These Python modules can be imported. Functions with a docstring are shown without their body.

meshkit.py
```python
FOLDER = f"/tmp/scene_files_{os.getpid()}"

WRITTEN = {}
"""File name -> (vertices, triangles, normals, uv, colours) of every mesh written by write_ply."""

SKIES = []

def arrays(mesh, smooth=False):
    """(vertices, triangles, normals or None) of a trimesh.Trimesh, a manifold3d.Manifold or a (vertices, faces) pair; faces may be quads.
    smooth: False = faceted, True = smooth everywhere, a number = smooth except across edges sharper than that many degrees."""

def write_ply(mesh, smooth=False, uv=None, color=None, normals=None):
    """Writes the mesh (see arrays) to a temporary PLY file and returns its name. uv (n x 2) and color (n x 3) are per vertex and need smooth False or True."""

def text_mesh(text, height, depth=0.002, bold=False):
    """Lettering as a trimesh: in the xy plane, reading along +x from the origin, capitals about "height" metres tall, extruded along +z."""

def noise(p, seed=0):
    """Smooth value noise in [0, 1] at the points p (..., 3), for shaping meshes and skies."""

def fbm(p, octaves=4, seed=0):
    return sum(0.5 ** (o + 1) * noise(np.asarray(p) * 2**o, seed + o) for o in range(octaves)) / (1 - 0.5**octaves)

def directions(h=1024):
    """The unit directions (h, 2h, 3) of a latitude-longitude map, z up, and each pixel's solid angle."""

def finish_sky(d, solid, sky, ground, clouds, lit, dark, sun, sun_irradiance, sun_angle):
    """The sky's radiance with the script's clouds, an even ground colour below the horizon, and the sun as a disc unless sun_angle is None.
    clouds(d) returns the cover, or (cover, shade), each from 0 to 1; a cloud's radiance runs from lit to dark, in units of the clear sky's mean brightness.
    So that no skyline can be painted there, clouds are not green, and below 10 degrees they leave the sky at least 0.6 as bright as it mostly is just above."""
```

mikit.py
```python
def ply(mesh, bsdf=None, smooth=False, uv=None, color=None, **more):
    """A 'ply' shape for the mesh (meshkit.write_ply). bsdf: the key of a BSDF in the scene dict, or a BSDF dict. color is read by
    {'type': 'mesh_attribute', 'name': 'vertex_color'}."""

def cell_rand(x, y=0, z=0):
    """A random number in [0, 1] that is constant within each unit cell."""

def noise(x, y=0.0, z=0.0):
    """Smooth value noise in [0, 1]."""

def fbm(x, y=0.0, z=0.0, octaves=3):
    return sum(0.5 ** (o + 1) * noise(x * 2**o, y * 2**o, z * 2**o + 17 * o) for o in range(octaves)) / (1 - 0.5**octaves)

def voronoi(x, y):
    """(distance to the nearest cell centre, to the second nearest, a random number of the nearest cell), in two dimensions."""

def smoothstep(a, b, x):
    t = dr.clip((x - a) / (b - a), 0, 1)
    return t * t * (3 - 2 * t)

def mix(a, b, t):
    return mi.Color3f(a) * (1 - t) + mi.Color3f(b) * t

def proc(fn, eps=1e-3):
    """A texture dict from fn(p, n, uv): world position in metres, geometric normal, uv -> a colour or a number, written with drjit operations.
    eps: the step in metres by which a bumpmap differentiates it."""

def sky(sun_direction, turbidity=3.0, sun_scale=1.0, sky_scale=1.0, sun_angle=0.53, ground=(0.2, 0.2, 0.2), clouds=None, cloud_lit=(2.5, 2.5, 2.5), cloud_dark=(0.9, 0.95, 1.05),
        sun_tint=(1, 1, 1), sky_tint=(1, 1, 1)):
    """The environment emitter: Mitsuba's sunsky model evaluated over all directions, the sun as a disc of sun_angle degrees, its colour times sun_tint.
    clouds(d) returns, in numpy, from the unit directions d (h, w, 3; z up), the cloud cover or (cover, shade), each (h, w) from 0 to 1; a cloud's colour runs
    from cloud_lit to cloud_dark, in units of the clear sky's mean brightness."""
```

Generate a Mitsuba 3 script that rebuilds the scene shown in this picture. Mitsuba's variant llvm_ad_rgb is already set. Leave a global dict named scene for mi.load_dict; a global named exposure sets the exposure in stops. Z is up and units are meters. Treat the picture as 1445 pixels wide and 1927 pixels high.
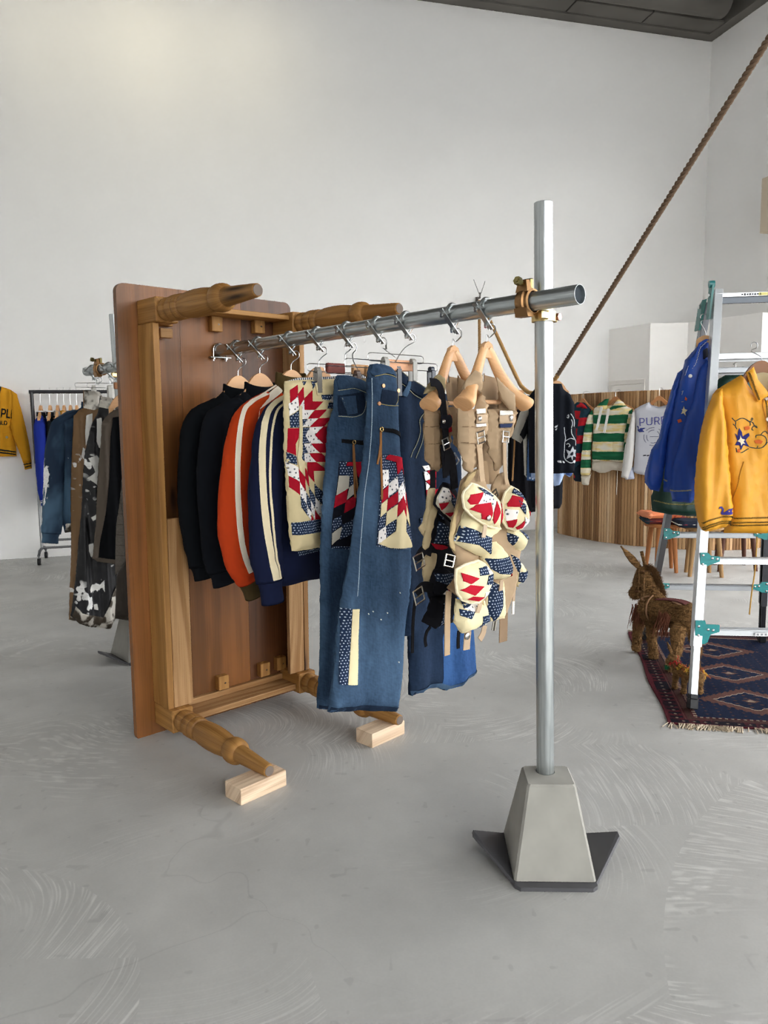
import math, numpy as np, trimesh, drjit as dr, mitsuba as mi, mikit, meshkit
from mikit import proc, noise, fbm, voronoi, cell_rand, smoothstep, mix
from scipy.spatial import Delaunay, cKDTree
from shapely.geometry import Polygon, Point, LineString
import shapely
T = mi.ScalarTransform4f
scene, labels = {}, {}
rng = np.random.default_rng(7)

# ---------------------------------------------------------------- camera
HC, PITCH, ROLL, FPX = 1.2286, 0.1155, -0.0148, 1414.65
_c, _s = math.cos(PITCH), math.sin(PITCH)
_F = np.array([0, _c, -_s]); _U0 = np.array([0, _s, _c]); _R0 = np.array([1.0, 0, 0])
_UP = -math.sin(ROLL) * _R0 + math.cos(ROLL) * _U0
scene['camera'] = {'type': 'perspective', 'fov': 2 * math.degrees(math.atan(722.5 / FPX)), 'fov_axis': 'x', 'near_clip': 0.05, 'far_clip': 100.0,
                   'to_world': T().look_at(origin=[0, 0, HC], target=[0, float(_F[1]), HC + float(_F[2])], up=[float(x) for x in _UP])}
# ---------------------------------------------------------------- daylight: an overcast sky through the shop's tall openings behind and right of the camera
scene['sky'] = mikit.sky([0.55, -0.6, 0.6], turbidity=4.0, sun_scale=0.0, sky_scale=1.0, ground=(0.35, 0.35, 0.34), clouds=lambda d: 0.86 * np.ones(d.shape[:2]), cloud_lit=(1.82, 1.80, 1.77), cloud_dark=(1.5, 1.5, 1.5))
exposure = 5.05

# ---------------------------------------------------------------- helpers
def srgb(h):
    if isinstance(h, str):
        c = np.array([int(h[i:i + 2], 16) for i in (0, 2, 4)]) / 255.0
    else:
        c = np.array(h, float)
    return np.where(c <= 0.04045, c / 12.92, ((c + 0.055) / 1.055) ** 2.4)
def C(h): return [float(x) for x in srgb(h)]
def unit(v): v = np.asarray(v, float); return v / np.linalg.norm(v)
_count = {}
def num(name):
    """name, then name_001, name_002 ... for a key that is taken"""
    n = _count.get(name, 0); _count[name] = n + 1
    return name if n == 0 else f'{name}_{n:03d}'
def thing(name, label, cat, group=None):
    k = num(name); labels[k] = {'label': label, 'category': cat}
    if group: labels[k]['group'] = group
    return k
def frame(P, S, N=None, Z=(0, 0, 1)):
    """4x4 from local (s, z, n) axes: column 0 = S, 1 = Z, 2 = N"""
    S = unit(S); Z = unit(Z); N = unit(np.cross(S, Z)) if N is None else unit(N)
    M = np.eye(4); M[:3, 0] = S; M[:3, 1] = Z; M[:3, 2] = N; M[:3, 3] = P
    return M
def xf(mesh, M):
    m = mesh.copy(); m.vertices = mesh.vertices @ M[:3, :3].T + M[:3, 3]
    if np.linalg.det(M[:3, :3]) < 0: m.faces = m.faces[:, ::-1]
    return m
def put(name, mesh, mat, parent=None, M=None, smooth=40, color=None, uv=None, label=None, cat=None, group=None, kind=None, numbered=True):
    """One entry of the scene; color goes into vertex colours; returns its key."""
    if isinstance(mesh, (list, tuple)): mesh = trimesh.util.concatenate(list(mesh))
    base = f'{parent}__{name}' if parent else name
    k = num(base) if numbered else base
    if uv is None and hasattr(mesh, 'uvs'): uv = mesh.uvs
    if M is not None: mesh = xf(mesh, M)
    if smooth not in (True, False, None):
        old = mesh; mesh = trimesh.graph.smooth_shade(mesh, angle=math.radians(smooth), facet_minarea=None); sm = True
        if uv is not None: uv = np.asarray(uv)[cKDTree(old.vertices).query(mesh.vertices)[1]]
    else:
        sm = bool(smooth)
    kw = {}
    if color is not None:
        c = np.array(C(color) if isinstance(color, str) else color, float)
        kw['color'] = np.tile(c, (len(mesh.vertices), 1)) if c.ndim == 1 else c
    if uv is not None: kw['uv'] = uv
    scene[k] = mikit.ply(mesh, mat, smooth=sm, **kw)
    if label or kind:
        labels[k] = {}
        if label: labels[k]['label'] = label
        if cat: labels[k]['category'] = cat
        if group: labels[k]['group'] = group
        if kind: labels[k]['kind'] = kind
    return k
def again(src, name, parent, M, label=None):
    """A further entry that shares the ply dict of src under another transform"""
    k = num(f'{parent}__{name}' if parent else name)
    scene[k] = {**scene[src], 'to_world': T(np.asarray(M, float))}
    if label: labels[k] = {'label': label}
    return k
def box(c, s, bev=0.002):
    c = np.asarray(c, float); h = np.asarray(s, float) / 2; b = min(bev, 0.45 * h.min())
    if b <= 0: return trimesh.creation.box(extents=2 * h, transform=trimesh.transformations.translation_matrix(c))
    pts = []
    for sg in np.ndindex(2, 2, 2):
        g = np.array(sg) * 2 - 1
        for k in range(3):
            p = h - b; p = p.copy(); p[k] = h[k]; pts.append(g * p)
    return trimesh.convex.convex_hull(np.array(pts) + c)
def hull(pts): return trimesh.convex.convex_hull(np.asarray(pts, float))
def frames(path, ref=None, closed=False):
    P = np.asarray(path, float)
    if closed: t = np.roll(P, -1, 0) - np.roll(P, 1, 0)
    else: t = np.gradient(P, axis=0)
    t /= np.linalg.norm(t, axis=1, keepdims=True) + 1e-12
    if ref is None:
        ref = np.eye(3)[np.argmin(np.abs(t).mean(0))]
    n = np.zeros_like(P); n0 = np.asarray(ref, float)
    for i in range(len(P)):
        v = n0 - t[i] * (n0 @ t[i]); n[i] = v / (np.linalg.norm(v) + 1e-12); n0 = n[i]
    return P, t, n, np.cross(t, n)
def tube(path, r, n=10, ref=None, closed=False, caps=True, flat=None):
    """swept ellipse; r: number, list, or (a list, b list); flat: fixed side vector for a"""
    P, t, a, b = frames(path, ref, closed)
    if flat is not None:
        f = np.asarray(flat, float); a = f - t * (t @ f)[:, None]; a /= np.linalg.norm(a, axis=1, keepdims=True); b = np.cross(t, a)
    ra, rb = r if isinstance(r, tuple) else (r, r)
    ra = np.broadcast_to(np.asarray(ra, float), (len(P),)); rb = np.broadcast_to(np.asarray(rb, float), (len(P),))
    th = np.arange(n) / n * 2 * np.pi
    V = P[:, None] + a[:, None] * (np.cos(th)[None, :, None] * ra[:, None, None]) + b[:, None] * (np.sin(th)[None, :, None] * rb[:, None, None])
    V = V.reshape(-1, 3); F = []
    m = len(P) if closed else len(P) - 1
    i, j = np.meshgrid(np.arange(m), np.arange(n), indexing='ij')
    i2 = (i + 1) % len(P); j2 = (j + 1) % n
    q = np.stack([i * n + j, i * n + j2, i2 * n + j2, i2 * n + j], -1).reshape(-1, 4)
    F = np.vstack([q[:, [0, 1, 2]], q[:, [0, 2, 3]]])
    if not closed and caps:
        k = len(V); V = np.vstack([V, P[0], P[-1]]); jj = np.arange(n); L = (len(P) - 1) * n
        F = np.vstack([F, np.stack([np.full(n, k), (jj + 1) % n, jj], 1), np.stack([np.full(n, k + 1), L + jj, L + (jj + 1) % n], 1)])
    m_ = trimesh.Trimesh(V, F, process=False)
    return m_
def ribbon(path, side, w, th):
    """flat band along path: side = width direction, th = thickness"""
    P = np.asarray(path, float); t = np.gradient(P, axis=0); t /= np.linalg.norm(t, axis=1, keepdims=True) + 1e-12
    S = np.broadcast_to(np.asarray(side, float), P.shape); S = S - t * (S * t).sum(1, keepdims=True); S = S / np.linalg.norm(S, axis=1, keepdims=True)
    N = np.cross(S, t); w = np.broadcast_to(np.asarray(w, float), (len(P),))[:, None] / 2
    V = np.stack([P - S * w - N * th / 2, P + S * w - N * th / 2, P + S * w + N * th / 2, P - S * w + N * th / 2], 1).reshape(-1, 3)
    F = []
    for i in range(len(P) - 1):
        for j in range(4):
            a, b = i * 4 + j, i * 4 + (j + 1) % 4
            F += [[a, b, b + 4], [a, b + 4, a + 4]]
    L = (len(P) - 1) * 4
    F += [[0, 2, 1], [0, 3, 2], [L, L + 1, L + 2], [L, L + 2, L + 3]]
    m = trimesh.Trimesh(V, np.array(F), process=False); trimesh.repair.fix_normals(m)
    return m
def spline(pts, n=24):
    """Catmull-Rom through pts"""
    P = np.asarray(pts, float); P = np.vstack([2 * P[0] - P[1], P, 2 * P[-1] - P[-2]]); out = []
    m = len(P) - 3; per = max(2, n // m)
    for i in range(m):
        a, b, c, d = P[i:i + 4]
        for u in np.linspace(0, 1, per, endpoint=False):
            out.append(0.5 * (2 * b + (c - a) * u + (2 * a - 5 * b + 4 * c - d) * u * u + (3 * b - a - 3 * c + d) * u ** 3))
    out.append(P[-2]); return np.array(out)
def lathe(prof, n=32):
    """closed surface of revolution of the (r, h) profile about local z"""
    p = np.asarray(prof, float); th = np.arange(n) / n * 2 * np.pi; N = len(p)
    V = np.stack([p[:, :1] * np.cos(th), p[:, :1] * np.sin(th), np.repeat(p[:, 1:], n, 1)], -1).reshape(-1, 3)
    i, j = np.meshgrid(np.arange(N - 1), np.arange(n), indexing='ij'); j2 = (j + 1) % n
    q = np.stack([i * n + j, i * n + j2, (i + 1) * n + j2, (i + 1) * n + j], -1).reshape(-1, 4)
    k = len(V); V = np.vstack([V, [0, 0, p[0, 1]], [0, 0, p[-1, 1]]]); jj = np.arange(n); L = (N - 1) * n
    F = np.vstack([q[:, [0, 1, 2]], q[:, [0, 2, 3]], np.stack([np.full(n, k), (jj + 1) % n, jj], 1), np.stack([np.full(n, k + 1), L + jj, L + (jj + 1) % n], 1)])
    return trimesh.Trimesh(V, F, process=False)
def prism(poly, d, z0=0.0):
    poly = poly if hasattr(poly, 'exterior') else Polygon(poly)
    m = trimesh.creation.extrude_polygon(poly, d, engine='earcut'); m.apply_translation([0, 0, z0]); return m
def along(mesh, axis=0, seed=None):
    """wood uv: u along the grain axis, v across"""
    o = rng.uniform(0, 30, 2); v = mesh.vertices; k = [i for i in range(3) if i != axis]
    mesh.uvs = np.stack([v[:, axis] + o[0], v[:, k[0]] + 0.7 * v[:, k[1]] + o[1]], 1); return mesh
def align(z, x=None):
    """rotation taking local z to the given direction"""
    z = unit(z); x = np.array([1.0, 0, 0]) if x is None and abs(z[0]) < 0.9 else (np.array([0, 1.0, 0]) if x is None else np.asarray(x, float))
    x = unit(x - z * (x @ z)); M = np.eye(4); M[:3, 0] = x; M[:3, 1] = np.cross(z, x); M[:3, 2] = z; return M
def move(M, p): M = M.copy(); M[:3, 3] = p; return M

# ---- cloth: a closed puffy body from an outline in the local (s, z) plane, n toward the front
class Puff:
    def __init__(self, outline, thick=0.03, rim=0.05, res=0.012, back=0.7, fold=None, wob=0.0, seed=0, smooth_iter=1, edge=0.002):
        poly = outline if hasattr(outline, 'exterior') else Polygon(outline)
        if not poly.is_valid: poly = poly.buffer(0)
        if poly.geom_type != 'Polygon': poly = max(poly.geoms, key=lambda g: g.area)
        self.poly = poly; self.fold = fold or (lambda s, z: 0 * s)
        self.thick, self.rim, self.edge, self.back = thick, rim, edge, back
        self.wob, self.seed = wob, seed
        line = poly.exterior; n = max(12, int(line.length / res)); d = np.linspace(0, line.length, n, endpoint=False)
        corner = [line.project(Point(p)) for p in list(line.coords)[:-1]]
        d = np.unique(np.round(np.concatenate([d, corner]), 5))
        keep = [d[0]]
        cs = set(np.round(corner, 5))
        for x in d[1:]:
            if x - keep[-1] > 0.45 * res or x in cs:
                if x in cs and x - keep[-1] < 0.3 * res and len(keep) > 1 and keep[-1] not in cs: keep[-1] = x
                else: keep.append(x)
        B = np.array([line.interpolate(x).coords[0] for x in keep]); self.B = B
        x0, z0, x1, z1 = poly.bounds
        gx, gz = np.meshgrid(np.arange(x0, x1, res), np.arange(z0, z1, res * 0.87)); gx = gx + (np.arange(len(gz)) % 2)[:, None] * res / 2
        G = np.stack([gx.ravel(), gz.ravel()], 1)
        self.tree = cKDTree(np.array([line.interpolate(x).coords[0] for x in np.arange(0, line.length, res / 3)]))
        G = G[shapely.contains_xy(poly, G[:, 0], G[:, 1])]
        if len(G): G = G[self.tree.query(G)[0] > res * 0.55]
        P = np.vstack([B, G]); tri = Delaunay(P).simplices; c = P[tri].mean(1)
        tri = tri[shapely.contains_xy(poly, c[:, 0], c[:, 1])]
        e1 = P[tri[:, 1]] - P[tri[:, 0]]; e2 = P[tri[:, 2]] - P[tri[:, 0]]; ar = e1[:, 0] * e2[:, 1] - e1[:, 1] * e2[:, 0]
        tri = np.where((ar < 0)[:, None], tri[:, [0, 2, 1]], tri); tri = tri[np.abs(ar) > 1e-9]
        nb, npt = len(B), len(P)
        f = self.fold(P[:, 0], P[:, 1]); h = self.height(P[:, 0], P[:, 1])
        front = np.column_stack([P, f + h]); backv = np.column_stack([P, f - back * h])
        idx = np.arange(npt); 
        V = np.vstack([front, backv]); F = np.vstack([tri, tri[:, ::-1] + npt])
        ring = np.arange(nb); r2 = (ring + 1) % nb
        # rim wall between the front edge and the back edge
        area = 0.5 * np.sum(B[:, 0] * B[r2, 1] - B[r2, 0] * B[:, 1])
        w = np.vstack([np.stack([ring, ring + npt, r2 + npt], 1), np.stack([ring, r2 + npt, r2], 1)])
        if area < 0: w = w[:, ::-1]
        F = np.vstack([F, w])
        self.mesh = trimesh.Trimesh(V, F, process=False); self.mesh.uvs = V[:, :2].copy()
    def height(self, s, z):
        s, z = np.asarray(s, float), np.asarray(z, float)
        d = self.tree.query(np.column_stack([s, z]))[0]; d = np.where(shapely.contains_xy(self.poly, s, z), d, 0)
        u = np.clip(d / self.rim, 0, 1); h = self.edge + self.thick * np.sqrt(np.maximum(0, 1 - (1 - u) ** 2))
        if self.wob:
            q = np.column_stack([s, z, 0 * s + self.seed * 3.7])
            h = h * (1 + 0.0) + self.wob * u * ((meshkit.noise(q * [22, 9, 1], self.seed) - 0.5) + 0.7 * (meshkit.noise(q * [55, 40, 1], self.seed + 1) - 0.5))
        return h
    def front(self, s, z):
        return self.fold(np.asarray(s, float), np.asarray(z, float)) + self.height(s, z)
    def patch(self, pts, off=0.0015, th=0.0012, res=0.014, dome=0.0):
        """a thin piece of cloth lying on the front of this body, cut to the outline pts"""
        poly = pts if hasattr(pts, 'exterior') else Polygon(pts)
        if not poly.is_valid: poly = poly.buffer(0)
        poly = poly.intersection(self.poly.buffer(0.004))
        if poly.is_empty: return None
        if poly.geom_type != 'Polygon':
            g = [x for x in poly.geoms if x.geom_type == 'Polygon']
            if not g: return None
            poly = max(g, key=lambda x: x.area)
        sub = Puff(poly, thick=dome, rim=0.01, res=res, edge=0.0, back=0)
        v = sub.mesh.vertices; n = len(v) // 2
        z = self.front(v[:n, 0], v[:n, 1])
        v = v.copy(); h = v[:n, 2].copy(); v[:n, 2] = z + off + th + h; v[n:, 2] = z + off - 0.0006
        sub.mesh.vertices = v; return sub.mesh
    def line(self, pts, w=0.003, off=0.001, n=None, side=None):
        """stitched cord on the front"""
        p = np.asarray(pts, float)
        if n: p = spline(p, n)
        z = self.front(p[:, 0], p[:, 1]) + off
        return tube(np.column_stack([p, z]), w / 2, n=5, caps=True)
    def at(self, s, z, off=0.0):
        return np.array([s, z, float(self.front([s], [z])[0]) + off])
def wave(*terms):
    """fold function: sum of a*sin(2pi(fs*s+fz*z)+ph)"""
    return lambda s, z: sum(a * np.sin(2 * np.pi * (fs * s + fz * z) + ph) for a, fs, fz, ph in terms)

# ---------------------------------------------------------------- materials
VC = {'type': 'mesh_attribute', 'name': 'vertex_color'}
def two(b): return {'type': 'twosided', 'bsdf': b}
def prin(color, rough=0.8, metal=0.0, spec=0.3, **kw):
    return two({'type': 'principled', 'base_color': color, 'roughness': rough, 'metallic': metal, 'specular': spec, **kw})
def rgb(h): return {'type': 'rgb', 'value': C(h)}
scene['m_cloth'] = prin(VC, 0.92, spec=0.12)
scene['m_satin'] = prin(VC, 0.5, spec=0.35)
scene['m_gloss'] = prin(VC, 0.3, spec=0.5)
scene['m_metal'] = prin(VC, 0.28, metal=1.0)
scene['m_brush'] = prin(VC, 0.42, metal=1.0)
scene['m_chrome'] = prin(VC, 0.12, metal=1.0)
def f_galv(p, n, uv):
    a = noise(uv.x * 9.0, uv.y * 260.0); b = fbm(uv.x * 14.0, uv.y * 40.0)
    return mix(C('a9afb0'), C('c4c9c9'), smoothstep(0.2, 0.85, 0.55 * a + 0.45 * b))
scene['m_galv'] = prin(proc(f_galv), 0.3, metal=0.92)
def wood(c0, c1, ck, knots=0.5, ring=26.0, mott=0.4, kx=1.1, ky=5.0):
    c0, c1, ck = C(c0), C(c1), C(ck)
    def fn(p, n, uv):
        w = fbm(uv.x * 1.3, uv.y * 4.0) * 0.09
        kd, _, kr = voronoi(uv.x * kx, uv.y * ky)
        near = dr.exp(-dr.square(kd / 0.22)) * dr.select(kr < knots, 1.0, 0.0)
        g = noise(uv.x * 1.6, (uv.y + w + near * 0.02) * ring * 3.2) * 0.65 + noise(uv.x * 7.0, uv.y * 420.0) * 0.35
        m = fbm(uv.x * 2.4, uv.y * 9.0)
        col = mix(c0, c1, smoothstep(0.25, 0.75, (1 - mott) * g + mott * m))
        k = dr.exp(-dr.square(kd / 0.075)) * dr.select(kr < knots, 1.0, 0.0)
        return mix(col, ck, dr.clip(k * 0.95 + near * 0.12, 0, 1))
    return fn
scene['m_pine'] = prin(proc(wood('a0753f', '82592b', '35210f', 0.25)), 0.55, spec=0.35)
scene['m_pinepale'] = prin(proc(wood('a8845c', '866039', '3f2a1c', 0.4)), 0.65, spec=0.25)
scene['m_top'] = prin(proc(wood('7f4e22', '5d3814', '2c170b', 0.3, ring=16.0, mott=0.6)), 0.42, spec=0.45)
scene['m_topdark'] = prin(proc(wood('5c361a', '3f230e', '241207', 0.3, ring=16.0, mott=0.6)), 0.42, spec=0.45)
scene['m_ash'] = prin(proc(wood('d8c1a6', 'b59a7f', '9a7b5c', 0.0, ring=30.0)), 0.7, spec=0.25)
scene['m_beech'] = prin(proc(wood('d7a878', 'c08f62', '8a5a35', 0.0, ring=14.0, mott=0.7)), 0.42, spec=0.4)
scene['m_slat'] = prin(VC, 0.65, spec=0.25)
def f_floor(p, n, uv):
    x, y = p.x, p.y
    px, py = x * 0.9, y * 0.9
    best, ox, oy, rid = mi.Float(9), mi.Float(0), mi.Float(0), mi.Float(0)
    for a in (-1, 0, 1):
        for b in (-1, 0, 1):
            cx, cy = dr.floor(px) + a, dr.floor(py) + b
            qx, qy = cx + cell_rand(cx, cy, 1) - px, cy + cell_rand(cx, cy, 2) - py
            w = 0.45 + cell_rand(cx, cy, 5)
            d = dr.sqrt(qx * qx + qy * qy) * w; k = d < best
            best = dr.select(k, d, best); ox = dr.select(k, qx, ox); oy = dr.select(k, qy, oy); rid = dr.select(k, cell_rand(cx, cy, 3), rid)
    r = dr.sqrt(ox * ox + oy * oy) + 1e-4; th = dr.atan2(oy, ox) + 0.5 * noise(x * 3.0, y * 3.0)
    st = noise(th * dr.maximum(r, 0.15) * 130.0, r * 24.0 + rid * 40.0, rid * 9.0)
    st2 = noise(th * dr.maximum(r, 0.15) * 80.0 + 7.0, r * 30.0 + rid * 20.0)
    band = smoothstep(0.28, 0.55, noise(r * 4.2 + rid * 13.0, th * 1.1 + rid * 5.0)) * smoothstep(0.22, 0.45, fbm(x * 1.3 + 4, y * 1.3)) * smoothstep(0.12, 0.35, r)
    bl = fbm(x * 0.7, y * 0.7, 3.0, 4) - 0.5; sm = fbm(x * 5.0, y * 5.0, 1.0, 4) - 0.5; gr = noise(x * 240.0, y * 240.0) - 0.5
    stroke = smoothstep(0.55, 0.85, st) * 0.7 + smoothstep(0.6, 0.9, st2) * 0.5
    val = 0.385 + 0.14 * bl + 0.10 * sm + 0.015 * gr + band * (0.12 * stroke - 0.012)
    pit = smoothstep(0.90, 0.96, noise(x * 33.0, y * 33.0)) * 0.04
    val = val - pit
    wob = 0.10 * noise(x * 3.0, y * 3.0) + 0.03 * noise(x * 14.0, y * 14.0)
    d, d2, _ = voronoi(x * 0.42 + wob, y * 0.42 + wob + 0.3)
    crack = 1 - smoothstep(0.0, 0.003, d2 - d)
    val = val * (1 - 0.10 * crack * smoothstep(0.5, 0.65, noise(x * 0.9 + 5, y * 0.9)))
    return mi.Color3f(val * 1.0, val * 0.995, val * 0.955)
scene['m_floor'] = prin(proc(f_floor), 0.5, spec=0.4)
def f_wall(p, n, uv):
    v = 0.80 + 0.025 * (fbm(p.x * 1.5 + p.y * 1.1, p.z * 1.5) - 0.5)
    return mi.Color3f(v, v * 0.995, v * 0.98)
scene['m_wall'] = prin(proc(f_wall), 0.9, spec=0.1)
scene['m_white'] = prin(VC, 0.85, spec=0.15)
def f_conc(p, n, uv):
    b = fbm(p.x * 18.0, p.y * 18.0, p.z * 12.0, 4) - 0.5; h = smoothstep(0.72, 0.82, noise(p.x * 130.0, p.y * 130.0, p.z * 130.0))
    v = 0.285 + 0.10 * b - 0.0 * h
    return mi.Color3f(v, v * 0.975, v * 0.88)
scene['m_conc'] = prin(proc(f_conc), 0.85, spec=0.2)
def f_ceil(p, n, uv):
    v = 0.13 + 0.10 * (fbm(p.x * 2.0, p.y * 2.0, p.z * 3.0, 3) - 0.5)
    return mi.Color3f(v, v * 0.95, v * 0.86)
scene['m_ceil'] = prin(proc(f_ceil), 0.9, spec=0.1)
def dots(base, dot, per=0.009, r=0.28, jit=0.25):
    base, dot = C(base), C(dot)
    def fn(p, n, uv):
        x, y = uv.x / per, uv.y / per; row = dr.floor(y); x = x + 0.5 * (row - 2 * dr.floor(row / 2))
        ix = dr.floor(x); jx = (cell_rand(ix, row, 1) - 0.5) * jit; jy = (cell_rand(ix, row, 2) - 0.5) * jit
        d = dr.sqrt(dr.square(x - ix - 0.5 - jx) + dr.square(y - row - 0.5 - jy))
        sh = 0.9 + 0.2 * fbm(uv.x * 60, uv.y * 60)
        return mix(base, dot, 1 - smoothstep(r - 0.1, r + 0.1, d)) * sh
    return fn
scene['m_navydot'] = prin(proc(dots('1f2b42', 'b9c4d2', 0.0085, 0.2)), 0.92, spec=0.1)
scene['m_whitedot'] = prin(proc(dots('e6e2de', '252a3c', 0.017, 0.15, 0.6)), 0.92, spec=0.1)
def denim(c0, c1, fade=0.3):
    c0, c1 = C(c0), C(c1)
    def fn(p, n, uv):
        tw = noise(uv.x * 420.0, uv.y * 60.0) * 0.5 + noise(uv.x * 190.0 + uv.y * 160.0, uv.y * 190.0) * 0.5
        bl = fbm(uv.x * 7.0, uv.y * 4.0, 0.0, 4); bl2 = smoothstep(0.5, 0.8, fbm(uv.x * 14.0, uv.y * 5.0 + 7, 2.0))
        return mix(c0, c1, dr.clip(0.28 * tw + 0.62 * bl + fade * bl2 - 0.1, 0, 1))
    return fn
scene['m_denim'] = prin(proc(denim('16253a', '4d6782', 0.5)), 0.9, spec=0.12)
scene['m_denimblue'] = prin(proc(denim('172f55', '40659a')), 0.9, spec=0.12)
scene['m_denimdark'] = prin(proc(denim('0e1724', '263750', 0.15)), 0.9, spec=0.12)
def splash(base, thr=0.64, low=0.12, base2=None):
    base = C(base); base2 = C(base2) if base2 else base
    def fn(p, n, uv):
        m = fbm(uv.x * 13.0 + 3, uv.y * 7.0, 5.0, 4) + low * (1 - smoothstep(0.28, 0.5, uv.y)) * 0.8
        t = smoothstep(thr, thr + 0.02, m); s2 = smoothstep(0.79, 0.81, noise(uv.x * 70.0, uv.y * 50.0))
        tex = 0.75 + 0.5 * noise(uv.x * 90.0, uv.y * 300.0)
        return mix(mix(base, base2, smoothstep(0.3, 0.7, fbm(uv.x * 9.0, uv.y * 6.0, 2.0, 4))), [0.80, 0.80, 0.78], dr.clip(t + 0.8 * s2 * smoothstep(thr - 0.12, thr, m), 0, 1) * dr.clip(tex, 0, 1))
    return fn
scene['m_splashblack'] = prin(proc(splash('0b0c10', 0.69)), 0.5, spec=0.4)
scene['m_splashtan'] = prin(proc(splash('7b5f41', 0.72)), 0.6, spec=0.3)
scene['m_splashdenim'] = prin(proc(splash('1f3044', 0.76, 0.0, '48637a')), 0.75, spec=0.2)
def f_foil(p, n, uv):
    m = fbm(uv.x * 30.0, uv.y * 24.0, 1.0, 4)
    return mix(C('3f372d'), C('cfcac0'), smoothstep(0.4, 0.62, m))
scene['m_foil'] = prin(proc(f_foil), 0.4, metal=0.3)
def f_check(p, n, uv):
    gx = 1 - smoothstep(0.02, 0.06, dr.abs(uv.x / 0.04 - dr.floor(uv.x / 0.04) - 0.5)); gy = 1 - smoothstep(0.02, 0.06, dr.abs(uv.y / 0.05 - dr.floor(uv.y / 0.05) - 0.5))
    return mix(C('6a645d'), C('453f3a'), dr.clip(gx + gy, 0, 1) * 0.6) * (0.85 + 0.3 * noise(uv.x * 300, uv.y * 300))
scene['m_check'] = prin(proc(f_check), 0.92, spec=0.1)
def f_ticking(p, n, uv):
    s = uv.x / 0.0085; d = dr.abs(s - dr.floor(s) - 0.5)
    return mix(C('e4e3df'), C('2c3550'), 1 - smoothstep(0.2, 0.26, d))
scene['m_ticking'] = prin(proc(f_ticking), 0.9, spec=0.1)

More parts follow.
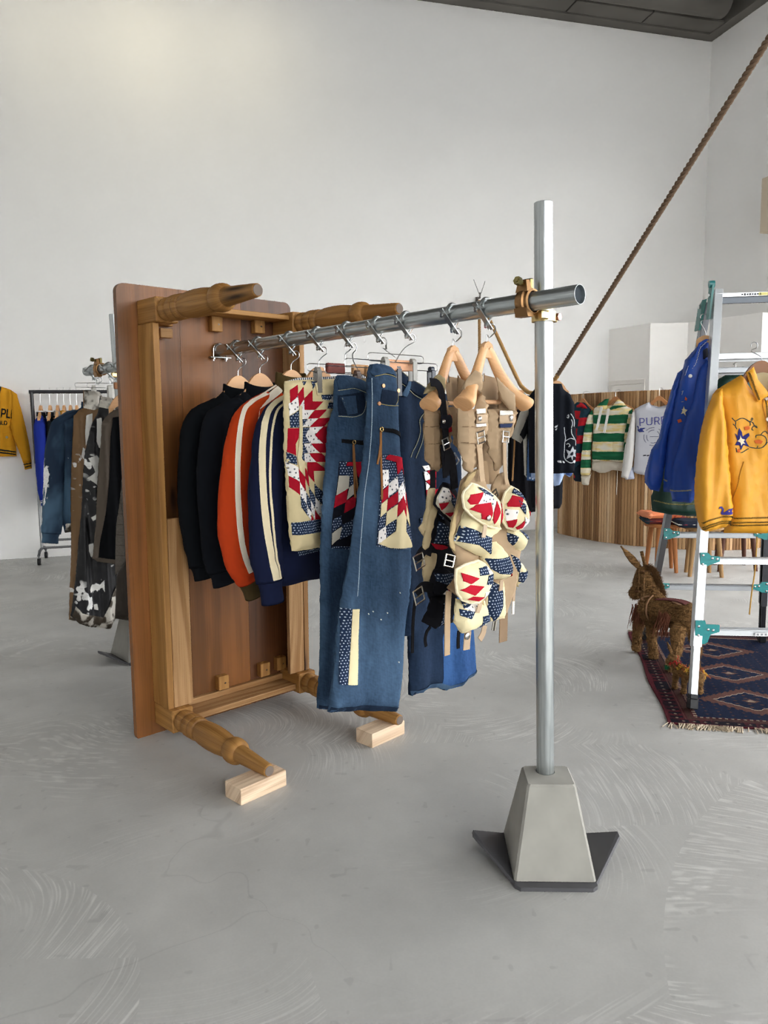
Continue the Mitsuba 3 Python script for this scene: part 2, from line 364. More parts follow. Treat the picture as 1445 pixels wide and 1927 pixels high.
# ---------------------------------------------------------------- the room
WD = unit([0.964, 0.266, 0]); WN = unit([0.266, -0.964, 0])         # back wall: along, into the room
CORNER = np.array([3.836, 9.181, 0.0]); HW = 5.536
MB = frame(CORNER, WD, WN)                                          # local (s along wall, z, n into room), s = 0 at the right corner
put('floor', box((0, 1.5, -0.1), (26, 26, 0.2), 0), 'm_floor', smooth=False, kind='structure', numbered=False)
put('wall_back', box((-6.0, HW / 2, -0.12), (12.6, HW, 0.24), 0), 'm_wall', M=MB, smooth=False, kind='structure', numbered=False)
# right wall: solid for the first metres from the corner, then tall openings between piers, under a lintel
put('wall_right', [box((0.12, HW / 2, 1.1), (0.24, HW, 2.2), 0), box((0.12, HW - 0.5, 7.0), (0.24, 1.0, 9.6), 0), box((0.12, 0.1, 7.0), (0.24, 0.2, 9.6), 0), box((0.12, HW / 2, 5.4), (0.24, HW, 0.2), 0), box((0.12, HW / 2, 8.6), (0.24, HW, 0.2), 0), box((0.12, HW / 2, 11.7), (0.24, HW, 0.4), 0)], 'm_wall', M=MB, smooth=False, kind='structure', numbered=False)
put('wall_left', box((-11.4, HW / 2, 6.0), (0.24, HW, 12.0), 0), 'm_wall', M=MB, smooth=False, kind='structure', numbered=False)
# front wall behind the camera: a wide shop-front opening under a deep lintel
put('wall_front', [box((-9.0, HW / 2, 12.0), (5.0, HW, 0.24), 0), box((-3.3, HW - 0.7, 12.0), (6.6, 1.4, 0.24), 0)], 'm_wall', M=MB, smooth=False, kind='structure', numbered=False)
put('ceiling', box((-5.6, HW + 0.55, 6.0), (12.4, 0.2, 12.6), 0), 'm_ceil', M=MB, smooth=False, kind='structure', numbered=False)
# dark fascia above the white back and right walls, then tiles, beams and pipes under the ceiling
put('trim_1', [box((-6.0, HW + 0.28, -0.06), (12.6, 0.55, 0.36), 0.004), box((0.06, HW + 0.28, 6.0), (0.36, 0.55, 12.4), 0.004)], 'm_ceil', M=MB, smooth=False, kind='structure', numbered=False)
for i in range(9):
    s0 = -0.55 - i * 0.92
    put('soffit_tile', box((s0, HW + 0.035, 0.24), (0.905, 0.03, 0.22), 0.004), 'm_ceil', 'ceiling', M=MB, smooth=False)
put('insulated_pipe', tube([(-9.5, HW + 0.10, 0.56), (-6, HW + 0.11, 0.56), (-3, HW + 0.09, 0.55), (-0.3, HW + 0.10, 0.56)], 0.15, n=24), 'm_ceil', 'ceiling', M=MB)
put('insulated_pipe', tube([(-9.5, HW + 0.2, 1.0), (-5, HW + 0.21, 1.0), (-0.4, HW + 0.2, 1.0)], 0.09, n=16), 'm_ceil', 'ceiling', M=MB)
for s0 in (-2.15, -5.4):
    put('steel_beam', [box((s0, HW + 0.2, 5.5), (0.05, 0.42, 10.2), 0.003), box((s0, HW + 0.0, 5.5), (0.24, 0.03, 10.2), 0.003), box((s0, HW + 0.40, 5.5), (0.24, 0.03, 10.2), 0.003)], 'm_ceil', 'ceiling', M=MB, smooth=False)
put('drain_pipe', tube([(-0.62, HW + 0.12, 0.8), (-0.58, HW + 0.05, 1.5), (-0.5, HW + 0.04, 3.0)], 0.045, n=12), 'm_ceil', 'ceiling', M=MB)
# warm wall washer under the ceiling, just above the picture
for i_, (ls, inten) in enumerate(((-7.35, 0.8), (-6.35, 1.25), (-5.35, 0.8))):
    wl = (MB @ np.array([ls, 5.40, 1.0, 1.0]))[:3]; wt_ = (MB @ np.array([ls + 0.15, 4.28, 0.0, 1.0]))[:3]; dd = unit(wl - wt_)
    put('ceiling_spotlight', [tube([wl + dd * 0.20, wl + dd * 0.01], 0.05, n=20), tube([wl + dd * 0.15, wl + dd * 0.15 + [0, 0, 0.50]], 0.012, n=10)], 'm_white', smooth=30, color='d8d6d2', label='white cylindrical ceiling spotlight washing the back wall, ' + ('leftmost of three', 'middle of three', 'rightmost of three')[i_], cat='lamp')
    scene[f'spotlight_beam_{i_}'] = {'type': 'spot', 'to_world': T().look_at(origin=[float(x) for x in wl], target=[float(x) for x in wt_], up=[0, 0, 1]), 'cutoff_angle': 62.0, 'beam_width': 5.0, 'intensity': {'type': 'rgb', 'value': [0.052 * inten, 0.046 * inten, 0.031 * inten]}}
# boxed duct high on the right wall
put('boxed_duct', box((-0.135, 3.39, 2.02), (0.26, 0.54, 1.7), 0.006), 'm_white', M=MB, smooth=False, color='c9bca8', label='small beige boxed duct fixed high on the right white wall', cat='duct')
# low white fitting-room block in the far corner
blk = [(2.62, 8.86), (2.92, 8.33), (3.33, 8.33), (3.78, 7.62), (4.22, 7.75), (3.82, 9.15)]
put('fitting_room', prism(blk, 2.28), 'm_white', smooth=False, color='f0eeea', label='low white fitting room block behind the slatted counter in the corner', cat='fitting room')
d0 = np.array([2.62, 8.86, 0]); d1 = np.array([2.92, 8.33, 0]); ds = unit(d1 - d0); MD = frame(d0, ds, np.cross(ds, [0, 0, 1]))
for c, s in (((0.30, 1.665, 0.006), (0.52, 0.05, 0.02)), ((0.535, 0.82, 0.006), (0.05, 1.64, 0.02)), ((0.065, 0.82, 0.006), (0.05, 1.64, 0.02))):
    put('door_frame', box(c, s, 0.003), 'm_white', 'fitting_room', M=MD, smooth=False, color='e6e2dc')
put('door_leaf', box((0.30, 0.82, 0.003), (0.42, 1.63, 0.012), 0.002), 'm_white', 'fitting_room', M=MD, smooth=False, color='ece9e4')
# wall socket low on the back wall
sk = put('wall_socket', box((-2.33, 0.20, 0.006), (0.075, 0.12, 0.012), 0.003), 'm_white', M=MB, smooth=False, color='eceae6', label='small white wall socket low on the back wall behind the rope rail', cat='socket')
put('socket_face', [tube([(-2.33, 0.225, 0.010), (-2.33, 0.225, 0.016)], 0.016, n=14), tube([(-2.33, 0.175, 0.010), (-2.33, 0.175, 0.016)], 0.016, n=14)], 'm_white', sk, M=MB, color='c9c6c0')

# curved counter faced with narrow upright slats
cp = spline([(1.93, 8.30), (2.0, 8.096), (2.185, 7.701), (2.419, 7.403), (2.575, 7.29), (2.87, 7.10), (3.126, 7.03), (3.45, 7.06), (3.744, 7.247), (4.0, 7.55)], 180)
cum = np.concatenate([[0], np.cumsum(np.linalg.norm(np.diff(cp, axis=0), axis=1))])
HCn = 1.52
def counter_at(d): return np.array([np.interp(d, cum, cp[:, 0]), np.interp(d, cum, cp[:, 1])])
nsl = int(cum[-1] / 0.033); tones = ['a98660', '8f6b47', 'bd9a74', '7c5a3b', '9c7852', 'c7a986', '86623f', 'b08c65']
ck = thing('counter', 'curved counter wall faced with narrow upright wooden slats', 'counter')
body = LineString(cp).buffer(0.05, cap_style='flat', single_sided=False)
mid = []
for i in range(0, 181, 4): 
    if i < len(cp): mid.append(cp[i])
outer = np.array([counter_at(d) for d in np.linspace(0, cum[-1], 60)])
tn = np.gradient(outer, axis=0); tn /= np.linalg.norm(tn, axis=1, keepdims=True); nn = np.stack([-tn[:, 1], tn[:, 0]], 1)
put('core', prism(list(map(tuple, outer + nn * 0.012)) + list(map(tuple, (outer + nn * 0.08)[::-1])), HCn - 0.004), 'm_slat', ck, smooth=False, color='5e4630')
slat_src = {}
for i in range(nsl):
    d = (i + 0.5) * 0.033; a, b = counter_at(d - 0.005), counter_at(d + 0.005); t = unit(np.append(b - a, 0)); c = (a + b) / 2; ti = int(rng.integers(0, 8))
    M = frame((c[0], c[1], 0), t, np.cross(t, [0, 0, 1]))
    if ti not in slat_src:
        key = put('slat', box((0, HCn / 2, -0.006), (0.029, HCn, 0.02), 0.003), 'm_slat', ck, smooth=False, color=tones[ti]); slat_src[ti] = key
        scene[key] = {**scene[key], 'to_world': T(M)}
    else: again(slat_src[ti], 'slat', ck, M)

# ---------------------------------------------------------------- the long pipe rail, its two stands, the upturned table
RA = np.array([0.4858, 1.8904, 1.539]); RY = -0.8238
RD = np.array([math.cos(RY), math.sin(RY), 0]); RS = np.array([-RD[1], RD[0], 0])     # toward the near end; across
def rail(t): p = RA - t * RD; return np.array([p[0], p[1], 0.0])
def rframe(t): return frame(rail(t), RS, RD)                        # local (s, z, n)
RR = 0.0243
def pipe_mesh(a, b, r=RR, wall=0.0024, n=40):
    a, b = np.asarray(a, float), np.asarray(b, float); L = np.linalg.norm(b - a)
    prof = [(r - wall, min(0.5, L * 0.4)), (r - wall, 0.0005), (r - 0.0006, 0), (r, 0.0008)] + [(r, x) for x in np.linspace(0.001, L - 0.001, 12)] + [(r, L - 0.0008), (r - 0.0006, L), (r - wall, L - 0.0005), (r - wall, L - min(0.5, L * 0.4))]
    m = lathe(prof, n); th = np.arctan2(m.vertices[:, 1], m.vertices[:, 0])
    m.uvs = np.stack([m.vertices[:, 2], np.abs(th) * r], 1); M = align(b - a); return xf2(m, move(M, a))
def xf2(m, M):
    k = xf(m, M); k.uvs = m.uvs; return k
t0, t1 = -0.003, 3.075
_rp = put('rail_pipe', pipe_mesh(rail(t0) + [0, 0, 1.539], rail(t1) + [0, 0, 1.539]), 'm_galv', smooth=True, label='long galvanised steel pipe rail running through the upturned table', cat='pipe')
for t_, dr_ in ((t0, -1), (t1, 1)):
    e_ = rail(t_) + [0, 0, 1.539]; put('bore', tube([e_ - dr_ * RD * -0.010, e_ - dr_ * RD * -0.30], RR - 0.0021, n=28), 'm_cloth', _rp, smooth=30, color='3b4146')
LEAN = np.array([-0.0126, 0.0035, 1.0])
PF = np.array([0.448, 2.024, 0.0])
put('stand_pole', pipe_mesh(PF + LEAN * 1.795, PF + LEAN * 0.22), 'm_galv', smooth=True, label='upright galvanised pole standing in the near concrete foot', cat='pole')
P2 = rail(2.795) + 0.052 * RS
L2 = np.array([-0.02, 0.0, 1.0]); P2F = P2 - L2 * 1.539 + [0, 0, 1.539]
put('stand_pole', pipe_mesh(P2F + L2 * 1.815, P2F + L2 * 0.22), 'm_galv', smooth=True, label='upright galvanised pole half hidden behind the upturned table', cat='pole')
def foot(c, rot, label, pole):
    k = thing('concrete_foot', label, 'concrete foot')
    M = trimesh.transformations.rotation_matrix(rot, [0, 0, 1]); M[:3, 3] = c
    pts = []; h = 0.25; hl = np.linalg.inv(M) @ np.append(pole, 1.0); hx0, hy0 = hl[0], hl[1]
    for z, hx, hy in ((0.012, 0.109, 0.125), (h - 0.006, 0.0665, 0.060), (h, 0.0625, 0.056)):
        for sx in (-1, 1):
            for sy in (-1, 1):
                b = 0.006
                pts += [(sx * hx, sy * (hy - b), z), (sx * (hx - b), sy * hy, z)]
    body = hull(pts)
    hole = trimesh.creation.cylinder(radius=0.0262, height=0.1, sections=28); hole.apply_translation([hx0, hy0, 0.25])
    try: body = trimesh.boolean.difference([body, hole], engine='manifold')
    except Exception: pass
    put('block', body, 'm_conc', k, M=M, smooth=False)
    pl = [hull([(x, y, z) for x, y in ((-0.109, -0.138), (-0.095, -0.151), (0.095, -0.151), (0.109, -0.138), (0.109, 0.12), (-0.109, 0.12)) for z in (0.0, 0.011)])]
    for sx in (-1, 1):
        f, bk, tip = np.array([sx * 0.108, -0.128, 0.0055]), np.array([sx * 0.108, 0.12, 0.0055]), np.array([sx * 0.207, 0.02, 0.056])
        tip2 = tip + np.array([0, 0.018, 0.004]); n = unit(np.cross(bk - f, tip - f)) * 0.004
        pl.append(hull([p + s * n for p in (f, bk, tip, tip2) for s in (-1, 1)]))
    put('steel_plate', pl, 'm_satin', k, M=M, smooth=False, color='4a4a4d')
    return k
foot((0.4475, 2.001, 0.0), -0.045, 'grey tapered concrete foot on a folded steel plate under the near pole', PF + LEAN * 0.25)
foot((float(P2F[0]), float(P2F[1]), 0.0), 0.72, 'grey tapered concrete foot partly hidden behind the upturned table', P2F + L2 * 0.25)
# ---- gold scaffold coupler
def coupler(t, pole, lean, label):
    k = thing('scaffold_coupler', label, 'pipe clamp'); M = rframe(t); g = ['b58f5a', 'a88358', 'd8c07a']
    z0 = 1.539
    a = np.linspace(0, 2 * np.pi, 29)
    def band(lo, hi, r, w, th, c=(0.0, z0)):
        aa = np.linspace(math.radians(lo), math.radians(hi), 18)
        p = np.stack([c[0] + r * np.cos(aa), c[1] + r * np.sin(aa), 0 * aa], 1); return ribbon(p, (0, 0, 1), w, th)
    R0 = RR + 0.004
    def arcpts(a0, a1, r, w): return [(r * math.cos(math.radians(a)), z0 + r * math.sin(math.radians(a)), s_ * w / 2) for a in np.linspace(a0, a1, 9) for s_ in (-1, 1)]
    shell = [hull(arcpts(a0, a0 + 24, R0, 0.040) + arcpts(a0, a0 + 24, R0 + 0.006, 0.036)) for a0 in range(100, 260, 20)]
    rib = [hull(arcpts(a0, a0 + 24, R0 + 0.005, 0.020) + arcpts(a0, a0 + 24, R0 + 0.011, 0.013)) for a0 in range(130, 250, 20)]
    lug = hull([(-0.012, 1.570, s_ * .019) for s_ in (-1, 1)] + [(-0.030, 1.562, s_ * .019) for s_ in (-1, 1)] + [(-0.026, 1.592, s_ * .012) for s_ in (-1, 1)] + [(-0.012, 1.594, s_ * .012) for s_ in (-1, 1)])
    foot_ = hull([(-0.036, 1.522, s_ * .019) for s_ in (-1, 1)] + [(-0.028, 1.500, s_ * .020) for s_ in (-1, 1)] + [(-0.004, 1.500, s_ * .020) for s_ in (-1, 1)] + [(-0.004, 1.510, s_ * .019) for s_ in (-1, 1)])
    put('hinged_band', shell + rib + [lug, foot_, band(-100, 100, R0 + 0.002, 0.036, 0.005)], 'm_brush', k, M=M, smooth=28, color=srgb('93704c'))
    bolt = [tube([(-0.052, 1.590, 0.0), (-0.008, 1.578, 0)], 0.0055, n=10), tube([(-0.050, 1.5895, 0.0), (-0.036, 1.586, 0)], 0.011, n=6), box((-0.002, 1.583, 0), (0.012, 0.03, 0.03), 0.003)]
    put('bolt', bolt, 'm_metal', k, M=M, smooth=30, color=srgb('8f8457'))
    Mp = frame(pole + lean * (1.539 - 0.034), RS, RD)
    aa = np.linspace(math.radians(20), math.radians(340), 22)
    pb = np.stack([(RR + 0.005) * np.cos(aa), 0 * aa, (RR + 0.005) * np.sin(aa)], 1)
    put('pole_band', [ribbon(pb, (0, 1, 0), 0.026, 0.005), box((0.036, 0, 0.004), (0.02, 0.024, 0.02), 0.003), box((-0.03, 0.0, 0.02), (0.03, 0.022, 0.016), 0.003)], 'm_metal', k, M=Mp, smooth=35, color=srgb('dcc286'))
    put('pole_bolt', [tube([(0.03, 0.0, 0.03), (0.03, 0, -0.03)], 0.005, n=8), tube([(0.03, 0, 0.014), (0.03, 0, 0.03)], 0.010, n=6)], 'm_metal', k, M=Mp, smooth=30, color=srgb('b98a84'))
coupler(0.152, PF, LEAN, 'gold zinc scaffold coupler joining the rail to the near pole')
coupler(2.885, P2F, L2, 'gold zinc scaffold coupler at the far end of the rail')
# ---- u-bolt hanger clamps on the rail
LDIR = np.array([-0.67, -0.742]); TDIR = np.array([0.742, -0.67])
def clamp(t, label, group, flat=False):
    k = thing('pipe_clamp', label, 'pipe clamp', group); M = rframe(t)
    ld, td = (np.array([0, -1.0]), np.array([1.0, 0])) if flat else (LDIR, TDIR)
    c = np.array([0, 1.539]); r = RR + 0.0045
    aa = np.linspace(math.pi, 2 * math.pi, 15)  # arc on the side away from ld
    arc = [c + r * (math.cos(x) * td + math.sin(x) * ld) for x in aa]
    path = [c - r * td + 0.042 * ld] + arc + [c + r * td + 0.042 * ld]
    path = np.array([(p[0], p[1], 0) for p in path]); path = np.vstack([path[0], path[0] * .5 + path[1] * .5, path[1:-1], path[-1] * .5 + path[-2] * .5, path[-1]])
    put('u_bolt', tube(path, 0.0035, n=8), 'm_chrome', k, M=M, color=srgb('cfd2d2'))
    pc = c + (RR + 0.003) * ld
    a, b = pc - 0.046 * td, pc + 0.050 * td
    pm = ribbon([(a[0], a[1], 0), (pc[0], pc[1], 0), (b[0], b[1], 0)], (0, 0, 1), 0.016, 0.0035)
    put('cross_bar', pm, 'm_brush', k, M=M, smooth=False, color=srgb('a9aeae'))
    for sg in (-1, 1):
        q = c + sg * r * td + (RR + 0.0045) * ld; e = q + 0.007 * ld
        put('nut', tube([(q[0], q[1], 0), (e[0], e[1], 0)], 0.0075, n=6), 'm_metal', k, M=M, smooth=25, color=srgb('b8bcbc'))
    return k
HT = {'a': 1.557, 'b': 1.403, 'c': 1.2, 'd': 1.037, 'e': 0.879, 'f': 0.729, 'g': 0.601, 'h': 0.414, 'i': 0.290}
names9 = ['first pipe clamp from the table end of the rail', 'second pipe clamp from the table end of the rail', 'third pipe clamp from the table end of the rail', 'fourth pipe clamp from the table end of the rail', 'fifth pipe clamp from the table end, above the brown trouser clip', 'pipe clamp carrying the wire trouser hanger', 'pipe clamp above the pale wooden hanger block', 'pipe clamp carrying the rear beige vest', 'pipe clamp nearest the pole, carrying the front beige vest']
for (kk, t), nm in zip(HT.items(), names9): clamp(t, 'zinc u-bolt clamp, ' + nm, 'u-bolt clamps along the rail')
clamp(1.690, 'bright u-bolt clamp where the rail meets the table underside', 'u-bolt clamps along the rail', True)
for t, nm in ((2.985, 'zinc u-bolt clamp at the very far end of the rail'), (2.775, 'zinc u-bolt clamp beside the gold coupler behind the table'), (2.64, 'zinc u-bolt clamp against the far pole behind the table')):
    clamp(t, nm, 'u-bolt clamps along the rail')

# ---- the table standing on end
TB = np.array([-0.9045, 2.9545, 0.0893]); TU = np.array([0.7304, 0.6830, 0]); TV = unit([0.0111, -0.0118, 0.99987]); TWd = unit(np.cross(TU, TV))
if TWd @ np.array([0.683, -0.73, 0]) < 0: TWd = -TWd
MT = np.eye(4); MT[:3, 0] = TU; MT[:3, 1] = TV; MT[:3, 2] = TWd; MT[:3, 3] = TB      # local (u across, v up, w toward the leg ends)
TW_, TL_ = 0.6135, 1.5725
tk = thing('table', 'old pine table stood on end with turned legs toward the viewer', 'table')
def round_rect(u0, u1, v0, v1, r):
    return shapely.box(u0 + r, v0 + r, u1 - r, v1 - r).buffer(r, quad_segs=8)
full = round_rect(-0.124, 0.667, -0.105, 1.677, 0.032)
holeC = Point(0.2976, 1.4498).buffer(RR + 0.003, 20)
for a, b, mt_ in ((-0.13, 0.129, 'm_top'), (0.130, 0.4105, 'm_top'), (0.4115, 0.68, 'm_topdark')):
    pl = full.intersection(shapely.box(a, -1, b, 3)).difference(holeC)
    put('top_board', along(prism(pl, 0.026, -0.026), 1), mt_, tk, M=MT, smooth=False)
prof = [(.030, .146), (.037, .1505), (.0415, .156), (.0440, .168), (.0430, .182), (.0385, .190), (.0335, .193), (.0335, .199), (.0405, .2015), (.0450, .212), (.0465, .228), (.0460, .243), (.0435, .248), (.0395, .2495), (.0395, .2525), (.0435, .254), (.0455, .260), (.0450, .274), (.0415, .281), (.0350, .284), (.0350, .294), (.0405, .2965), (.0440, .308), (.0468, .335), (.0480, .37), (.0478, .395), (.0460, .43), (.0425, .462), (.0390, .482), (.0345, .490), (.0345, .497), (.0400, .500), (.0450, .510), (.0472, .526), (.0465, .540), (.0440, .552), (.0385, .560), (.0330, .565), (.0315, .572), (.0285, .62), (.0255, .67), (.0225, .72), (.0205, .738), (.018, .741)]
for iu, iv in ((0, 0), (1, 0), (0, 1), (1, 1)):
    u0, v0 = iu * TW_, iv * TL_
    m = lathe(prof, 36); th = np.arctan2(m.vertices[:, 1], m.vertices[:, 0]); o = rng.uniform(0, 20, 2)
    uvl = np.stack([m.vertices[:, 2] + o[0], np.abs(th) * 0.045 + o[1]], 1); m.apply_translation([u0, v0, 0])
    bl = box((u0, v0, 0.075), (0.09, 0.09, 0.150), 0.004); along(bl, 2)
    lg = put('leg', m, 'm_pine', tk, M=MT, smooth=32, uv=uvl)
    put('leg_block', bl, 'm_pine', lg, M=MT, smooth=False, uv=bl.uvs)
    put('end_grain', tube([(u0, v0, 0.7405), (u0, v0, 0.7425)], 0.0175, n=20), 'm_cloth', lg, M=MT, smooth=30, color='6f645c')
def board(name, c, s, mat='m_pine', ax=1, bev=0.002):
    m = along(box(c, s, bev), ax); return put(name, m, mat, tk, M=MT, smooth=False, uv=m.uvs)
board('side_apron', (-0.0345, TL_ / 2, 0.0625), (0.025, TL_ - 0.092, 0.125))
board('side_apron', (0.632, TL_ / 2, 0.0625), (0.025, TL_ - 0.092, 0.125), 'm_pinepale')
board('drawer_runner', (0.0215, 0.421, 0.112), (0.082, 0.75, 0.022), 'm_pinepale')
board('drawer_runner', (0.579, 0.421, 0.112), (0.078, 0.75, 0.022), 'm_pinepale')
board('end_apron', (TW_ / 2, -0.016, 0.0625), (TW_ - 0.092, 0.024, 0.125), 'm_pinepale', 0)
board('end_apron', (TW_ / 2, 1.594, 0.064), (TW_ - 0.092, 0.019, 0.128), 'm_pine', 0)
board('ledge_strip', (TW_ / 2, 0.008, 0.012), (TW_ - 0.092, 0.024, 0.024), 'm_pinepale', 0)
for (u, v) in ((0.28, 1.555), (0.485, 1.562), (0.06, 1.56), (0.258, 0.055), (0.470, 0.062), (0.56, 0.07)):
    c = board('cleat', (u, v, 0.016), (0.05, 0.06, 0.032), 'm_pine', 1)
    put('screw', tube([(u + 0.006, v - 0.002, 0.0315), (u + 0.006, v - 0.002, 0.0330)], 0.004, n=10), 'm_metal', c, M=MT, color=srgb('5a5148'))
board('corner_block', (0.045, 1.50, 0.04), (0.05, 0.035, 0.03), 'm_pinepale', 0)
# ---- two ash blocks under the lower legs
for (a, b, c), nm in ((((-0.480, 2.327), (-0.549, 2.384), (-0.349, 2.463)), 'pale ash wood block under the near lower table leg'), (((-0.058, 2.751), (-0.129, 2.806), (0.07, 2.883)), 'pale ash wood block under the far lower table leg')):
    a, b, c = (np.append(x, 0.0) for x in (a, b, c)); e1 = unit(c - a); e2 = unit(np.array([-e1[1], e1[0], 0])); L1, L2_ = np.linalg.norm(c - a), abs((b - a) @ e2)
    M = np.eye(4); M[:3, 0] = e1; M[:3, 1] = e2; M[:3, 3] = a
    m = along(box((L1 / 2, L2_ / 2, 0.0285), (L1, L2_, 0.0565), 0.0015), 0)
    put('wood_block', m, 'm_ash', M=M, smooth=False, uv=m.uvs, label=nm, cat='wood block')

# ---------------------------------------------------------------- hangers and garments
def rf(t, off=0.0): return frame(rail(t) + off * RD, RS, RD)
def wire_hook(x0, ztop, zbot):
    """hook over a clamp at (x0, ztop) down to (0, zbot), in the s,z plane"""
    r = 0.014
    a = np.linspace(math.radians(200), math.radians(-60), 12)
    p = [(x0 + r * math.cos(x), ztop - r + r * math.sin(x) + 0.004, 0) for x in a]
    e = p[-1]
    p += list(map(tuple, spline([e, (x0 - 0.012, e[1] - 0.012, 0), (0.0, zbot + 0.03, 0), (0, zbot, 0)], 9)[1:]))
    return tube(p, 0.0018, n=7)
def wood_hanger(M, label, group=None, top=1.43, half=0.185, drop=0.115, body=0.05, th=0.013, hook=(0.024, 1.497), broad=False, bar=False, mat='m_beech'):
    k = thing('hanger', label, 'hanger', group)
    put('hook', wire_hook(hook[0], hook[1], top - 0.012), 'm_chrome', k, M=M, color=srgb('c9cbcb'))
    xs = np.linspace(-1, 1, 41); ax = np.abs(xs)
    up = top - np.interp(ax * half, [0, .012, .025, .04, .055, .068, .08, .12, .165, .2], [0, .002, .009, .022, .042, .064, .074, .100, .128, .150])
    bh = body * (1.15 - 0.55 * ax)
    lo = up - bh
    if not broad:
        poly = list(zip(xs * half, up)) + list(zip(xs[::-1] * half, lo[::-1]))
        m = prism(Polygon(poly).buffer(0.002), th, -th / 2); along(m, 0)
        put('shoulder_bar', m, mat, k, M=M, smooth=30 if False else False, uv=m.uvs)
    else:
        for sg in (-1, 1):
            path = [(sg * 0.003, top - 0.018, 0), (sg * 0.018, top - 0.034, 0.0), (sg * 0.05, top - 0.088, 0.006), (sg * 0.086, top - 0.134, 0.016), (sg * 0.112, top - 0.158, 0.026), (sg * 0.132, top - 0.170, 0.032), (sg * 0.137, top - 0.173, 0.033)]
            p = spline(path, 30); n = len(p); u = np.linspace(0, 1, n)
            ra = np.interp(u, [0, .2, .5, .75, .9, .97, 1], [.012, .016, .018, .022, .022, .016, .006]); rb = np.interp(u, [0, .2, .5, .75, .9, .97, 1], [.008, .010, .018, .030, .031, .024, .010])
            t_ = tube(p, (ra, rb), n=18, flat=(0, 1, 0)); along(t_, 0)
            put('shoulder', t_, mat, k, M=M, smooth=True, uv=t_.uvs)
        put('neck', hull([(x, top - z, n_) for x, z in ((-.03, .045), (.03, .045), (-.016, .008), (.016, .008), (0, .0)) for n_ in (-.007, .007)]), 'm_slat', k, M=M, smooth=False, color='d2a67c')
    if bar:
        put('rod', tube([(-half * 0.62, top - 0.165, 0.005), (half * 0.62, top - 0.165, 0.005)], 0.006, n=10), 'm_slat', k, M=M, color='d0a57e')
    return k
def clip_hanger(M, label, zbar, s_clips, group=None, blocks=((-0.09, 0.09, 'd7a27f'),), top=None, hook=(0.024, 1.497), clip_col='8b8a86', half=0.17, clip_z=0.05, tilt=0.0, n_off=0.0):
    k = thing('trouser_hanger', label, 'hanger', group)
    R = np.eye(4); c, s_ = math.cos(tilt), math.sin(tilt); R[:2, :2] = [[c, -s_], [s_, c]]; R[:2, 3] = [0 - 0 * c + s_ * zbar, zbar - c * zbar]
    M2 = M @ R
    hm = wire_hook(hook[0], hook[1], zbar + 0.004); hm.vertices[:, 2] += n_off * np.clip((hook[1] - 0.02 - hm.vertices[:, 1]) / (hook[1] - 0.02 - zbar), 0, 1)
    put('hook', hm, 'm_chrome', k, M=M, color=srgb('c4c6c6'))
    M2 = M2 @ trimesh.transformations.translation_matrix([0, 0, n_off]); h = half
    loop = [(-h + 0.012, zbar + 0.012, 0), (h - 0.012, zbar + 0.012, 0), (h - 0.003, zbar + 0.009, 0), (h, zbar, 0), (h - 0.003, zbar - 0.009, 0), (h - 0.012, zbar - 0.012, 0), (-h + 0.012, zbar - 0.012, 0), (-h + 0.003, zbar - 0.009, 0), (-h, zbar, 0), (-h + 0.003, zbar + 0.009, 0)]
    put('wire_frame', tube(loop, 0.0014, n=6, closed=True), 'm_chrome', k, M=M2, color=srgb('c9cbcb'))
    for a, b, col in blocks:
        put('wood_block', box(((a + b) / 2, zbar, 0), (b - a, 0.034, 0.016), 0.003), 'm_slat', k, M=M2, smooth=False, color=col)
    for sc in s_clips:
        put('clip', [box((sc, zbar - clip_z * 0.62, 0.010), (0.019, clip_z, 0.004), 0.0015), box((sc, zbar - clip_z * 0.62, -0.010), (0.019, clip_z, 0.004), 0.0015), tube([(sc - 0.008, zbar - 0.006, 0), (sc + 0.008, zbar - 0.006, 0)], 0.0085, n=10)], 'm_gloss', k, M=M2, smooth=False, color=clip_col)
    return k
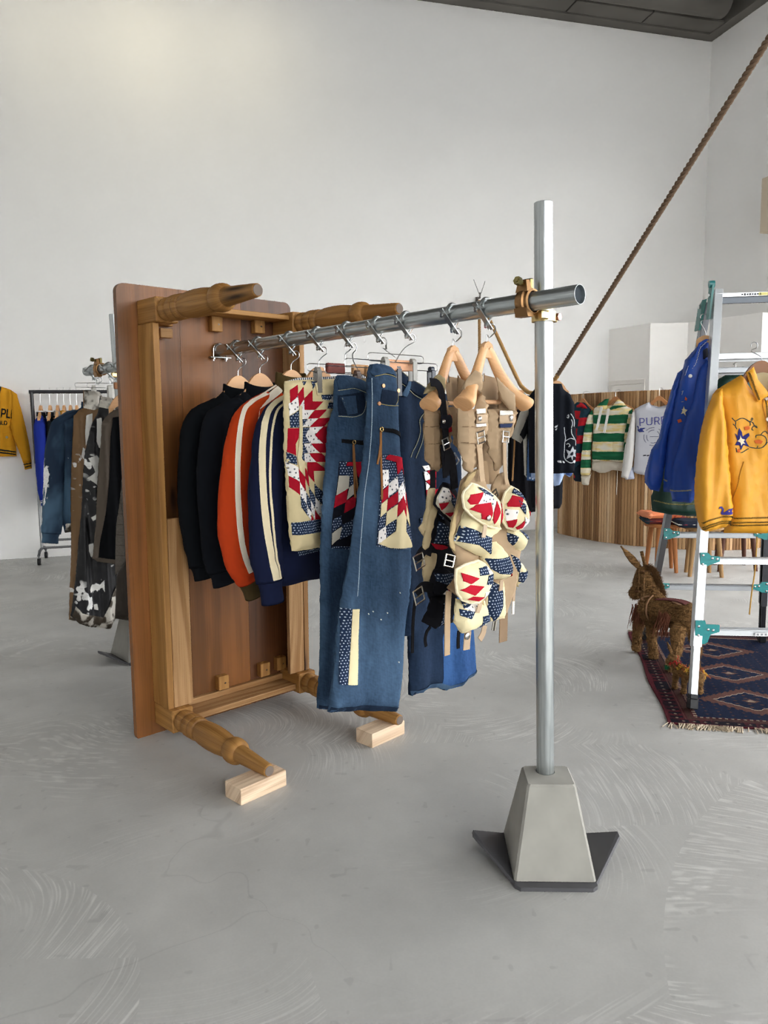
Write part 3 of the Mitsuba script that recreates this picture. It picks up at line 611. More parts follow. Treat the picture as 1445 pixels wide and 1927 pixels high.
class Sleeve:
    """a tapering cloth tube; phi 0 = +s, 90 = front, 180 = -s"""
    def __init__(self, path, ra, rb, wr=0.004, seed=0, n=26, steps=44, flat=(1, 0, 0), squash=None):
        self.P = spline(path, steps); N = len(self.P); u = np.linspace(0, 1, N); self.u = u
        self.t = np.gradient(self.P, axis=0); self.t /= np.linalg.norm(self.t, axis=1, keepdims=True)
        f = np.asarray(flat, float); a = f - self.t * (self.t @ f)[:, None]; self.a = a / np.linalg.norm(a, axis=1, keepdims=True); self.b = np.cross(self.t, self.a)
        self.ra = np.interp(u, np.linspace(0, 1, len(ra)), ra); self.rb = np.interp(u, np.linspace(0, 1, len(rb)), rb)
        self.wr, self.seed = wr, seed; self.len = np.linalg.norm(np.diff(self.P, axis=0), axis=1).sum()
        th = np.arange(n) / n * 2 * np.pi; U, PH = np.meshgrid(u, th, indexing='ij')
        V = self.pt(U.ravel(), PH.ravel()); F = []
        i, j = np.meshgrid(np.arange(N - 1), np.arange(n), indexing='ij'); j2 = (j + 1) % n
        q = np.stack([i * n + j, i * n + j2, (i + 1) * n + j2, (i + 1) * n + j], -1).reshape(-1, 4)
        F = np.vstack([q[:, [0, 1, 2]], q[:, [0, 2, 3]]]); k = len(V)
        V = np.vstack([V, self.P[0], self.P[-1] - self.t[-1] * 0.012]); jj = np.arange(n); L = (N - 1) * n
        F = np.vstack([F, np.stack([np.full(n, k), (jj + 1) % n, jj], 1), np.stack([np.full(n, k + 1), L + jj, L + (jj + 1) % n], 1)])
        self.mesh = trimesh.Trimesh(V, F, process=False)
        uu = np.concatenate([U.ravel() * 0 + PH.ravel() * 0.06, [0, 0]]); vv = np.concatenate([V[:-2, 1], [V[-2, 1], V[-1, 1]]]); self.mesh.uvs = np.stack([uu + V[:, 0] * 0.3, vv], 1)
    def pt(self, u, phi, off=0.0):
        u = np.asarray(u, float); phi = np.asarray(phi, float)
        I = lambda A: np.stack([np.interp(u, self.u, A[:, k]) for k in range(3)], 1)
        P, a, b = I(self.P), I(self.a), I(self.b); ra = np.interp(u, self.u, self.ra); rb = np.interp(u, self.u, self.rb)
        q = np.stack([np.cos(phi) * 1.3, np.sin(phi) * 1.3, u * self.len * 16 + self.seed * 11.0], 1)
        w = self.wr * ((meshkit.noise(q, self.seed) - 0.5) * 2 + (meshkit.noise(q * [2.2, 2.2, 2.4], self.seed + 5) - 0.5))
        w = w + off
        return P + a * (np.cos(phi) * (ra + w))[:, None] + b * (np.sin(phi) * (rb + w))[:, None]
    def strip(self, u0, u1, p0, p1, width, off=0.0018, n=30):
        """ribbon lying on the sleeve from (u0, angle p0) to (u1, angle p1) in degrees"""
        u = np.linspace(u0, u1, n); ph = np.radians(np.interp(u, np.linspace(u0, u1, len(p0)) if np.ndim(p0) else [u0, u1], p0 if np.ndim(p0) else [p0, p1]))
        r = np.interp(u, self.u, (self.ra + self.rb) / 2); dphi = width / 2 / r
        rows = [self.pt(u, ph + f * dphi, o) for f, o in ((-1, 0.0), (-1, off), (-.33, off), (.33, off), (1, off), (1, 0.0))]
        V = np.stack(rows, 1).reshape(-1, 3); m = 6; F = []
        for i in range(n - 1):
            for j in range(m):
                a_, b_ = i * m + j, i * m + (j + 1) % m; F += [[a_, b_, b_ + m], [a_, b_ + m, a_ + m]]
        k = trimesh.Trimesh(V, np.array(F), process=False); trimesh.repair.fix_normals(k); return k
def mirror(pts): return [(-s, z) for s, z in pts[::-1]]
def jacket(M, label, color, mat='m_cloth', group=None, name='jacket', cat='jacket', neck=0.066, zn=1.372, sh=(0.215, 1.292), half=0.22, hem=0.71, slv=None, ra=(.018, .034, .05, .056, .058, .056, .05), rb=(.03, .038, .045, .047, .044, .042, .036), cuff=None, thick=0.045, collar=None, hemband=None, seed=1, both=True, wob=0.006, zdip=1.335, cuff_len=0.055):
    k = thing(name, label, cat, group)
    L = [(-neck, zn), (-sh[0] * 0.6, zn - (zn - sh[1]) * 0.55), (-sh[0], sh[1]), (-sh[0] - 0.008, sh[1] - 0.06), (-half + 0.012, sh[1] - 0.3), (-half, (sh[1] + hem) / 2), (-half + 0.004, hem + 0.04), (-half + 0.012, hem)]
    out = L + mirror(L)
    out = out + [(neck * 0.6, zdip + 0.01), (0, zdip), (-neck * 0.6, zdip + 0.01)]
    fo = wave((0.007, 3.1, 0.25, seed), (0.005, 6.3, -0.5, seed * 2.0))
    b = Puff(out, thick=thick, rim=0.09, res=0.017, fold=fo, wob=wob, seed=seed)
    put('body', b.mesh, mat, k, M=M, smooth=True, color=color)
    S = []
    slv = slv or [(-0.10, 1.325, 0.0), (-0.16, 1.287, 0.0), (-0.205, 1.225, 0.008), (-0.228, 1.1, 0.016), (-0.23, 0.9, 0.024), (-0.22, 0.75, 0.03), (-0.20, 0.66, 0.032)]
    for sg in ((1, -1) if both else (1,)):
        p = [(sg * x, z, n) for x, z, n in slv]
        s_ = Sleeve(p, ra, rb, wr=0.005, seed=seed + (sg < 0) * 3); S.append(s_)
        kk = put('sleeve', s_.mesh, mat, k, M=M, smooth=True, color=color)
        e, d = s_.P[-1], s_.t[-1]
        cc = cuff or color
        c2 = Sleeve([e - d * 0.006, e + d * cuff_len * 0.4, e + d * cuff_len], (ra[-1] * 0.92, ra[-1] * 0.8, ra[-1] * 0.82), (rb[-1] * 0.92, rb[-1] * 0.8, rb[-1] * 0.82), wr=0.002, seed=seed, steps=10)
        put('cuff', c2.mesh, mat if not cuff else 'm_cloth', kk, M=M, smooth=True, color=cc)
    if collar is not None:
        col, hc, flare = collar
        aa = np.linspace(0, 2 * np.pi, 37)
        p0 = np.stack([neck * 1.08 * np.cos(aa), zn - 0.018 - 0.022 * (np.sin(aa) > 0) * np.sin(aa), 0.04 * np.sin(aa)], 1)
        p1 = np.stack([neck * (0.96 + flare) * np.cos(aa), zn + hc - 0.02 * np.clip(np.sin(aa), 0, 1), 0.036 * np.sin(aa)], 1)
        V = np.vstack([p0, p1, p1 * [0.93, 1, 0.93], p0 * [0.93, 1, 0.93]]); n = 37; F = []
        for i in range(n - 1):
            for r_ in range(4):
                a_, b_ = r_ * n + i, ((r_ + 1) % 4) * n + i; F += [[a_, a_ + 1, b_ + 1], [a_, b_ + 1, b_]]
        cm = trimesh.Trimesh(V, np.array(F), process=False); trimesh.repair.fix_normals(cm)
        put('collar', cm, 'm_cloth' if mat != 'm_satin' else mat, k, M=M, smooth=50, color=col)
    if hemband is not None:
        col, hh = hemband
        pm = b.patch([(-half + .008, hem + hh), (half - .008, hem + hh), (half - .012, hem), (-half + .012, hem)], off=0.002)
        if pm is not None: put('hem_band', pm, 'm_cloth', k, M=M, smooth=True, color=col)
    return k, b, S
G1 = 'wooden hangers on the rail'
# two black jackets
wood_hanger(rf(1.557), 'wooden hanger of the rearmost black jacket nearest the table', G1)
jacket(rf(1.557), 'plain black jacket nearest the table underside', '0d1014', collar=('0b0e12', 0.026, 0.04), seed=2, slv=[(-0.10, 1.325, 0.0), (-0.16, 1.285, 0.0), (-0.2, 1.235, 0.004), (-0.222, 1.1, 0.01), (-0.232, 0.95, 0.014), (-0.22, 0.79, 0.018), (-0.205, 0.70, 0.02)], half=0.19, hem=0.72, ra=(.018, .034, .048, .055, .058, .057, .055))
wood_hanger(rf(1.403), 'wooden hanger of the second black jacket beside the orange jacket', G1)
jacket(rf(1.403), 'plain black jacket between the other black jacket and the orange one', '0f1218', collar=('0c0f14', 0.026, 0.04), seed=5, slv=[(-0.10, 1.325, 0.0), (-0.16, 1.285, 0.0), (-0.202, 1.235, 0.004), (-0.224, 1.1, 0.01), (-0.23, 0.95, 0.014), (-0.222, 0.79, 0.018), (-0.205, 0.70, 0.02)], half=0.19, hem=0.72, ra=(.018, .034, .05, .058, .062, .064, .066))
# orange track jacket with an olive rib
wood_hanger(rf(1.2), 'wooden hanger above the orange track jacket', G1)
SL = [(-0.10, 1.335, 0.0), (-0.165, 1.292, 0.0), (-0.213, 1.23, 0.008), (-0.256, 1.06, 0.018), (-0.27, 0.9, 0.026), (-0.265, 0.80, 0.03), (-0.245, 0.73, 0.032), (-0.232, 0.69, 0.034)]
k, b, S = jacket(rf(1.2), 'orange track jacket with two white sleeve stripes and olive collar', 'b23a17', collar=('4a3c22', 0.05, 0.0), cuff='41351f', seed=8, slv=SL, half=0.205, hem=0.70, ra=(.018, .034, .050, .060, .066, .064, .055, .042), rb=(.03, .038, .046, .05, .05, .046, .04, .034), cuff_len=0.06)
put('stripe', S[0].strip(0.02, 0.86, [150, 140, 112, 100, 92], 0, 0.017, off=0.003, n=40), 'm_cloth', k, M=rf(1.2), smooth=40, color='ece2cf')
put('stripe', b.patch([(-0.205, 1.292), (-0.07, 1.372), (-0.066, 1.352), (-0.165, 1.288), (-0.19, 1.2), (-0.2, 1.15), (-0.213, 1.2)], off=0.004), 'm_cloth', k, M=rf(1.2), smooth=True, color='ece2cf')
put('stripe', tube(np.column_stack([np.linspace(-0.07, -0.2, 8), np.linspace(1.374, 1.302, 8), np.full(8, 0.002)]), (0.006, 0.003), n=8, flat=(0, 0, 1)), 'm_cloth', k, M=rf(1.2), color='ece2cf')
for pts, mt in (([(-.19, 1.09), (-.15, 1.13), (-.14, 1.08), (-.19, 1.07)], 'm_cloth'), ([(-.2, 1.065), (-.13, 1.075), (-.13, 1.02), (-.2, 1.03)], 'm_navydot'), ([(-.2, 1.02), (-.13, 1.015), (-.14, .97), (-.2, .985)], 'm_whitedot')):
    pm = b.patch(pts, off=0.003)
    if pm is not None: put('patch', pm, mt, k, M=rf(1.2), smooth=True, color='ddd3bd' if mt == 'm_cloth' else None)
# navy track jacket with cream stripes
wood_hanger(rf(1.037), 'wooden hanger half hidden behind the grey trouser clip', G1)
SL = [(-0.10, 1.327, 0.0), (-0.17, 1.285, 0.0), (-0.214, 1.225, 0.008), (-0.245, 1.08, 0.018), (-0.262, 0.92, 0.028), (-0.262, 0.8, 0.034), (-0.256, 0.72, 0.038)]
k, b, S = jacket(rf(1.037), 'navy track jacket with broad cream sleeve stripes', '141a33', collar=('12172e', 0.02, 0.0), seed=11, slv=SL, half=0.225, hem=0.685, ra=(.018, .034, .050, .058, .060, .057, .050), rb=(.03, .038, .046, .05, .05, .046, .04), cuff_len=0.075)
put('stripe', S[0].strip(0.02, 0.985, [165, 150, 140, 122, 104, 92], 0, 0.021, off=0.003, n=44), 'm_cloth', k, M=rf(1.037), smooth=40, color='dccfae')
put('stripe', S[0].strip(0.05, 0.985, [118, 116, 112, 106, 94, 82, 72], 0, 0.007, off=0.003, n=36), 'm_cloth', k, M=rf(1.037), smooth=40, color='dccfae')
put('stripe', b.patch([(-0.205, 1.29), (-0.065, 1.372), (-0.06, 1.345), (-0.155, 1.283), (-0.185, 1.2), (-0.195, 1.1), (-0.212, 1.1)], off=0.004), 'm_cloth', k, M=rf(1.037), smooth=True, color='dccfae')
put('stripe', tube(np.column_stack([np.linspace(-0.065, -0.2, 8), np.linspace(1.374, 1.30, 8), np.full(8, 0.006)]), (0.011, 0.004), n=8, flat=(0, 0, 1)), 'm_cloth', k, M=rf(1.037), color='dccfae')
for pts, mt in (([(-.17, 1.03), (-.02, 1.06), (-.02, .99), (-.16, .96)], 'm_navydot'), ([(-.16, .955), (-.02, .985), (-.02, .93), (-.15, .91)], 'm_whitedot'), ([(-.15, .83), (.05, .84), (.05, .80), (-.15, .79)], 'm_navydot')):
    pm = b.patch(pts, off=0.003)
    if pm is not None: put('patch', pm, mt, k, M=rf(1.037), smooth=True)

# ---------------------------------------------------------------- patchwork shorts
TS = 0.915
clip_hanger(rf(TS, 0.02), 'dark red block trouser hanger with grey clips over the patchwork shorts', 1.415, (-0.117, 0.11), blocks=((-0.08, -0.005, '6b3630'), (0.03, 0.1, 'b98f66')), clip_col='77726b', half=0.16, clip_z=0.072, hook=(0.015, 1.5))
def fold_shorts(s, z):
    return 0.012 * np.sin(s * 38 + 1.2 + z * 2) * np.clip((1.36 - z) * 4, 0, 1) + 0.006 * np.sin(s * 80 + z * 9) * np.clip((1.2 - z) * 2, 0.2, 1)
shorts = Puff([(-0.233,1.37),(-0.183,1.375),(-0.097,1.379),(-0.006,1.384),(0.113,1.389),(0.136,1.302),(0.125,1.135),(0.111,0.986),(0.094,0.799),(-0.022,0.815),(-0.098,0.821),(-0.169,0.824),(-0.231,0.828),(-0.239,0.918),(-0.241,1.012),(-0.244,1.098),(-0.246,1.157),(-0.242,1.232),(-0.241,1.299)], thick=0.022, rim=0.03, res=0.011, fold=fold_shorts, wob=0.009, seed=21)
sk = thing('quilted_shorts', 'cream red and navy patchwork quilted shorts under grey trouser clips', 'shorts')
MS = rf(TS)
put('body', shorts.mesh, 'm_cloth', sk, M=MS, smooth=True, color='cdbd94')
def quilt(parent, surf, M, plist, off=0.001, stack=0.0):
    for i, (mat, pts) in enumerate(plist):
        m = surf.patch(pts, off=off + (stack if i else 0) + 0.00005 * i, th=0.0016, res=0.012)
        if m is None: continue
        col = {'r': '9c1426', 'c': 'd3c49c', 'k': '12131c', 'g': 'b9b3a6'}.get(mat)
        put('patch', m, 'm_cloth' if col else {'n': 'm_navydot', 'w': 'm_whitedot', 't': 'm_ticking'}[mat], parent, M=M, smooth=True, color=col)
K5 = (525, 690, 0.09689)
quilt(sk, shorts, MS, [
 ('r', [(-0.228,1.342),(-0.201,1.358),(-0.203,1.325),(-0.222,1.309),(-0.23,1.3)]),
 ('w', [(-0.234,1.299),(-0.204,1.323),(-0.204,1.282),(-0.234,1.262)]),
 ('n', [(-0.234,1.26),(-0.204,1.278),(-0.206,1.224),(-0.234,1.224)]),
 ('r', [(-0.239,1.222),(-0.207,1.222),(-0.212,1.192),(-0.223,1.172),(-0.221,1.136),(-0.244,1.148)]),
 ('n', [(-0.245,1.147),(-0.22,1.133),(-0.22,1.106),(-0.245,1.116)]),
 ('r', [(-0.202,1.329),(-0.178,1.352),(-0.177,1.313),(-0.203,1.291)]),
 ('w', [(-0.198,1.293),(-0.177,1.311),(-0.177,1.279),(-0.134,1.279),(-0.165,1.252),(-0.192,1.25)]),
 ('r', [(-0.176,1.315),(-0.144,1.342),(-0.142,1.307),(-0.1,1.307),(-0.132,1.28),(-0.176,1.28)]),
 ('r', [(-0.161,1.252),(-0.131,1.279),(-0.088,1.281),(-0.118,1.253)]),
 ('n', [(-0.192,1.25),(-0.166,1.25),(-0.193,1.227)]),
 ('w', [(-0.192,1.226),(-0.164,1.251),(-0.121,1.253),(-0.15,1.226)]),
 ('r', [(-0.149,1.225),(-0.118,1.253),(-0.072,1.254),(-0.101,1.226)]),
 ('n', [(-0.193,1.224),(-0.152,1.224),(-0.178,1.198),(-0.152,1.173),(-0.188,1.173),(-0.198,1.155)]),
 ('w', [(-0.151,1.224),(-0.104,1.226),(-0.133,1.199),(-0.106,1.171),(-0.152,1.172),(-0.177,1.198)]),
 ('r', [(-0.102,1.226),(-0.058,1.226),(-0.082,1.198),(-0.057,1.172),(-0.104,1.171),(-0.132,1.199)]),
 ('w', [(-0.189,1.172),(-0.148,1.172),(-0.116,1.141),(-0.163,1.141)]),
 ('r', [(-0.146,1.171),(-0.101,1.171),(-0.066,1.14),(-0.115,1.141)]),
 ('n', [(-0.198,1.153),(-0.188,1.17),(-0.166,1.142),(-0.188,1.141),(-0.188,1.117),(-0.204,1.124)]),
 ('w', [(-0.188,1.14),(-0.158,1.14),(-0.127,1.111),(-0.184,1.113)]),
 ('r', [(-0.158,1.14),(-0.111,1.139),(-0.077,1.109),(-0.126,1.111)]),
 ('n', [(-0.107,1.328),(-0.058,1.33),(-0.078,1.311),(-0.103,1.314)]),
 ('w', [(-0.076,1.311),(-0.058,1.329),(-0.033,1.328),(-0.033,1.306),(-0.061,1.304)]),
 ('n', [(-0.078,1.304),(-0.039,1.303),(-0.062,1.284),(-0.085,1.285)]),
 ('w', [(-0.062,1.282),(-0.035,1.304),(-0.035,1.275),(-0.06,1.273)]),
 ('n', [(-0.066,1.272),(-0.038,1.274),(-0.04,1.253),(-0.067,1.255)]),
 ('n', [(-0.176,1.37),(-0.161,1.37),(-0.176,1.357)]),
 ('n', [(-0.143,1.371),(-0.12,1.371),(-0.125,1.366),(-0.136,1.355),(-0.143,1.346)]),
 ('w', [(-0.246,1.116),(-0.217,1.098),(-0.213,1.053),(-0.242,1.073)]),
 ('r', [(-0.241,1.071),(-0.213,1.052),(-0.212,1.01),(-0.241,1.036)]),
 ('r', [(-0.215,1.092),(-0.189,1.065),(-0.189,1.02),(-0.213,1.053)]),
 ('w', [(-0.212,1.051),(-0.188,1.017),(-0.186,0.977),(-0.21,1.007)]),
 ('n', [(-0.209,1.006),(-0.186,0.977),(-0.186,0.943),(-0.208,0.97)]),
 ('r', [(-0.187,1.095),(-0.172,1.074),(-0.17,1.033),(-0.188,1.065)]),
 ('n', [(-0.186,1.015),(-0.166,0.991),(-0.168,0.952),(-0.185,0.977)]),
 ('w', [(-0.185,0.976),(-0.169,0.95),(-0.17,0.926),(-0.186,0.943)]),
 ('r', [(-0.17,1.112),(-0.126,1.11),(-0.091,1.081),(-0.139,1.082),(-0.141,1.046),(-0.171,1.075)]),
 ('n', [(-0.168,1.031),(-0.139,0.996),(-0.143,0.962),(-0.166,0.991)]),
 ('n', [(-0.139,1.04),(-0.108,1.013),(-0.109,0.971),(-0.138,0.999)]),
 ('w', [(-0.165,0.988),(-0.143,0.958),(-0.145,0.924),(-0.167,0.95)]),
 ('w', [(-0.139,0.995),(-0.11,0.969),(-0.112,0.927),(-0.139,0.958)]),
 ('r', [(-0.169,0.942),(-0.154,0.924),(-0.17,0.924)]),
 ('r', [(-0.14,0.953),(-0.111,0.921),(-0.145,0.923)]),
 ('n', [(-0.238,0.922),(-0.172,0.924),(-0.089,0.918),(0.036,0.908),(0.034,0.866),(-0.092,0.876),(-0.173,0.881),(-0.235,0.881)]),
])
pk = shorts.patch([(-0.203,1.29),(-0.192,1.293),(-0.195,1.204),(-0.202,1.125),(-0.19,1.113),(-0.213,1.09),(-0.219,1.129),(-0.209,1.188)], off=0.0035, th=0.003)
put('pocket_welt', pk, 'm_cloth', sk, M=MS, smooth=True, color='cfc09a')
lin = Puff([(-0.211,1.371),(-0.16,1.384),(0.019,1.395),(0.14,1.406),(0.14,1.388),(0.018,1.379),(-0.161,1.365)], thick=0.004, rim=0.01, res=0.012)
put('striped_lining', lin.mesh, 'm_ticking', sk, M=rf(TS, -0.03), smooth=True)
for pts in ([(-0.134,1.365),(-0.121,1.368),(-0.106,1.334),(-0.116,1.327),(-0.127,1.327)],):
    put('belt_loop', shorts.patch(pts, off=0.004, th=0.003), 'm_cloth', sk, M=MS, smooth=True, color='d2c49d')

# ---------------------------------------------------------------- three pairs of patched jeans
def jeans_fold(ph, a=0.015): return lambda s, z: a * np.sin(s * 26 + ph + 1.6 * z) * np.clip((1.5 - z) * 1.3, 0.25, 1) + 0.004 * np.sin(s * 70 + 2 * ph)
# A: the pair on the left, seen as a strip
TA = 0.83
clip_hanger(rf(0.879), 'trouser hanger with the brown clip on the left jeans', 1.405, (-0.005, 0.12), blocks=((0.03, 0.11, 'b48b62'),), clip_col='5e4a40', half=0.14, clip_z=0.075, n_off=0.05)
JA = Puff([(-0.101,1.371),(-0.092,1.388),(-0.054,1.389),(-0.014,1.381),(0.037,1.365),(0.075,1.343),(0.085,1.138),(0.081,0.939),(0.058,0.683),(0.011,0.26),(-0.107,0.285),(-0.213,0.32),(-0.196,0.46),(-0.181,0.669),(-0.172,0.824),(-0.154,0.977),(-0.137,1.095),(-0.125,1.23),(-0.106,1.28)], thick=0.028, rim=0.045, res=0.013, fold=jeans_fold(0.4), wob=0.004, seed=31)
ja = thing('jeans', 'blue jeans with coin pocket and narrow thigh patch, left of the three pairs', 'jeans')
MA = rf(TA)
put('body', JA.mesh, 'm_denim', ja, M=MA, smooth=True)
put('waistband', JA.patch([(-0.101,1.369),(-0.092,1.387),(-0.054,1.388),(-0.005,1.377),(0.06,1.351),(0.06,1.33),(0.004,1.338),(-0.044,1.349),(-0.097,1.343)], off=0.003, th=0.003), 'm_denim', ja, M=MA, smooth=True)
put('belt_loop', JA.patch([(0.018,1.364),(0.03,1.361),(0.017,1.298),(0.003,1.302)], off=0.006, th=0.003), 'm_denim', ja, M=MA, smooth=True)
put('pocket_bag', JA.patch([(-0.1,1.323),(-0.006,1.336),(-0.004,1.289),(-0.017,1.267),(-0.046,1.258),(-0.102,1.262)], off=0.0015, th=0.001), 'm_denimdark', ja, M=MA, smooth=True)
cpk = put('coin_pocket', JA.patch([(-0.096,1.319),(-0.042,1.323),(-0.035,1.267),(-0.08,1.262)], off=0.003, th=0.002), 'm_denim', ja, M=MA, smooth=True)
for pp in ([(-0.092,1.316),(-0.078,1.264)], [(-0.104,1.258),(-0.058,1.255),(-0.021,1.262),(-0.005,1.281),(0.001,1.315)], [(-0.1,1.339),(-0.044,1.346),(0.001,1.333)]):
    put('stitching', JA.line(pp, 0.0022, 0.003, n=12), 'm_cloth', ja, M=MA, color='a9a796')
def zip_part(surf, parent, M, quad, ring, tails):
    z = put('zip_tape', surf.patch(quad, off=0.003, th=0.002), 'm_cloth', parent, M=M, smooth=True, color='101114')
    c = surf.at(*ring, off=0.009)
    put('zip_pull', tube([c + 0.006 * np.array([math.cos(a), math.sin(a), 0.1]) for a in np.linspace(0, 2 * np.pi, 13)[:-1]], 0.0022, n=6, closed=True), 'm_metal', z, M=M, color=srgb('c9a66a'))
    for t_ in tails:
        p = np.asarray(t_, float); p = spline(p, 12); zz = surf.front(p[:, 0], p[:, 1]) + 0.006
        put('leather_cord', ribbon(np.column_stack([p, zz]), (1, 0, 0.2), 0.0065, 0.002), 'm_slat', z, M=M, smooth=False, color='8a5c30')
zip_part(JA, ja, MA, [(-0.1,1.185),(-0.012,1.178),(-0.014,1.164),(-0.1,1.174)], [(-0.062,1.174)][0], ([(-0.062,1.169),(-0.057,1.108),(-0.052,1.052),(-0.046,1.003)], [(-0.062,1.169),(-0.062,1.109),(-0.061,1.048),(-0.06,0.995)]))
quilt(ja, JA, MA, [
 ('k', [(-0.107,1.114),(-0.023,1.11),(-0.031,1.053),(-0.042,0.973),(-0.056,0.921),(-0.072,0.826),(-0.142,0.837),(-0.134,0.928),(-0.124,0.98),(-0.112,1.058)]),
 ('r', [(-0.085,1.111),(-0.023,1.11),(-0.031,1.066),(-0.043,1.059),(-0.055,1.097),(-0.089,1.1)]),
 ('n', [(-0.107,1.112),(-0.087,1.112),(-0.09,1.099),(-0.058,1.097),(-0.059,1.044),(-0.079,1.032),(-0.078,1.066),(-0.11,1.071)]),
 ('g', [(-0.11,1.069),(-0.079,1.068),(-0.082,1.028),(-0.12,1.006)]),
 ('g', [(-0.08,1.03),(-0.058,1.043),(-0.057,1.012),(-0.088,0.99)]),
 ('r', [(-0.122,1.005),(-0.086,1.025),(-0.09,0.983),(-0.128,0.966)]),
 ('r', [(-0.092,0.987),(-0.054,1.005),(-0.058,0.967),(-0.096,0.947)]),
 ('n', [(-0.134,0.928),(-0.105,0.939),(-0.103,0.909),(-0.139,0.887)]),
 ('g', [(-0.139,0.884),(-0.104,0.903),(-0.111,0.865),(-0.142,0.847)]),
 ('n', [(-0.103,0.909),(-0.061,0.927),(-0.067,0.879),(-0.109,0.862)]),
 ('n', [(-0.142,0.843),(-0.071,0.835),(-0.072,0.826),(-0.142,0.836)]),
], off=0.002, stack=0.0025)
put('hem', JA.patch([(-0.213,0.32),(-0.211,0.332),(-0.107,0.3),(0.012,0.273),(0.011,0.256),(-0.107,0.281)], off=0.002, th=0.002), 'm_denimdark', ja, M=MA, smooth=True)
# B: the middle pair with the star patch
TBj = 0.655
clip_hanger(rf(0.729), 'wire trouser hanger with a grey clip over the middle jeans', 1.432, (-0.05, 0.07), blocks=(), clip_col='8d8b84', half=0.12, clip_z=0.06, hook=(0.022, 1.5), n_off=0.082)
JB = Puff([(-0.118,1.387),(-0.109,1.409),(-0.074,1.414),(-0.039,1.406),(-0.008,1.391),(0.003,1.326),(0.006,1.227),(0.016,1.127),(0.032,1.007),(0.054,0.867),(0.057,0.745),(0.046,0.658),(0.02,0.557),(-0.001,0.437),(-0.032,0.311),(-0.12,0.333),(-0.228,0.363),(-0.307,0.383),(-0.286,0.455),(-0.272,0.518),(-0.253,0.628),(-0.227,0.738),(-0.191,0.83),(-0.156,1.021),(-0.138,1.149),(-0.125,1.276)], thick=0.034, rim=0.05, res=0.013, fold=jeans_fold(2.0, 0.010), wob=0.004, seed=33)
jb = thing('jeans', 'blue jeans with large star patchwork on the thigh, middle of the three pairs', 'jeans')
MBj = rf(TBj)
put('body', JB.mesh, 'm_denim', jb, M=MBj, smooth=True)
put('waistband', JB.patch([(-0.118,1.385),(-0.109,1.408),(-0.074,1.412),(-0.034,1.403),(-0.03,1.377),(-0.07,1.384),(-0.114,1.374)], off=0.003, th=0.003), 'm_denim', jb, M=MBj, smooth=True)
put('side_seam', JB.line([(-0.116,1.368),(-0.12,1.276),(-0.132,1.148),(-0.15,1.021),(-0.174,0.828),(-0.194,0.716)], 0.003, 0.001, n=24), 'm_cloth', jb, M=MBj, color='93a3b0')
put('pocket_opening', JB.patch([(-0.087,1.335),(-0.022,1.327),(-0.023,1.306),(-0.037,1.289),(-0.098,1.292)], off=0.0015, th=0.001), 'm_denimdark', jb, M=MBj, smooth=True)
for pp in ([(-0.103,1.292),(-0.059,1.286),(-0.019,1.286)], [(-0.018,1.329),(-0.02,1.306),(-0.037,1.289)], [(-0.11,1.373),(-0.07,1.38),(-0.03,1.372)]):
    put('stitching', JB.line(pp, 0.0022, 0.002, n=10), 'm_cloth', jb, M=MBj, color='a08f62')
for rv in [(-0.103,1.292),(-0.086,1.345),(-0.02,1.332)]:
    c = JB.at(*rv, off=0.002); put('rivet', tube([c, c + [0, 0, 0.004]], 0.0062, n=14), 'm_metal', jb, M=MBj, smooth=30, color=srgb('b98a6a'))
zip_part(JB, jb, MBj, [(-0.093,1.22),(-0.052,1.216),(0.003,1.2),(0.005,1.187),(-0.052,1.203),(-0.094,1.21)], [(-0.102,1.215)][0], ([(-0.102,1.21),(-0.108,1.156),(-0.12,1.111)], [(-0.102,1.21),(-0.106,1.131),(-0.106,1.058),(-0.107,1.004)]))
quilt(jb, JB, MBj, [
 ('n', [(-0.097,1.139),(-0.07,1.14),(0.016,1.124),(0.029,1.052),(0.038,0.952),(0.046,0.836),(0.011,0.835),(-0.059,0.846),(-0.127,0.863),(-0.11,1.015),(-0.102,1.094)]),
 ('r', [(-0.076,1.135),(-0.067,1.138),(0.016,1.122),(0.021,1.105),(0.01,1.071),(-0.009,1.095),(-0.038,1.076),(-0.043,1.114),(-0.083,1.125)]),
 ('w', [(-0.099,1.093),(-0.073,1.092),(-0.073,1.048),(-0.101,1.035)]),
 ('w', [(-0.072,1.049),(-0.041,1.07),(-0.038,1.033),(-0.077,1.008)]),
 ('w', [(-0.038,1.033),(-0.008,1.051),(0.014,1.022),(0.014,0.982),(-0.009,1.009),(-0.04,0.99)]),
 ('r', [(-0.101,1.031),(-0.074,1.044),(-0.077,1.007),(-0.107,0.993)]),
 ('r', [(-0.077,1.004),(-0.04,1.024),(-0.043,0.988),(-0.083,0.967)]),
 ('r', [(-0.041,0.987),(-0.009,1.009),(0.014,0.979),(0.012,0.939),(-0.008,0.965),(-0.046,0.946)]),
 ('c', [(-0.109,0.99),(-0.08,1.003),(-0.084,0.964),(-0.113,0.951)]),
 ('c', [(-0.084,0.963),(-0.043,0.984),(-0.047,0.941),(-0.089,0.921)]),
 ('c', [(-0.047,0.942),(-0.008,0.965),(0.012,0.938),(0.008,0.893),(0.033,0.861),(0.046,0.837),(-0.014,0.842),(-0.073,0.851),(-0.123,0.87),(-0.088,0.883),(-0.051,0.901)]),
 ('w', [(-0.12,0.909),(-0.09,0.92),(-0.09,0.883),(-0.124,0.87)]),
 ('r', [(0.016,1.009),(0.025,1.016),(0.03,0.974),(0.033,0.942),(0.017,0.975)]),
 ('w', [(0.013,1.063),(0.024,1.07),(0.029,1.016),(0.016,1.009)]),
 ('c', [(0.015,0.975),(0.031,0.945),(0.034,0.906),(0.013,0.934)]),
], off=0.002, stack=0.0025)
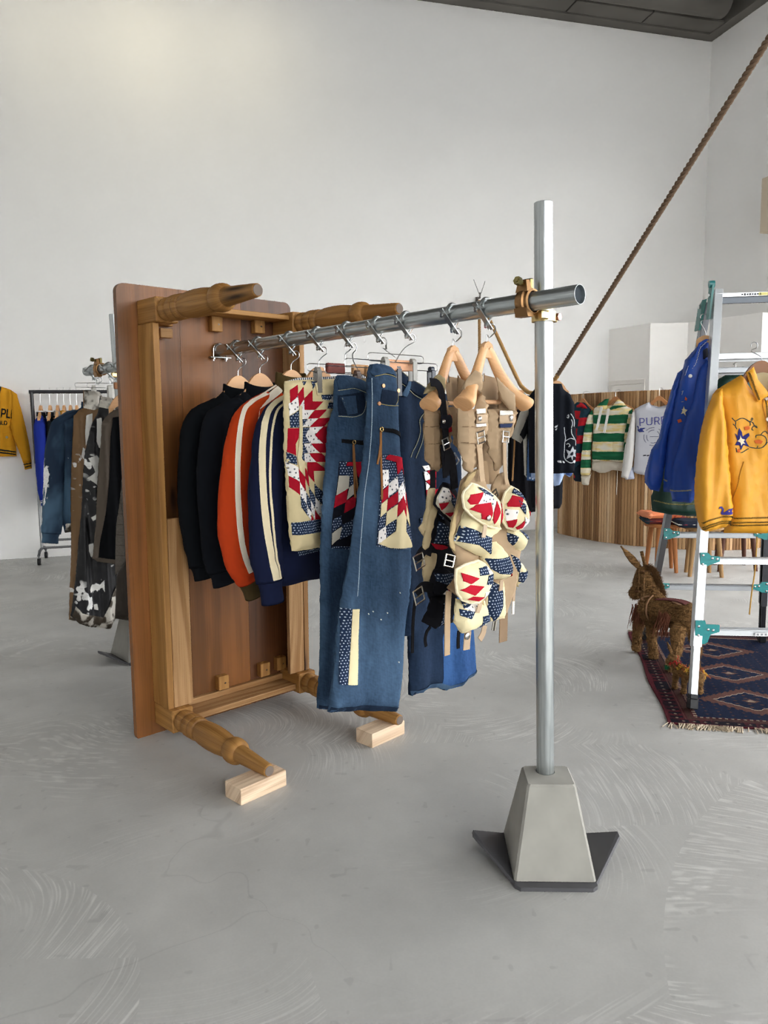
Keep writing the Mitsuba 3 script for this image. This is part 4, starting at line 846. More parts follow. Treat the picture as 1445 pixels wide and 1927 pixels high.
put('side_strip', JB.patch([(-0.243,0.687),(-0.22,0.683),(-0.251,0.458),(-0.276,0.464)], off=0.002, th=0.002), 'm_navydot', jb, M=MBj, smooth=True)
put('side_strip', JB.patch([(-0.218,0.682),(-0.19,0.677),(-0.213,0.449),(-0.249,0.458)], off=0.003, th=0.002), 'm_cloth', jb, M=MBj, smooth=True, color='d6c9a2')
put('hem', JB.patch([(-0.307,0.383),(-0.302,0.399),(-0.207,0.376),(-0.119,0.354),(-0.027,0.325),(-0.032,0.309),(-0.12,0.33)], off=0.002, th=0.002), 'm_denimdark', jb, M=MBj, smooth=True)
# C: the right-hand, darker pair
TCj = 0.725
clip_hanger(rf(0.601), 'trouser hanger with a pale wooden block and navy clips', 1.412, (0.015, 0.17), blocks=((-0.035, 0.085, 'd3a07e'),), clip_col='1e2634', half=0.2, clip_z=0.085, hook=(0.022, 1.5), n_off=-0.06)
JC = Puff([(0.017,1.413),(0.048,1.414),(0.107,1.389),(0.181,1.36),(0.238,1.341),(0.34,1.325),(0.362,1.242),(0.372,1.035),(0.388,0.842),(0.417,0.662),(0.452,0.456),(0.476,0.29),(0.392,0.29),(0.29,0.274),(0.257,0.294),(0.167,0.304),(0.102,0.309),(0.101,0.415),(0.098,0.518),(0.068,0.524),(0.047,0.701),(0.031,0.881),(0.026,1.125),(0.02,1.295)], thick=0.03, rim=0.05, res=0.014, fold=jeans_fold(4.4, 0.016), wob=0.004, seed=35)
jc = thing('jeans', 'dark blue jeans with drooping waistband, right of the three pairs', 'jeans')
MC = rf(TCj)
put('body', JC.mesh, 'm_denimdark', jc, M=MC, smooth=True)
put('waistband', JC.patch([(0.017,1.413),(0.048,1.414),(0.119,1.384),(0.207,1.351),(0.246,1.34),(0.227,1.293),(0.155,1.317),(0.082,1.35),(0.031,1.376)], off=0.003, th=0.003), 'm_denimdark', jc, M=MC, smooth=True)
put('belt_loop', JC.patch([(0.087,1.371),(0.107,1.366),(0.072,1.316),(0.053,1.321)], off=0.006, th=0.003), 'm_denim', jc, M=MC, smooth=True)
for pp in ([(0.022,1.406),(0.071,1.398),(0.156,1.363),(0.238,1.333)], [(0.031,1.373),(0.094,1.339),(0.168,1.305),(0.227,1.288)], [(0.18,1.279),(0.147,1.244),(0.149,1.208),(0.133,1.165),(0.093,1.122)], [(0.193,1.27),(0.167,1.226),(0.158,1.173),(0.128,1.117)]):
    put('stitching', JC.line(pp, 0.0028, 0.003, n=16), 'm_cloth', jc, M=MC, color='8c8a76')
put('lower_leg', JC.patch([(0.296,0.623),(0.437,0.599),(0.458,0.454),(0.476,0.294),(0.392,0.292),(0.299,0.276),(0.265,0.294),(0.256,0.476)], off=0.001, th=0.001), 'm_denimblue', jc, M=MC, smooth=True)
put('hem', JC.patch([(0.476,0.29),(0.473,0.312),(0.392,0.311),(0.299,0.294),(0.257,0.314),(0.168,0.323),(0.1,0.327),(0.102,0.309),(0.167,0.304),(0.257,0.294),(0.29,0.274),(0.392,0.29)], off=0.0035, th=0.002), 'm_denim', jc, M=MC, smooth=True)
quilt(jc, JC, MC, [
 ('w', [(0.157,1.09),(0.214,1.091),(0.226,1.076),(0.174,1.073)]),
 ('r', [(0.182,1.072),(0.226,1.074),(0.226,1.046)]),
 ('w', [(0.161,1.071),(0.178,1.071),(0.224,1.045),(0.17,1.04)]),
 ('r', [(0.172,1.039),(0.225,1.042),(0.225,1.012)]),
 ('w', [(0.172,1.036),(0.219,1.011),(0.176,1.009)]),
 ('r', [(0.175,1.008),(0.237,1.009),(0.236,0.935),(0.188,0.945)]),
 ('n', [(0.143,0.916),(0.192,0.929),(0.2,0.913),(0.143,0.898)]),
], off=0.002, stack=0.0025)
# paint specks on the denim
for sp in [(-0.152,0.654),(-0.139,0.66),(-0.113,0.631),(-0.086,0.647),(-0.048,0.483),(-0.039,0.704)]:
    c = JB.at(*sp, off=0.001); put('paint_speck', tube([c, c + [0.001, 0.002, 0.0012]], 0.0026, n=6), 'm_cloth', jb, M=MBj, color='d5d5cf')

# ---------------------------------------------------------------- two beige utility vests
BG, BG2, CRM = 'a48d72', '8d765c', 'd9cda6'
def pc(parent, name, t, off, outline, thick, mat='m_cloth', color=None, rim=0.02, res=0.011, wob=0.003, fold=None, seed=0, label=None, back=0.4):
    p = Puff(outline, thick=thick, rim=rim, res=res, wob=wob, fold=fold, seed=seed, back=back)
    k = put(name, p.mesh, mat, parent, M=rf(t, off), smooth=True, color=color, label=label)
    return k, p
def strap(parent, t, pts, w, offs, color, name='strap', th=0.0025):
    p = np.array([(a[0], a[1], o) for a, o in zip(pts, np.interp(np.linspace(0, 1, len(pts)), np.linspace(0, 1, len(offs)), offs))])
    p = spline(p, 4 * len(p)); d = np.gradient(p, axis=0).mean(0); side = np.cross(unit(d), [0, 0, 1])
    return put(name, ribbon(p, side, w, th), 'm_cloth', parent, M=rf(t), smooth=30, color=color)
def snap(parent, t, p, off, r=0.008, col='c9c7c2'):
    c = np.array([p[0], p[1], off]); put('snap_button', lathe([(0.0005, 0.0045), (r * .6, 0.004), (r * .95, 0.002), (r, 0.0)], 16), 'm_chrome', parent, M=rf(t) @ move(np.eye(4), c), color=srgb(col))
def buckle(parent, t, p, off, ang=0.0, w=0.03, h=0.022, col='d5d5d2'):
    R = trimesh.transformations.rotation_matrix(ang, [0, 0, 1]); R[:3, 3] = (p[0], p[1], off)
    loop = [(-w / 2, -h / 2, 0), (w / 2, -h / 2, 0), (w / 2, h / 2, 0), (-w / 2, h / 2, 0)]
    put('buckle', [tube(loop, 0.0026, n=7, closed=True), tube([(-w / 2, 0, 0.001), (w / 2, 0, 0.001)], 0.002, n=7)], 'm_chrome', parent, M=rf(t) @ R, color=srgb(col))
B1, B2 = (750, 650, 0.2076), (750, 880, 0.2076)
pleat = wave((0.006, 42, 0.4, 0.0), (0.003, 95, 1.0, 1.0))

wood_hanger(rf(0.29), 'broad beech hanger with rounded ends carrying the front beige vest', 'broad wooden hangers', top=1.452, broad=True, bar=True)
k = thing('utility_vest', 'beige utility vest with cream, red and navy patchwork pouches, nearest the pole', 'vest')
pc(k, 'back_panel', 0.29, -0.035, [(0.017,1.365),(0.093,1.356),(0.096,1.331),(0.094,1.274),(0.039,1.274),(0.017,1.286),(0.01,1.329)], 0.004, color=BG)
pc(k, 'shoulder_panel', 0.29, 0.012, [(-0.065,1.371),(-0.044,1.367),(-0.039,1.349),(-0.044,1.314),(-0.053,1.318),(-0.087,1.322),(-0.116,1.318),(-0.105,1.339),(-0.083,1.358)], 0.02, color=BG, rim=0.03, seed=1)
_, lp = pc(k, 'front_panel', 0.29, 0.02, [(-0.134,1.269),(-0.07,1.267),(-0.054,1.313),(-0.042,1.302),(-0.03,1.269),(-0.028,1.23),(-0.037,1.191),(-0.054,1.165),(-0.058,1.138),(-0.07,1.115),(-0.104,1.098),(-0.12,1.108),(-0.128,1.132),(-0.134,1.173),(-0.135,1.231)], 0.016, color=BG, fold=pleat, seed=2)
_, rp = pc(k, 'front_panel', 0.29, 0.005, [(0.036,1.358),(0.073,1.332),(0.117,1.308),(0.12,1.261),(0.109,1.223),(0.096,1.188),(0.064,1.174),(0.061,1.12),(0.047,1.099),(0.034,1.094),(0.019,1.119),(-0.005,1.169),(-0.015,1.212),(-0.01,1.267),(0.046,1.268),(0.049,1.316)], 0.014, color=BG, fold=pleat, seed=3)
for pts in ([(-0.132,1.221),(-0.106,1.22),(-0.074,1.217)], [(-0.133,1.179),(-0.097,1.175),(-0.061,1.177)]):
    put('seam', lp.line(pts, 0.002, 0.001, n=10), 'm_cloth', k, M=rf(0.29, 0.02), color=BG2)
pc(k, 'shoulder_panel', 0.29, 0.038, [(-0.006,1.353),(0.016,1.338),(0.05,1.32),(0.076,1.304),(0.076,1.278),(0.074,1.26),(0.051,1.267),(0.016,1.293),(0.004,1.317)], 0.010, color=BG, rim=0.02, seed=31)
pc(k, 'rear_panel', 0.29, -0.05, [(0.033,1.279),(0.112,1.279),(0.128,1.21),(0.131,1.139),(0.116,1.081),(0.088,1.05),(0.023,1.061),(0.013,1.137),(0.03,1.212)], 0.006, color=BG2, seed=32)
# tape labels and snap tabs
pc(k, 'label_tape', 0.29, 0.045, [(-0.098,1.266),(-0.063,1.268),(-0.062,1.256),(-0.095,1.254)], 0.002, color='e2ded5', rim=0.005)
pc(k, 'snap_tab', 0.29, 0.045, [(-0.094,1.252),(-0.056,1.251),(-0.054,1.23),(-0.097,1.229)], 0.003, color='b59f86', rim=0.005); snap(k, 0.29, [(-0.089,1.241)][0], 0.05, 0.007)
pc(k, 'label_tape', 0.29, 0.045, [(-0.099,1.227),(-0.059,1.228),(-0.058,1.221),(-0.098,1.219)], 0.002, color='ddd6cf', rim=0.005)
pc(k, 'label_tape', 0.29, 0.024, [(0.028,1.263),(0.084,1.263),(0.085,1.252),(0.028,1.25)], 0.002, color='e6e2da', rim=0.005)
pc(k, 'snap_tab', 0.29, 0.026, [(0.024,1.248),(0.089,1.253),(0.088,1.229),(0.024,1.228)], 0.003, color='b59f86', rim=0.005); snap(k, 0.29, [(0.069,1.242)][0], 0.031, 0.009)
pc(k, 'label_tape', 0.29, 0.024, [(0.027,1.226),(0.083,1.227),(0.077,1.216),(0.029,1.216)], 0.002, color='2c3450', rim=0.005)
buckle(k, 0.29, [(-0.079,1.192)][0], 0.045, 0.2, 0.03, 0.03); buckle(k, 0.29, [(0.047,1.19)][0], 0.03, -0.1, 0.026, 0.03)
strap(k, 0.29, [(-0.082,1.175),(-0.078,1.148),(-0.076,1.113),(-0.072,1.074)], 0.020, (0.04, 0.045), 'ad967c'); strap(k, 0.29, [(0.041,1.181),(0.04,1.144),(0.04,1.1),(0.046,1.057)], 0.014, (0.03, 0.035), 'ad967c')
strap(k, 0.29, [(-0.009,1.124),(-0.008,1.096),(-0.01,1.06)], 0.018, (0.0, 0.01), BG2)
z = [(0.016,1.356)][0]
put('zip_pull', box((z[0], z[1], -0.024), (0.006, 0.022, 0.003), 0.001), 'm_chrome', k, M=rf(0.29), smooth=False, color=srgb('d8d6d0'))

wood_hanger(rf(0.414), 'broad beech hanger with rounded ends carrying the rear beige vest', 'broad wooden hangers', top=1.452, broad=True, bar=True)
k2 = k
k = thing('utility_vest', 'beige utility vest with black straps and dark navy pouches, beside the jeans', 'vest')
pc(k, 'back_panel', 0.414, -0.035, [(-0.001,1.368),(0.072,1.362),(0.086,1.336),(0.079,1.29),(0.071,1.277),(0.018,1.284),(0.008,1.328)], 0.004, color=BG)
pc(k, 'shoulder_panel', 0.414, 0.012, [(-0.079,1.366),(-0.057,1.365),(-0.052,1.343),(-0.057,1.303),(-0.071,1.312),(-0.102,1.316),(-0.135,1.311),(-0.118,1.336),(-0.097,1.354)], 0.02, color='8f8263', rim=0.03, seed=4)
_, lp = pc(k, 'front_panel', 0.414, 0.02, [(-0.147,1.269),(-0.08,1.267),(-0.068,1.309),(-0.052,1.288),(-0.039,1.251),(-0.034,1.201),(-0.042,1.169),(-0.058,1.145),(-0.067,1.114),(-0.095,1.095),(-0.117,1.104),(-0.133,1.129),(-0.139,1.187),(-0.147,1.227)], 0.014, color=BG2, fold=pleat, seed=5)
pc(k, 'front_panel', 0.414, 0.0, [(0.022,1.368),(0.051,1.34),(0.056,1.283),(0.024,1.232),(0.026,1.148),(0.002,1.174),(-0.012,1.213),(-0.021,1.276),(0.027,1.283)], 0.012, color=BG2, fold=pleat, seed=6)
for pts in ([(-0.146,1.222),(-0.116,1.221),(-0.082,1.228)], [(-0.14,1.174),(-0.112,1.174),(-0.081,1.18)]):
    put('seam', lp.line(pts, 0.002, 0.001, n=10), 'm_cloth', k, M=rf(0.414, 0.02), color='6a573f')
strap(k, 0.414, [(-0.142,1.342),(-0.118,1.338),(-0.105,1.316),(-0.101,1.274),(-0.095,1.232),(-0.09,1.192),(-0.082,1.14),(-0.087,1.085)], 0.024, (0.045, 0.055, 0.05), '17171b')
pc(k, 'radio_pouch', 0.414, 0.058, [(-0.114,1.253),(-0.078,1.253),(-0.076,1.22),(-0.09,1.214),(-0.117,1.217)], 0.012, color='1b1b22', rim=0.012); snap(k, 0.414, [(-0.119,1.235)][0], 0.072, 0.006)
pc(k, 'pouch_edge', 0.414, 0.05, [(-0.074,1.255),(-0.066,1.25),(-0.065,1.207),(-0.079,1.204),(-0.081,1.214)], 0.004, color='9c1426', rim=0.006)
buckle(k, 0.414, [(-0.097,1.174)][0], 0.06, 0.3, 0.024, 0.03); buckle(k, 0.414, [(-0.027,1.128)][0], 0.03, 0.7, 0.02, 0.03)
strap(k, 0.414, [(-0.085,1.159),(-0.062,1.133),(-0.049,1.092),(-0.04,1.044)], 0.03, (0.05, 0.04), '141418'); strap(k, 0.414, [(-0.1,1.171),(-0.095,1.125),(-0.091,1.079)], 0.016, (0.05, 0.05), '141418'); strap(k, 0.414, [(-0.121,1.101),(-0.119,1.08),(-0.12,1.052)], 0.02, (0.03, 0.03), '141418')
z = [(0.006,1.359)][0]
put('zip_pull', box((z[0], z[1], -0.024), (0.006, 0.022, 0.003), 0.001), 'm_chrome', k, M=rf(0.414), smooth=False, color=srgb('d8d6d0'))

# ---- the front vest's lower rig and its pouches
V, W = 0.29, k2
def pouch(k, t, name, off, outline, thick, base, pieces, seed=0, edge=None, rim=0.03, wob=0.004):
    kk, p = pc(k, name, t, off, outline, thick, color=base, rim=rim, seed=seed, wob=wob)
    for mat, pts in pieces:
        m = p.patch(pts, off=0.0012, th=0.0014, res=0.010)
        if m is None: continue
        col = {'r': 'a31a2a', 'c': CRM, 'k': '15151c', 'b': BG}.get(mat)
        put('patch', m, 'm_cloth' if col else {'n': 'm_navydot', 'w': 'm_whitedot'}[mat], kk, M=rf(t, off), smooth=True, color=col)
    if edge:
        e = list(outline) + [outline[0], outline[1]]
        put('binding', tube([(a, b, 0.0015) for a, b in outline], 0.0042, n=7, closed=True), 'm_cloth', kk, M=rf(t, off), color=edge)
    return kk
pc(W, 'rig_panel', V, 0.01, [(-0.058,1.105),(-0.086,1.098),(-0.122,1.076),(-0.14,1.015),(-0.158,0.966),(-0.167,0.908),(-0.141,0.874),(-0.15,0.815),(-0.176,0.792),(-0.132,0.758),(-0.03,0.718),(0.03,0.665),(0.07,0.671),(0.117,0.742),(0.142,0.871),(0.088,1.044),(0.068,1.09),(0.038,1.085),(0.013,1.058),(0.004,1.037),(-0.02,1.057),(-0.03,1.089)], 0.014, color=BG, seed=9, wob=0.006)
pc(W, 'side_binding', V, 0.03, [(-0.075,1.105),(-0.086,1.093),(-0.118,1.065),(-0.145,1.026),(-0.167,0.975),(-0.176,0.926),(-0.172,0.893),(-0.185,0.906),(-0.191,0.93),(-0.182,0.97),(-0.158,1.018),(-0.138,1.066),(-0.109,1.094)], 0.008, color='a8946f', rim=0.012)
pouch(W, V, 'pouch', 0.03, [(-0.127,1.0),(-0.054,0.979),(0.013,0.945),(0.016,0.932),(-0.035,0.912),(-0.037,0.863),(-0.044,0.86),(-0.082,0.872),(-0.127,0.893),(-0.176,0.918),(-0.152,0.958)], 0.030, CRM, [('n',[(-0.152,0.96),(-0.109,0.942),(-0.073,0.926),(-0.03,0.912),(-0.037,0.866),(-0.054,0.875),(-0.105,0.905),(-0.176,0.922)])], seed=1)
pouch(W, V, 'pouch_flap', 0.07, [(-0.184,1.044),(-0.177,1.055),(-0.149,1.073),(-0.129,1.068),(-0.093,1.053),(-0.056,1.033),(-0.035,1.016),(-0.025,0.979),(-0.039,0.947),(-0.051,0.947),(-0.093,0.96),(-0.151,0.992),(-0.177,1.013)], 0.018, CRM, [('r',[(-0.177,1.031),(-0.169,1.047),(-0.122,1.05),(-0.145,1.021),(-0.169,1.021)]),('w',[(-0.147,1.021),(-0.12,1.048),(-0.084,1.035),(-0.07,1.022),(-0.084,0.991),(-0.088,1.021)]),('n',[(-0.138,1.065),(-0.111,1.058),(-0.07,1.036),(-0.084,1.035),(-0.113,1.045)]),('r',[(-0.167,1.008),(-0.151,1.02),(-0.093,1.021),(-0.084,0.991),(-0.093,0.972),(-0.12,0.979),(-0.129,0.995)]),('r',[(-0.065,1.022),(-0.051,0.991),(-0.07,0.96),(-0.081,0.973),(-0.079,0.993)]),('r',[(-0.035,1.013),(-0.028,0.98),(-0.044,0.96),(-0.046,0.981)])], seed=2, edge='dcd0b2')
snap(W, V, [(-0.101,0.98)][0], 0.091, 0.0085, 'b9b6b0')
pouch(W, V, 'pouch', 0.015, [(0.055,0.939),(0.114,0.92),(0.157,0.902),(0.146,0.871),(0.125,0.852),(0.099,0.863),(0.055,0.901)], 0.03, CRM, [('n',[(0.055,0.92),(0.086,0.904),(0.083,0.872),(0.055,0.888)]),('n',[(0.114,0.917),(0.146,0.917),(0.143,0.891),(0.13,0.892)])], seed=3)
pouch(W, V, 'pouch_flap', 0.05, [(0.005,1.012),(0.017,1.036),(0.042,1.052),(0.074,1.039),(0.1,1.011),(0.123,0.974),(0.117,0.945),(0.094,0.93),(0.063,0.928),(0.025,0.939),(0.007,0.959),(0.01,0.984)], 0.022, CRM, [('n',[(0.029,1.036),(0.042,1.048),(0.075,1.03),(0.103,1.004),(0.062,1.023)]),('r',[(0.01,1.008),(0.027,1.03),(0.072,1.019),(0.06,0.995),(0.012,0.999)]),('w',[(0.009,0.993),(0.047,0.987),(0.037,0.963),(0.01,0.959)]),('n',[(0.047,1.015),(0.083,0.999),(0.083,0.971),(0.057,0.992)]),('r',[(0.01,0.959),(0.042,0.962),(0.04,0.937),(0.025,0.94)]),('r',[(0.048,0.937),(0.078,0.954),(0.083,0.931),(0.063,0.929)]),('w',[(0.08,0.965),(0.104,0.953),(0.099,0.933),(0.083,0.931)]),('r',[(0.101,0.979),(0.123,0.974),(0.119,0.96)])], seed=4, edge='dcd0b2')
pouch(W, V, 'pouch', 0.035, [(-0.041,0.901),(-0.002,0.9),(0.032,0.867),(0.053,0.827),(0.05,0.793),(0.023,0.79),(-0.017,0.796),(-0.055,0.835),(-0.067,0.862)], 0.03, CRM, [('n',[(-0.067,0.863),(-0.012,0.857),(0.042,0.857),(0.053,0.82),(0.028,0.806),(-0.017,0.814),(-0.046,0.831)]),('r',[(0.038,0.803),(0.053,0.806),(0.05,0.795)])], seed=5)
pouch(W, V, 'pouch', 0.01, [(0.054,0.881),(0.116,0.841),(0.165,0.795),(0.159,0.769),(0.127,0.747),(0.111,0.789),(0.074,0.846)], 0.022, CRM, [('n',[(0.074,0.853),(0.116,0.834),(0.116,0.795),(0.082,0.813)]),('n',[(0.116,0.795),(0.165,0.791),(0.154,0.756),(0.122,0.764)])], seed=6)
pouch(W, V, 'pouch', 0.02, [(-0.022,0.794),(0.017,0.779),(0.042,0.781),(0.052,0.669),(0.012,0.669),(-0.022,0.671),(-0.037,0.721)], 0.024, CRM, [('n',[(-0.022,0.794),(0.017,0.772),(0.017,0.711),(-0.01,0.673),(-0.037,0.705)])], seed=7)
pouch(W, V, 'pouch', 0.035, [(-0.171,0.767),(-0.125,0.751),(-0.06,0.743),(-0.045,0.681),(-0.093,0.671),(-0.148,0.667),(-0.178,0.703)], 0.03, CRM, [('n',[(-0.169,0.765),(-0.131,0.748),(-0.165,0.743)]),('w',[(-0.165,0.743),(-0.129,0.749),(-0.093,0.739),(-0.134,0.728)]),('n',[(-0.172,0.741),(-0.129,0.728),(-0.143,0.71),(-0.172,0.723)]),('n',[(-0.097,0.709),(-0.05,0.707),(-0.048,0.681),(-0.093,0.671)])], seed=8)
pouch(W, V, 'pouch_flap', 0.075, [(-0.215,0.856),(-0.179,0.864),(-0.126,0.867),(-0.106,0.857),(-0.073,0.828),(-0.076,0.795),(-0.096,0.771),(-0.126,0.755),(-0.162,0.761),(-0.193,0.774),(-0.212,0.796),(-0.217,0.829)], 0.018, CRM, [('r',[(-0.21,0.849),(-0.144,0.825),(-0.177,0.815),(-0.205,0.827)]),('r',[(-0.211,0.803),(-0.179,0.813),(-0.126,0.801),(-0.162,0.782)]),('r',[(-0.184,0.774),(-0.166,0.78),(-0.119,0.77),(-0.14,0.762)]),('n',[(-0.144,0.852),(-0.108,0.853),(-0.106,0.83),(-0.142,0.832)]),('n',[(-0.108,0.827),(-0.077,0.827),(-0.078,0.8),(-0.115,0.803)]),('w',[(-0.106,0.852),(-0.076,0.828),(-0.106,0.83)]),('w',[(-0.119,0.784),(-0.09,0.782),(-0.117,0.762)])], seed=9, edge='dcd0b2')
for pts, w, of, col in (([(-0.192,0.789),(-0.197,0.736),(-0.199,0.677),(-0.2,0.616)], 0.021, (0.03, 0.03), 'a08a70'), ([(0.057,0.784),(0.054,0.723),(0.053,0.658),(0.051,0.598)], 0.036, (0.02, 0.02), '86705a'), ([(-0.115,0.665),(-0.119,0.642),(-0.122,0.614)], 0.026, (0.03, 0.03), 'a9937b'), ([(-0.032,0.663),(-0.039,0.642),(-0.054,0.626)], 0.02, (0.02, 0.02), 'a9937b'), ([(-0.103,0.961),(-0.103,0.943),(-0.104,0.927)], 0.015, (0.08, 0.075), 'b9a58e'), ([(-0.002,0.794),(0.001,0.778),(0.001,0.762)], 0.015, (0.055, 0.05), 'b39d84'), ([(-0.116,0.752),(-0.119,0.738),(-0.123,0.725)], 0.016, (0.075, 0.07), 'b39d84'), ([(0.104,0.752),(0.101,0.733),(0.099,0.71)], 0.012, (0.02, 0.02), 'a9937b'), ([(0.099,0.71),(0.098,0.69),(0.097,0.671)], 0.01, (0.02, 0.02), 'e4dfd2')):
    strap(W, V, pts, w, of, col)
snap(W, V, [(-0.123,0.653)][0], 0.034, 0.010, 'b3b0ab')
buckle(W, V, [(-0.205,0.874)][0], 0.045, -0.3, 0.034, 0.03, 'e8e4da'); buckle(W, V, [(-0.029,1.033)][0], 0.05, 0.5, 0.03, 0.02, '8d8880'); buckle(W, V, [(0.017,0.653)][0], 0.015, 1.3, 0.03, 0.012, '8d8880')
pc(W, 'binding_tape', V, 0.055, [(-0.082,0.75),(-0.075,0.746),(-0.065,0.685),(-0.072,0.679),(-0.081,0.692)], 0.004, color=CRM, rim=0.006)
# ---- the rear vest's lower rig
U_, X_ = 0.414, k
pc(X_, 'side_binding', U_, 0.02, [(-0.1,1.048),(-0.118,1.055),(-0.131,1.044),(-0.136,1.001),(-0.152,0.956),(-0.168,0.943),(-0.155,0.925),(-0.142,0.911),(-0.132,0.954),(-0.119,0.984),(-0.105,1.014)], 0.010, color='b5a380', rim=0.012)
pc(X_, 'rig_panel', U_, 0.0, [(-0.046,1.062),(-0.079,1.023),(-0.102,0.974),(-0.126,0.914),(-0.133,0.87),(-0.099,0.853),(-0.123,0.779),(-0.11,0.739),(-0.073,0.64),(-0.011,0.642),(0.029,0.803),(0.03,1.002),(-0.013,1.054)], 0.014, color='17171c', seed=12)
pc(X_, 'side_binding', U_, 0.03, [(-0.104,1.005),(-0.115,1.012),(-0.138,0.977),(-0.154,0.926),(-0.165,0.89),(-0.156,0.881),(-0.143,0.884),(-0.125,0.935),(-0.111,0.971)], 0.008, color='b5a380', rim=0.012)
pouch(X_, U_, 'pouch', 0.02, [(-0.101,0.982),(-0.069,0.957),(-0.036,0.944),(-0.046,0.897),(-0.069,0.871),(-0.093,0.872),(-0.122,0.896),(-0.11,0.933)], 0.028, '15151b', [('n',[(-0.103,0.957),(-0.064,0.928),(-0.06,0.886),(-0.12,0.896),(-0.11,0.923)]),('r',[(-0.122,0.895),(-0.092,0.888),(-0.069,0.879),(-0.079,0.87),(-0.102,0.876)]),('n',[(-0.096,0.979),(-0.069,0.967),(-0.073,0.957),(-0.099,0.963)])], seed=13)
pouch(X_, U_, 'pouch_flap', 0.055, [(-0.113,1.058),(-0.088,1.049),(-0.056,1.015),(-0.042,0.989),(-0.047,0.967),(-0.065,0.95),(-0.088,0.965),(-0.12,0.99),(-0.142,1.01),(-0.137,1.028)], 0.016, 'c9c2ae', [('w',[(-0.113,1.055),(-0.092,1.046),(-0.093,1.018),(-0.115,1.014),(-0.135,1.014),(-0.135,1.026)]),('r',[(-0.135,1.011),(-0.102,1.013),(-0.12,0.991)]),('n',[(-0.093,1.015),(-0.083,1.033),(-0.051,1.005),(-0.047,0.986),(-0.074,0.986)]),('r',[(-0.107,0.982),(-0.079,0.983),(-0.088,0.97)]),('r',[(-0.088,1.044),(-0.065,1.03),(-0.058,1.019),(-0.074,1.023)])], seed=14, edge='15151a')
pouch(X_, U_, 'pouch', 0.02, [(-0.107,0.818),(-0.07,0.819),(-0.037,0.798),(-0.042,0.75),(-0.061,0.734),(-0.103,0.744),(-0.123,0.782)], 0.026, '15151b', [('n',[(-0.112,0.809),(-0.042,0.799),(-0.044,0.765),(-0.08,0.772),(-0.116,0.788)]),('r',[(-0.077,0.774),(-0.044,0.764),(-0.061,0.737),(-0.08,0.76)]),('w',[(-0.08,0.76),(-0.064,0.736),(-0.089,0.746)])], seed=15)
pouch(X_, U_, 'pouch', 0.015, [(-0.112,0.738),(-0.056,0.732),(-0.061,0.664),(-0.099,0.642),(-0.153,0.673),(-0.13,0.703)], 0.024, '131318', [('n',[(-0.089,0.718),(-0.061,0.73),(-0.063,0.668),(-0.101,0.649)])], seed=16)
pouch(X_, U_, 'pouch', 0.0, [(-0.117,0.871),(-0.09,0.874),(-0.071,0.862),(-0.081,0.831),(-0.109,0.774),(-0.127,0.774),(-0.136,0.836)], 0.016, 'b5a380', [], seed=17)
for pts, w, of, col in (([(-0.126,0.873),(-0.153,0.882),(-0.175,0.866),(-0.181,0.852)], 0.03, (0.03, 0.03), '141418'), ([(-0.123,0.768),(-0.158,0.777),(-0.176,0.77),(-0.187,0.76)], 0.03, (0.03, 0.03), '141418'), ([(-0.194,0.745),(-0.203,0.684),(-0.207,0.597)], 0.010, (0.03, 0.03), '111114'), ([(-0.112,0.65),(-0.128,0.637),(-0.135,0.616),(-0.131,0.595)], 0.010, (0.01, 0.01), '111114'), ([(0.01,0.613),(0.007,0.586),(0.007,0.559)], 0.012, (0.01, 0.01), '111114')):
    strap(X_, U_, pts, w, of, col)
buckle(X_, U_, [(-0.187,0.854)][0], 0.04, 0.3, 0.036, 0.04, 'd9d3c6'); buckle(X_, U_, [(-0.189,0.758)][0], 0.04, 0.3, 0.036, 0.04, 'd9d3c6')

# ---------------------------------------------------------------- garments on the rail behind the table
def yf(x, y, deg, off=0.0):
    a = math.radians(deg); S = np.array([math.cos(a), math.sin(a), 0]); N = np.array([S[1], -S[0], 0]); return frame(np.array([x, y, 0]) + off * N, S, N)
def yY(d, off=0.0): return frame((0, d - off, 0), (1, 0, 0), (0, -1, 0))
def shift(M, off): return M @ trimesh.transformations.translation_matrix([0, 0, off])
def gp(parent, name, M, outline, thick, mat='m_cloth', color=None, off=0.0, rim=0.03, res=0.014, wob=0.004, fold=None, seed=0, back=0.6, label=None, uvshift=None):
    p = Puff(outline, thick=thick, rim=rim, res=res, wob=wob, fold=fold, seed=seed, back=back)
    if uvshift: p.mesh.uvs = p.mesh.uvs + np.array(uvshift)
    return put(name, p.mesh, mat, parent, M=shift(M, off), smooth=True, color=color, label=label), p
def lay(parent, p, M, pts, mat='m_cloth', color=None, name='patch', off=0.002, th=0.0015, lift=0.0):
    m = p.patch(pts, off=off, th=th)
    return put(name, m, mat, parent, M=shift(M, lift), smooth=True, color=color) if m is not None else None
def stitch(parent, p, M, pts, color, w=0.004, n=None, name='embroidery', off=0.001, lift=0.0):
    return put(name, p.line(pts, w, off, n=n), 'm_cloth', parent, M=shift(M, lift), color=color)
G2 = 'rail garments behind the table'
k, b, S = jacket(rf(3.0), 'paint splashed blue denim jacket hanging at the far end of the rail', '2a3f55', mat='m_splashdenim', seed=41, zn=1.345, sh=(0.2, 1.288), half=0.21, hem=0.685, slv=[(-0.10, 1.322, 0.0), (-0.16, 1.285, 0.0), (-0.205, 1.22, 0.008), (-0.232, 1.05, 0.016), (-0.252, 0.88, 0.022), (-0.268, 0.75, 0.026), (-0.278, 0.69, 0.028)], ra=(.014, .026, .042, .050, .052, .052, .050), cuff_len=0.05, collar=('2a3f55', 0.03, 0.05))
wood_hanger(rf(3.0), 'wooden hanger of the paint splashed denim jacket', 'wooden hangers behind the table', top=1.40, half=0.07)
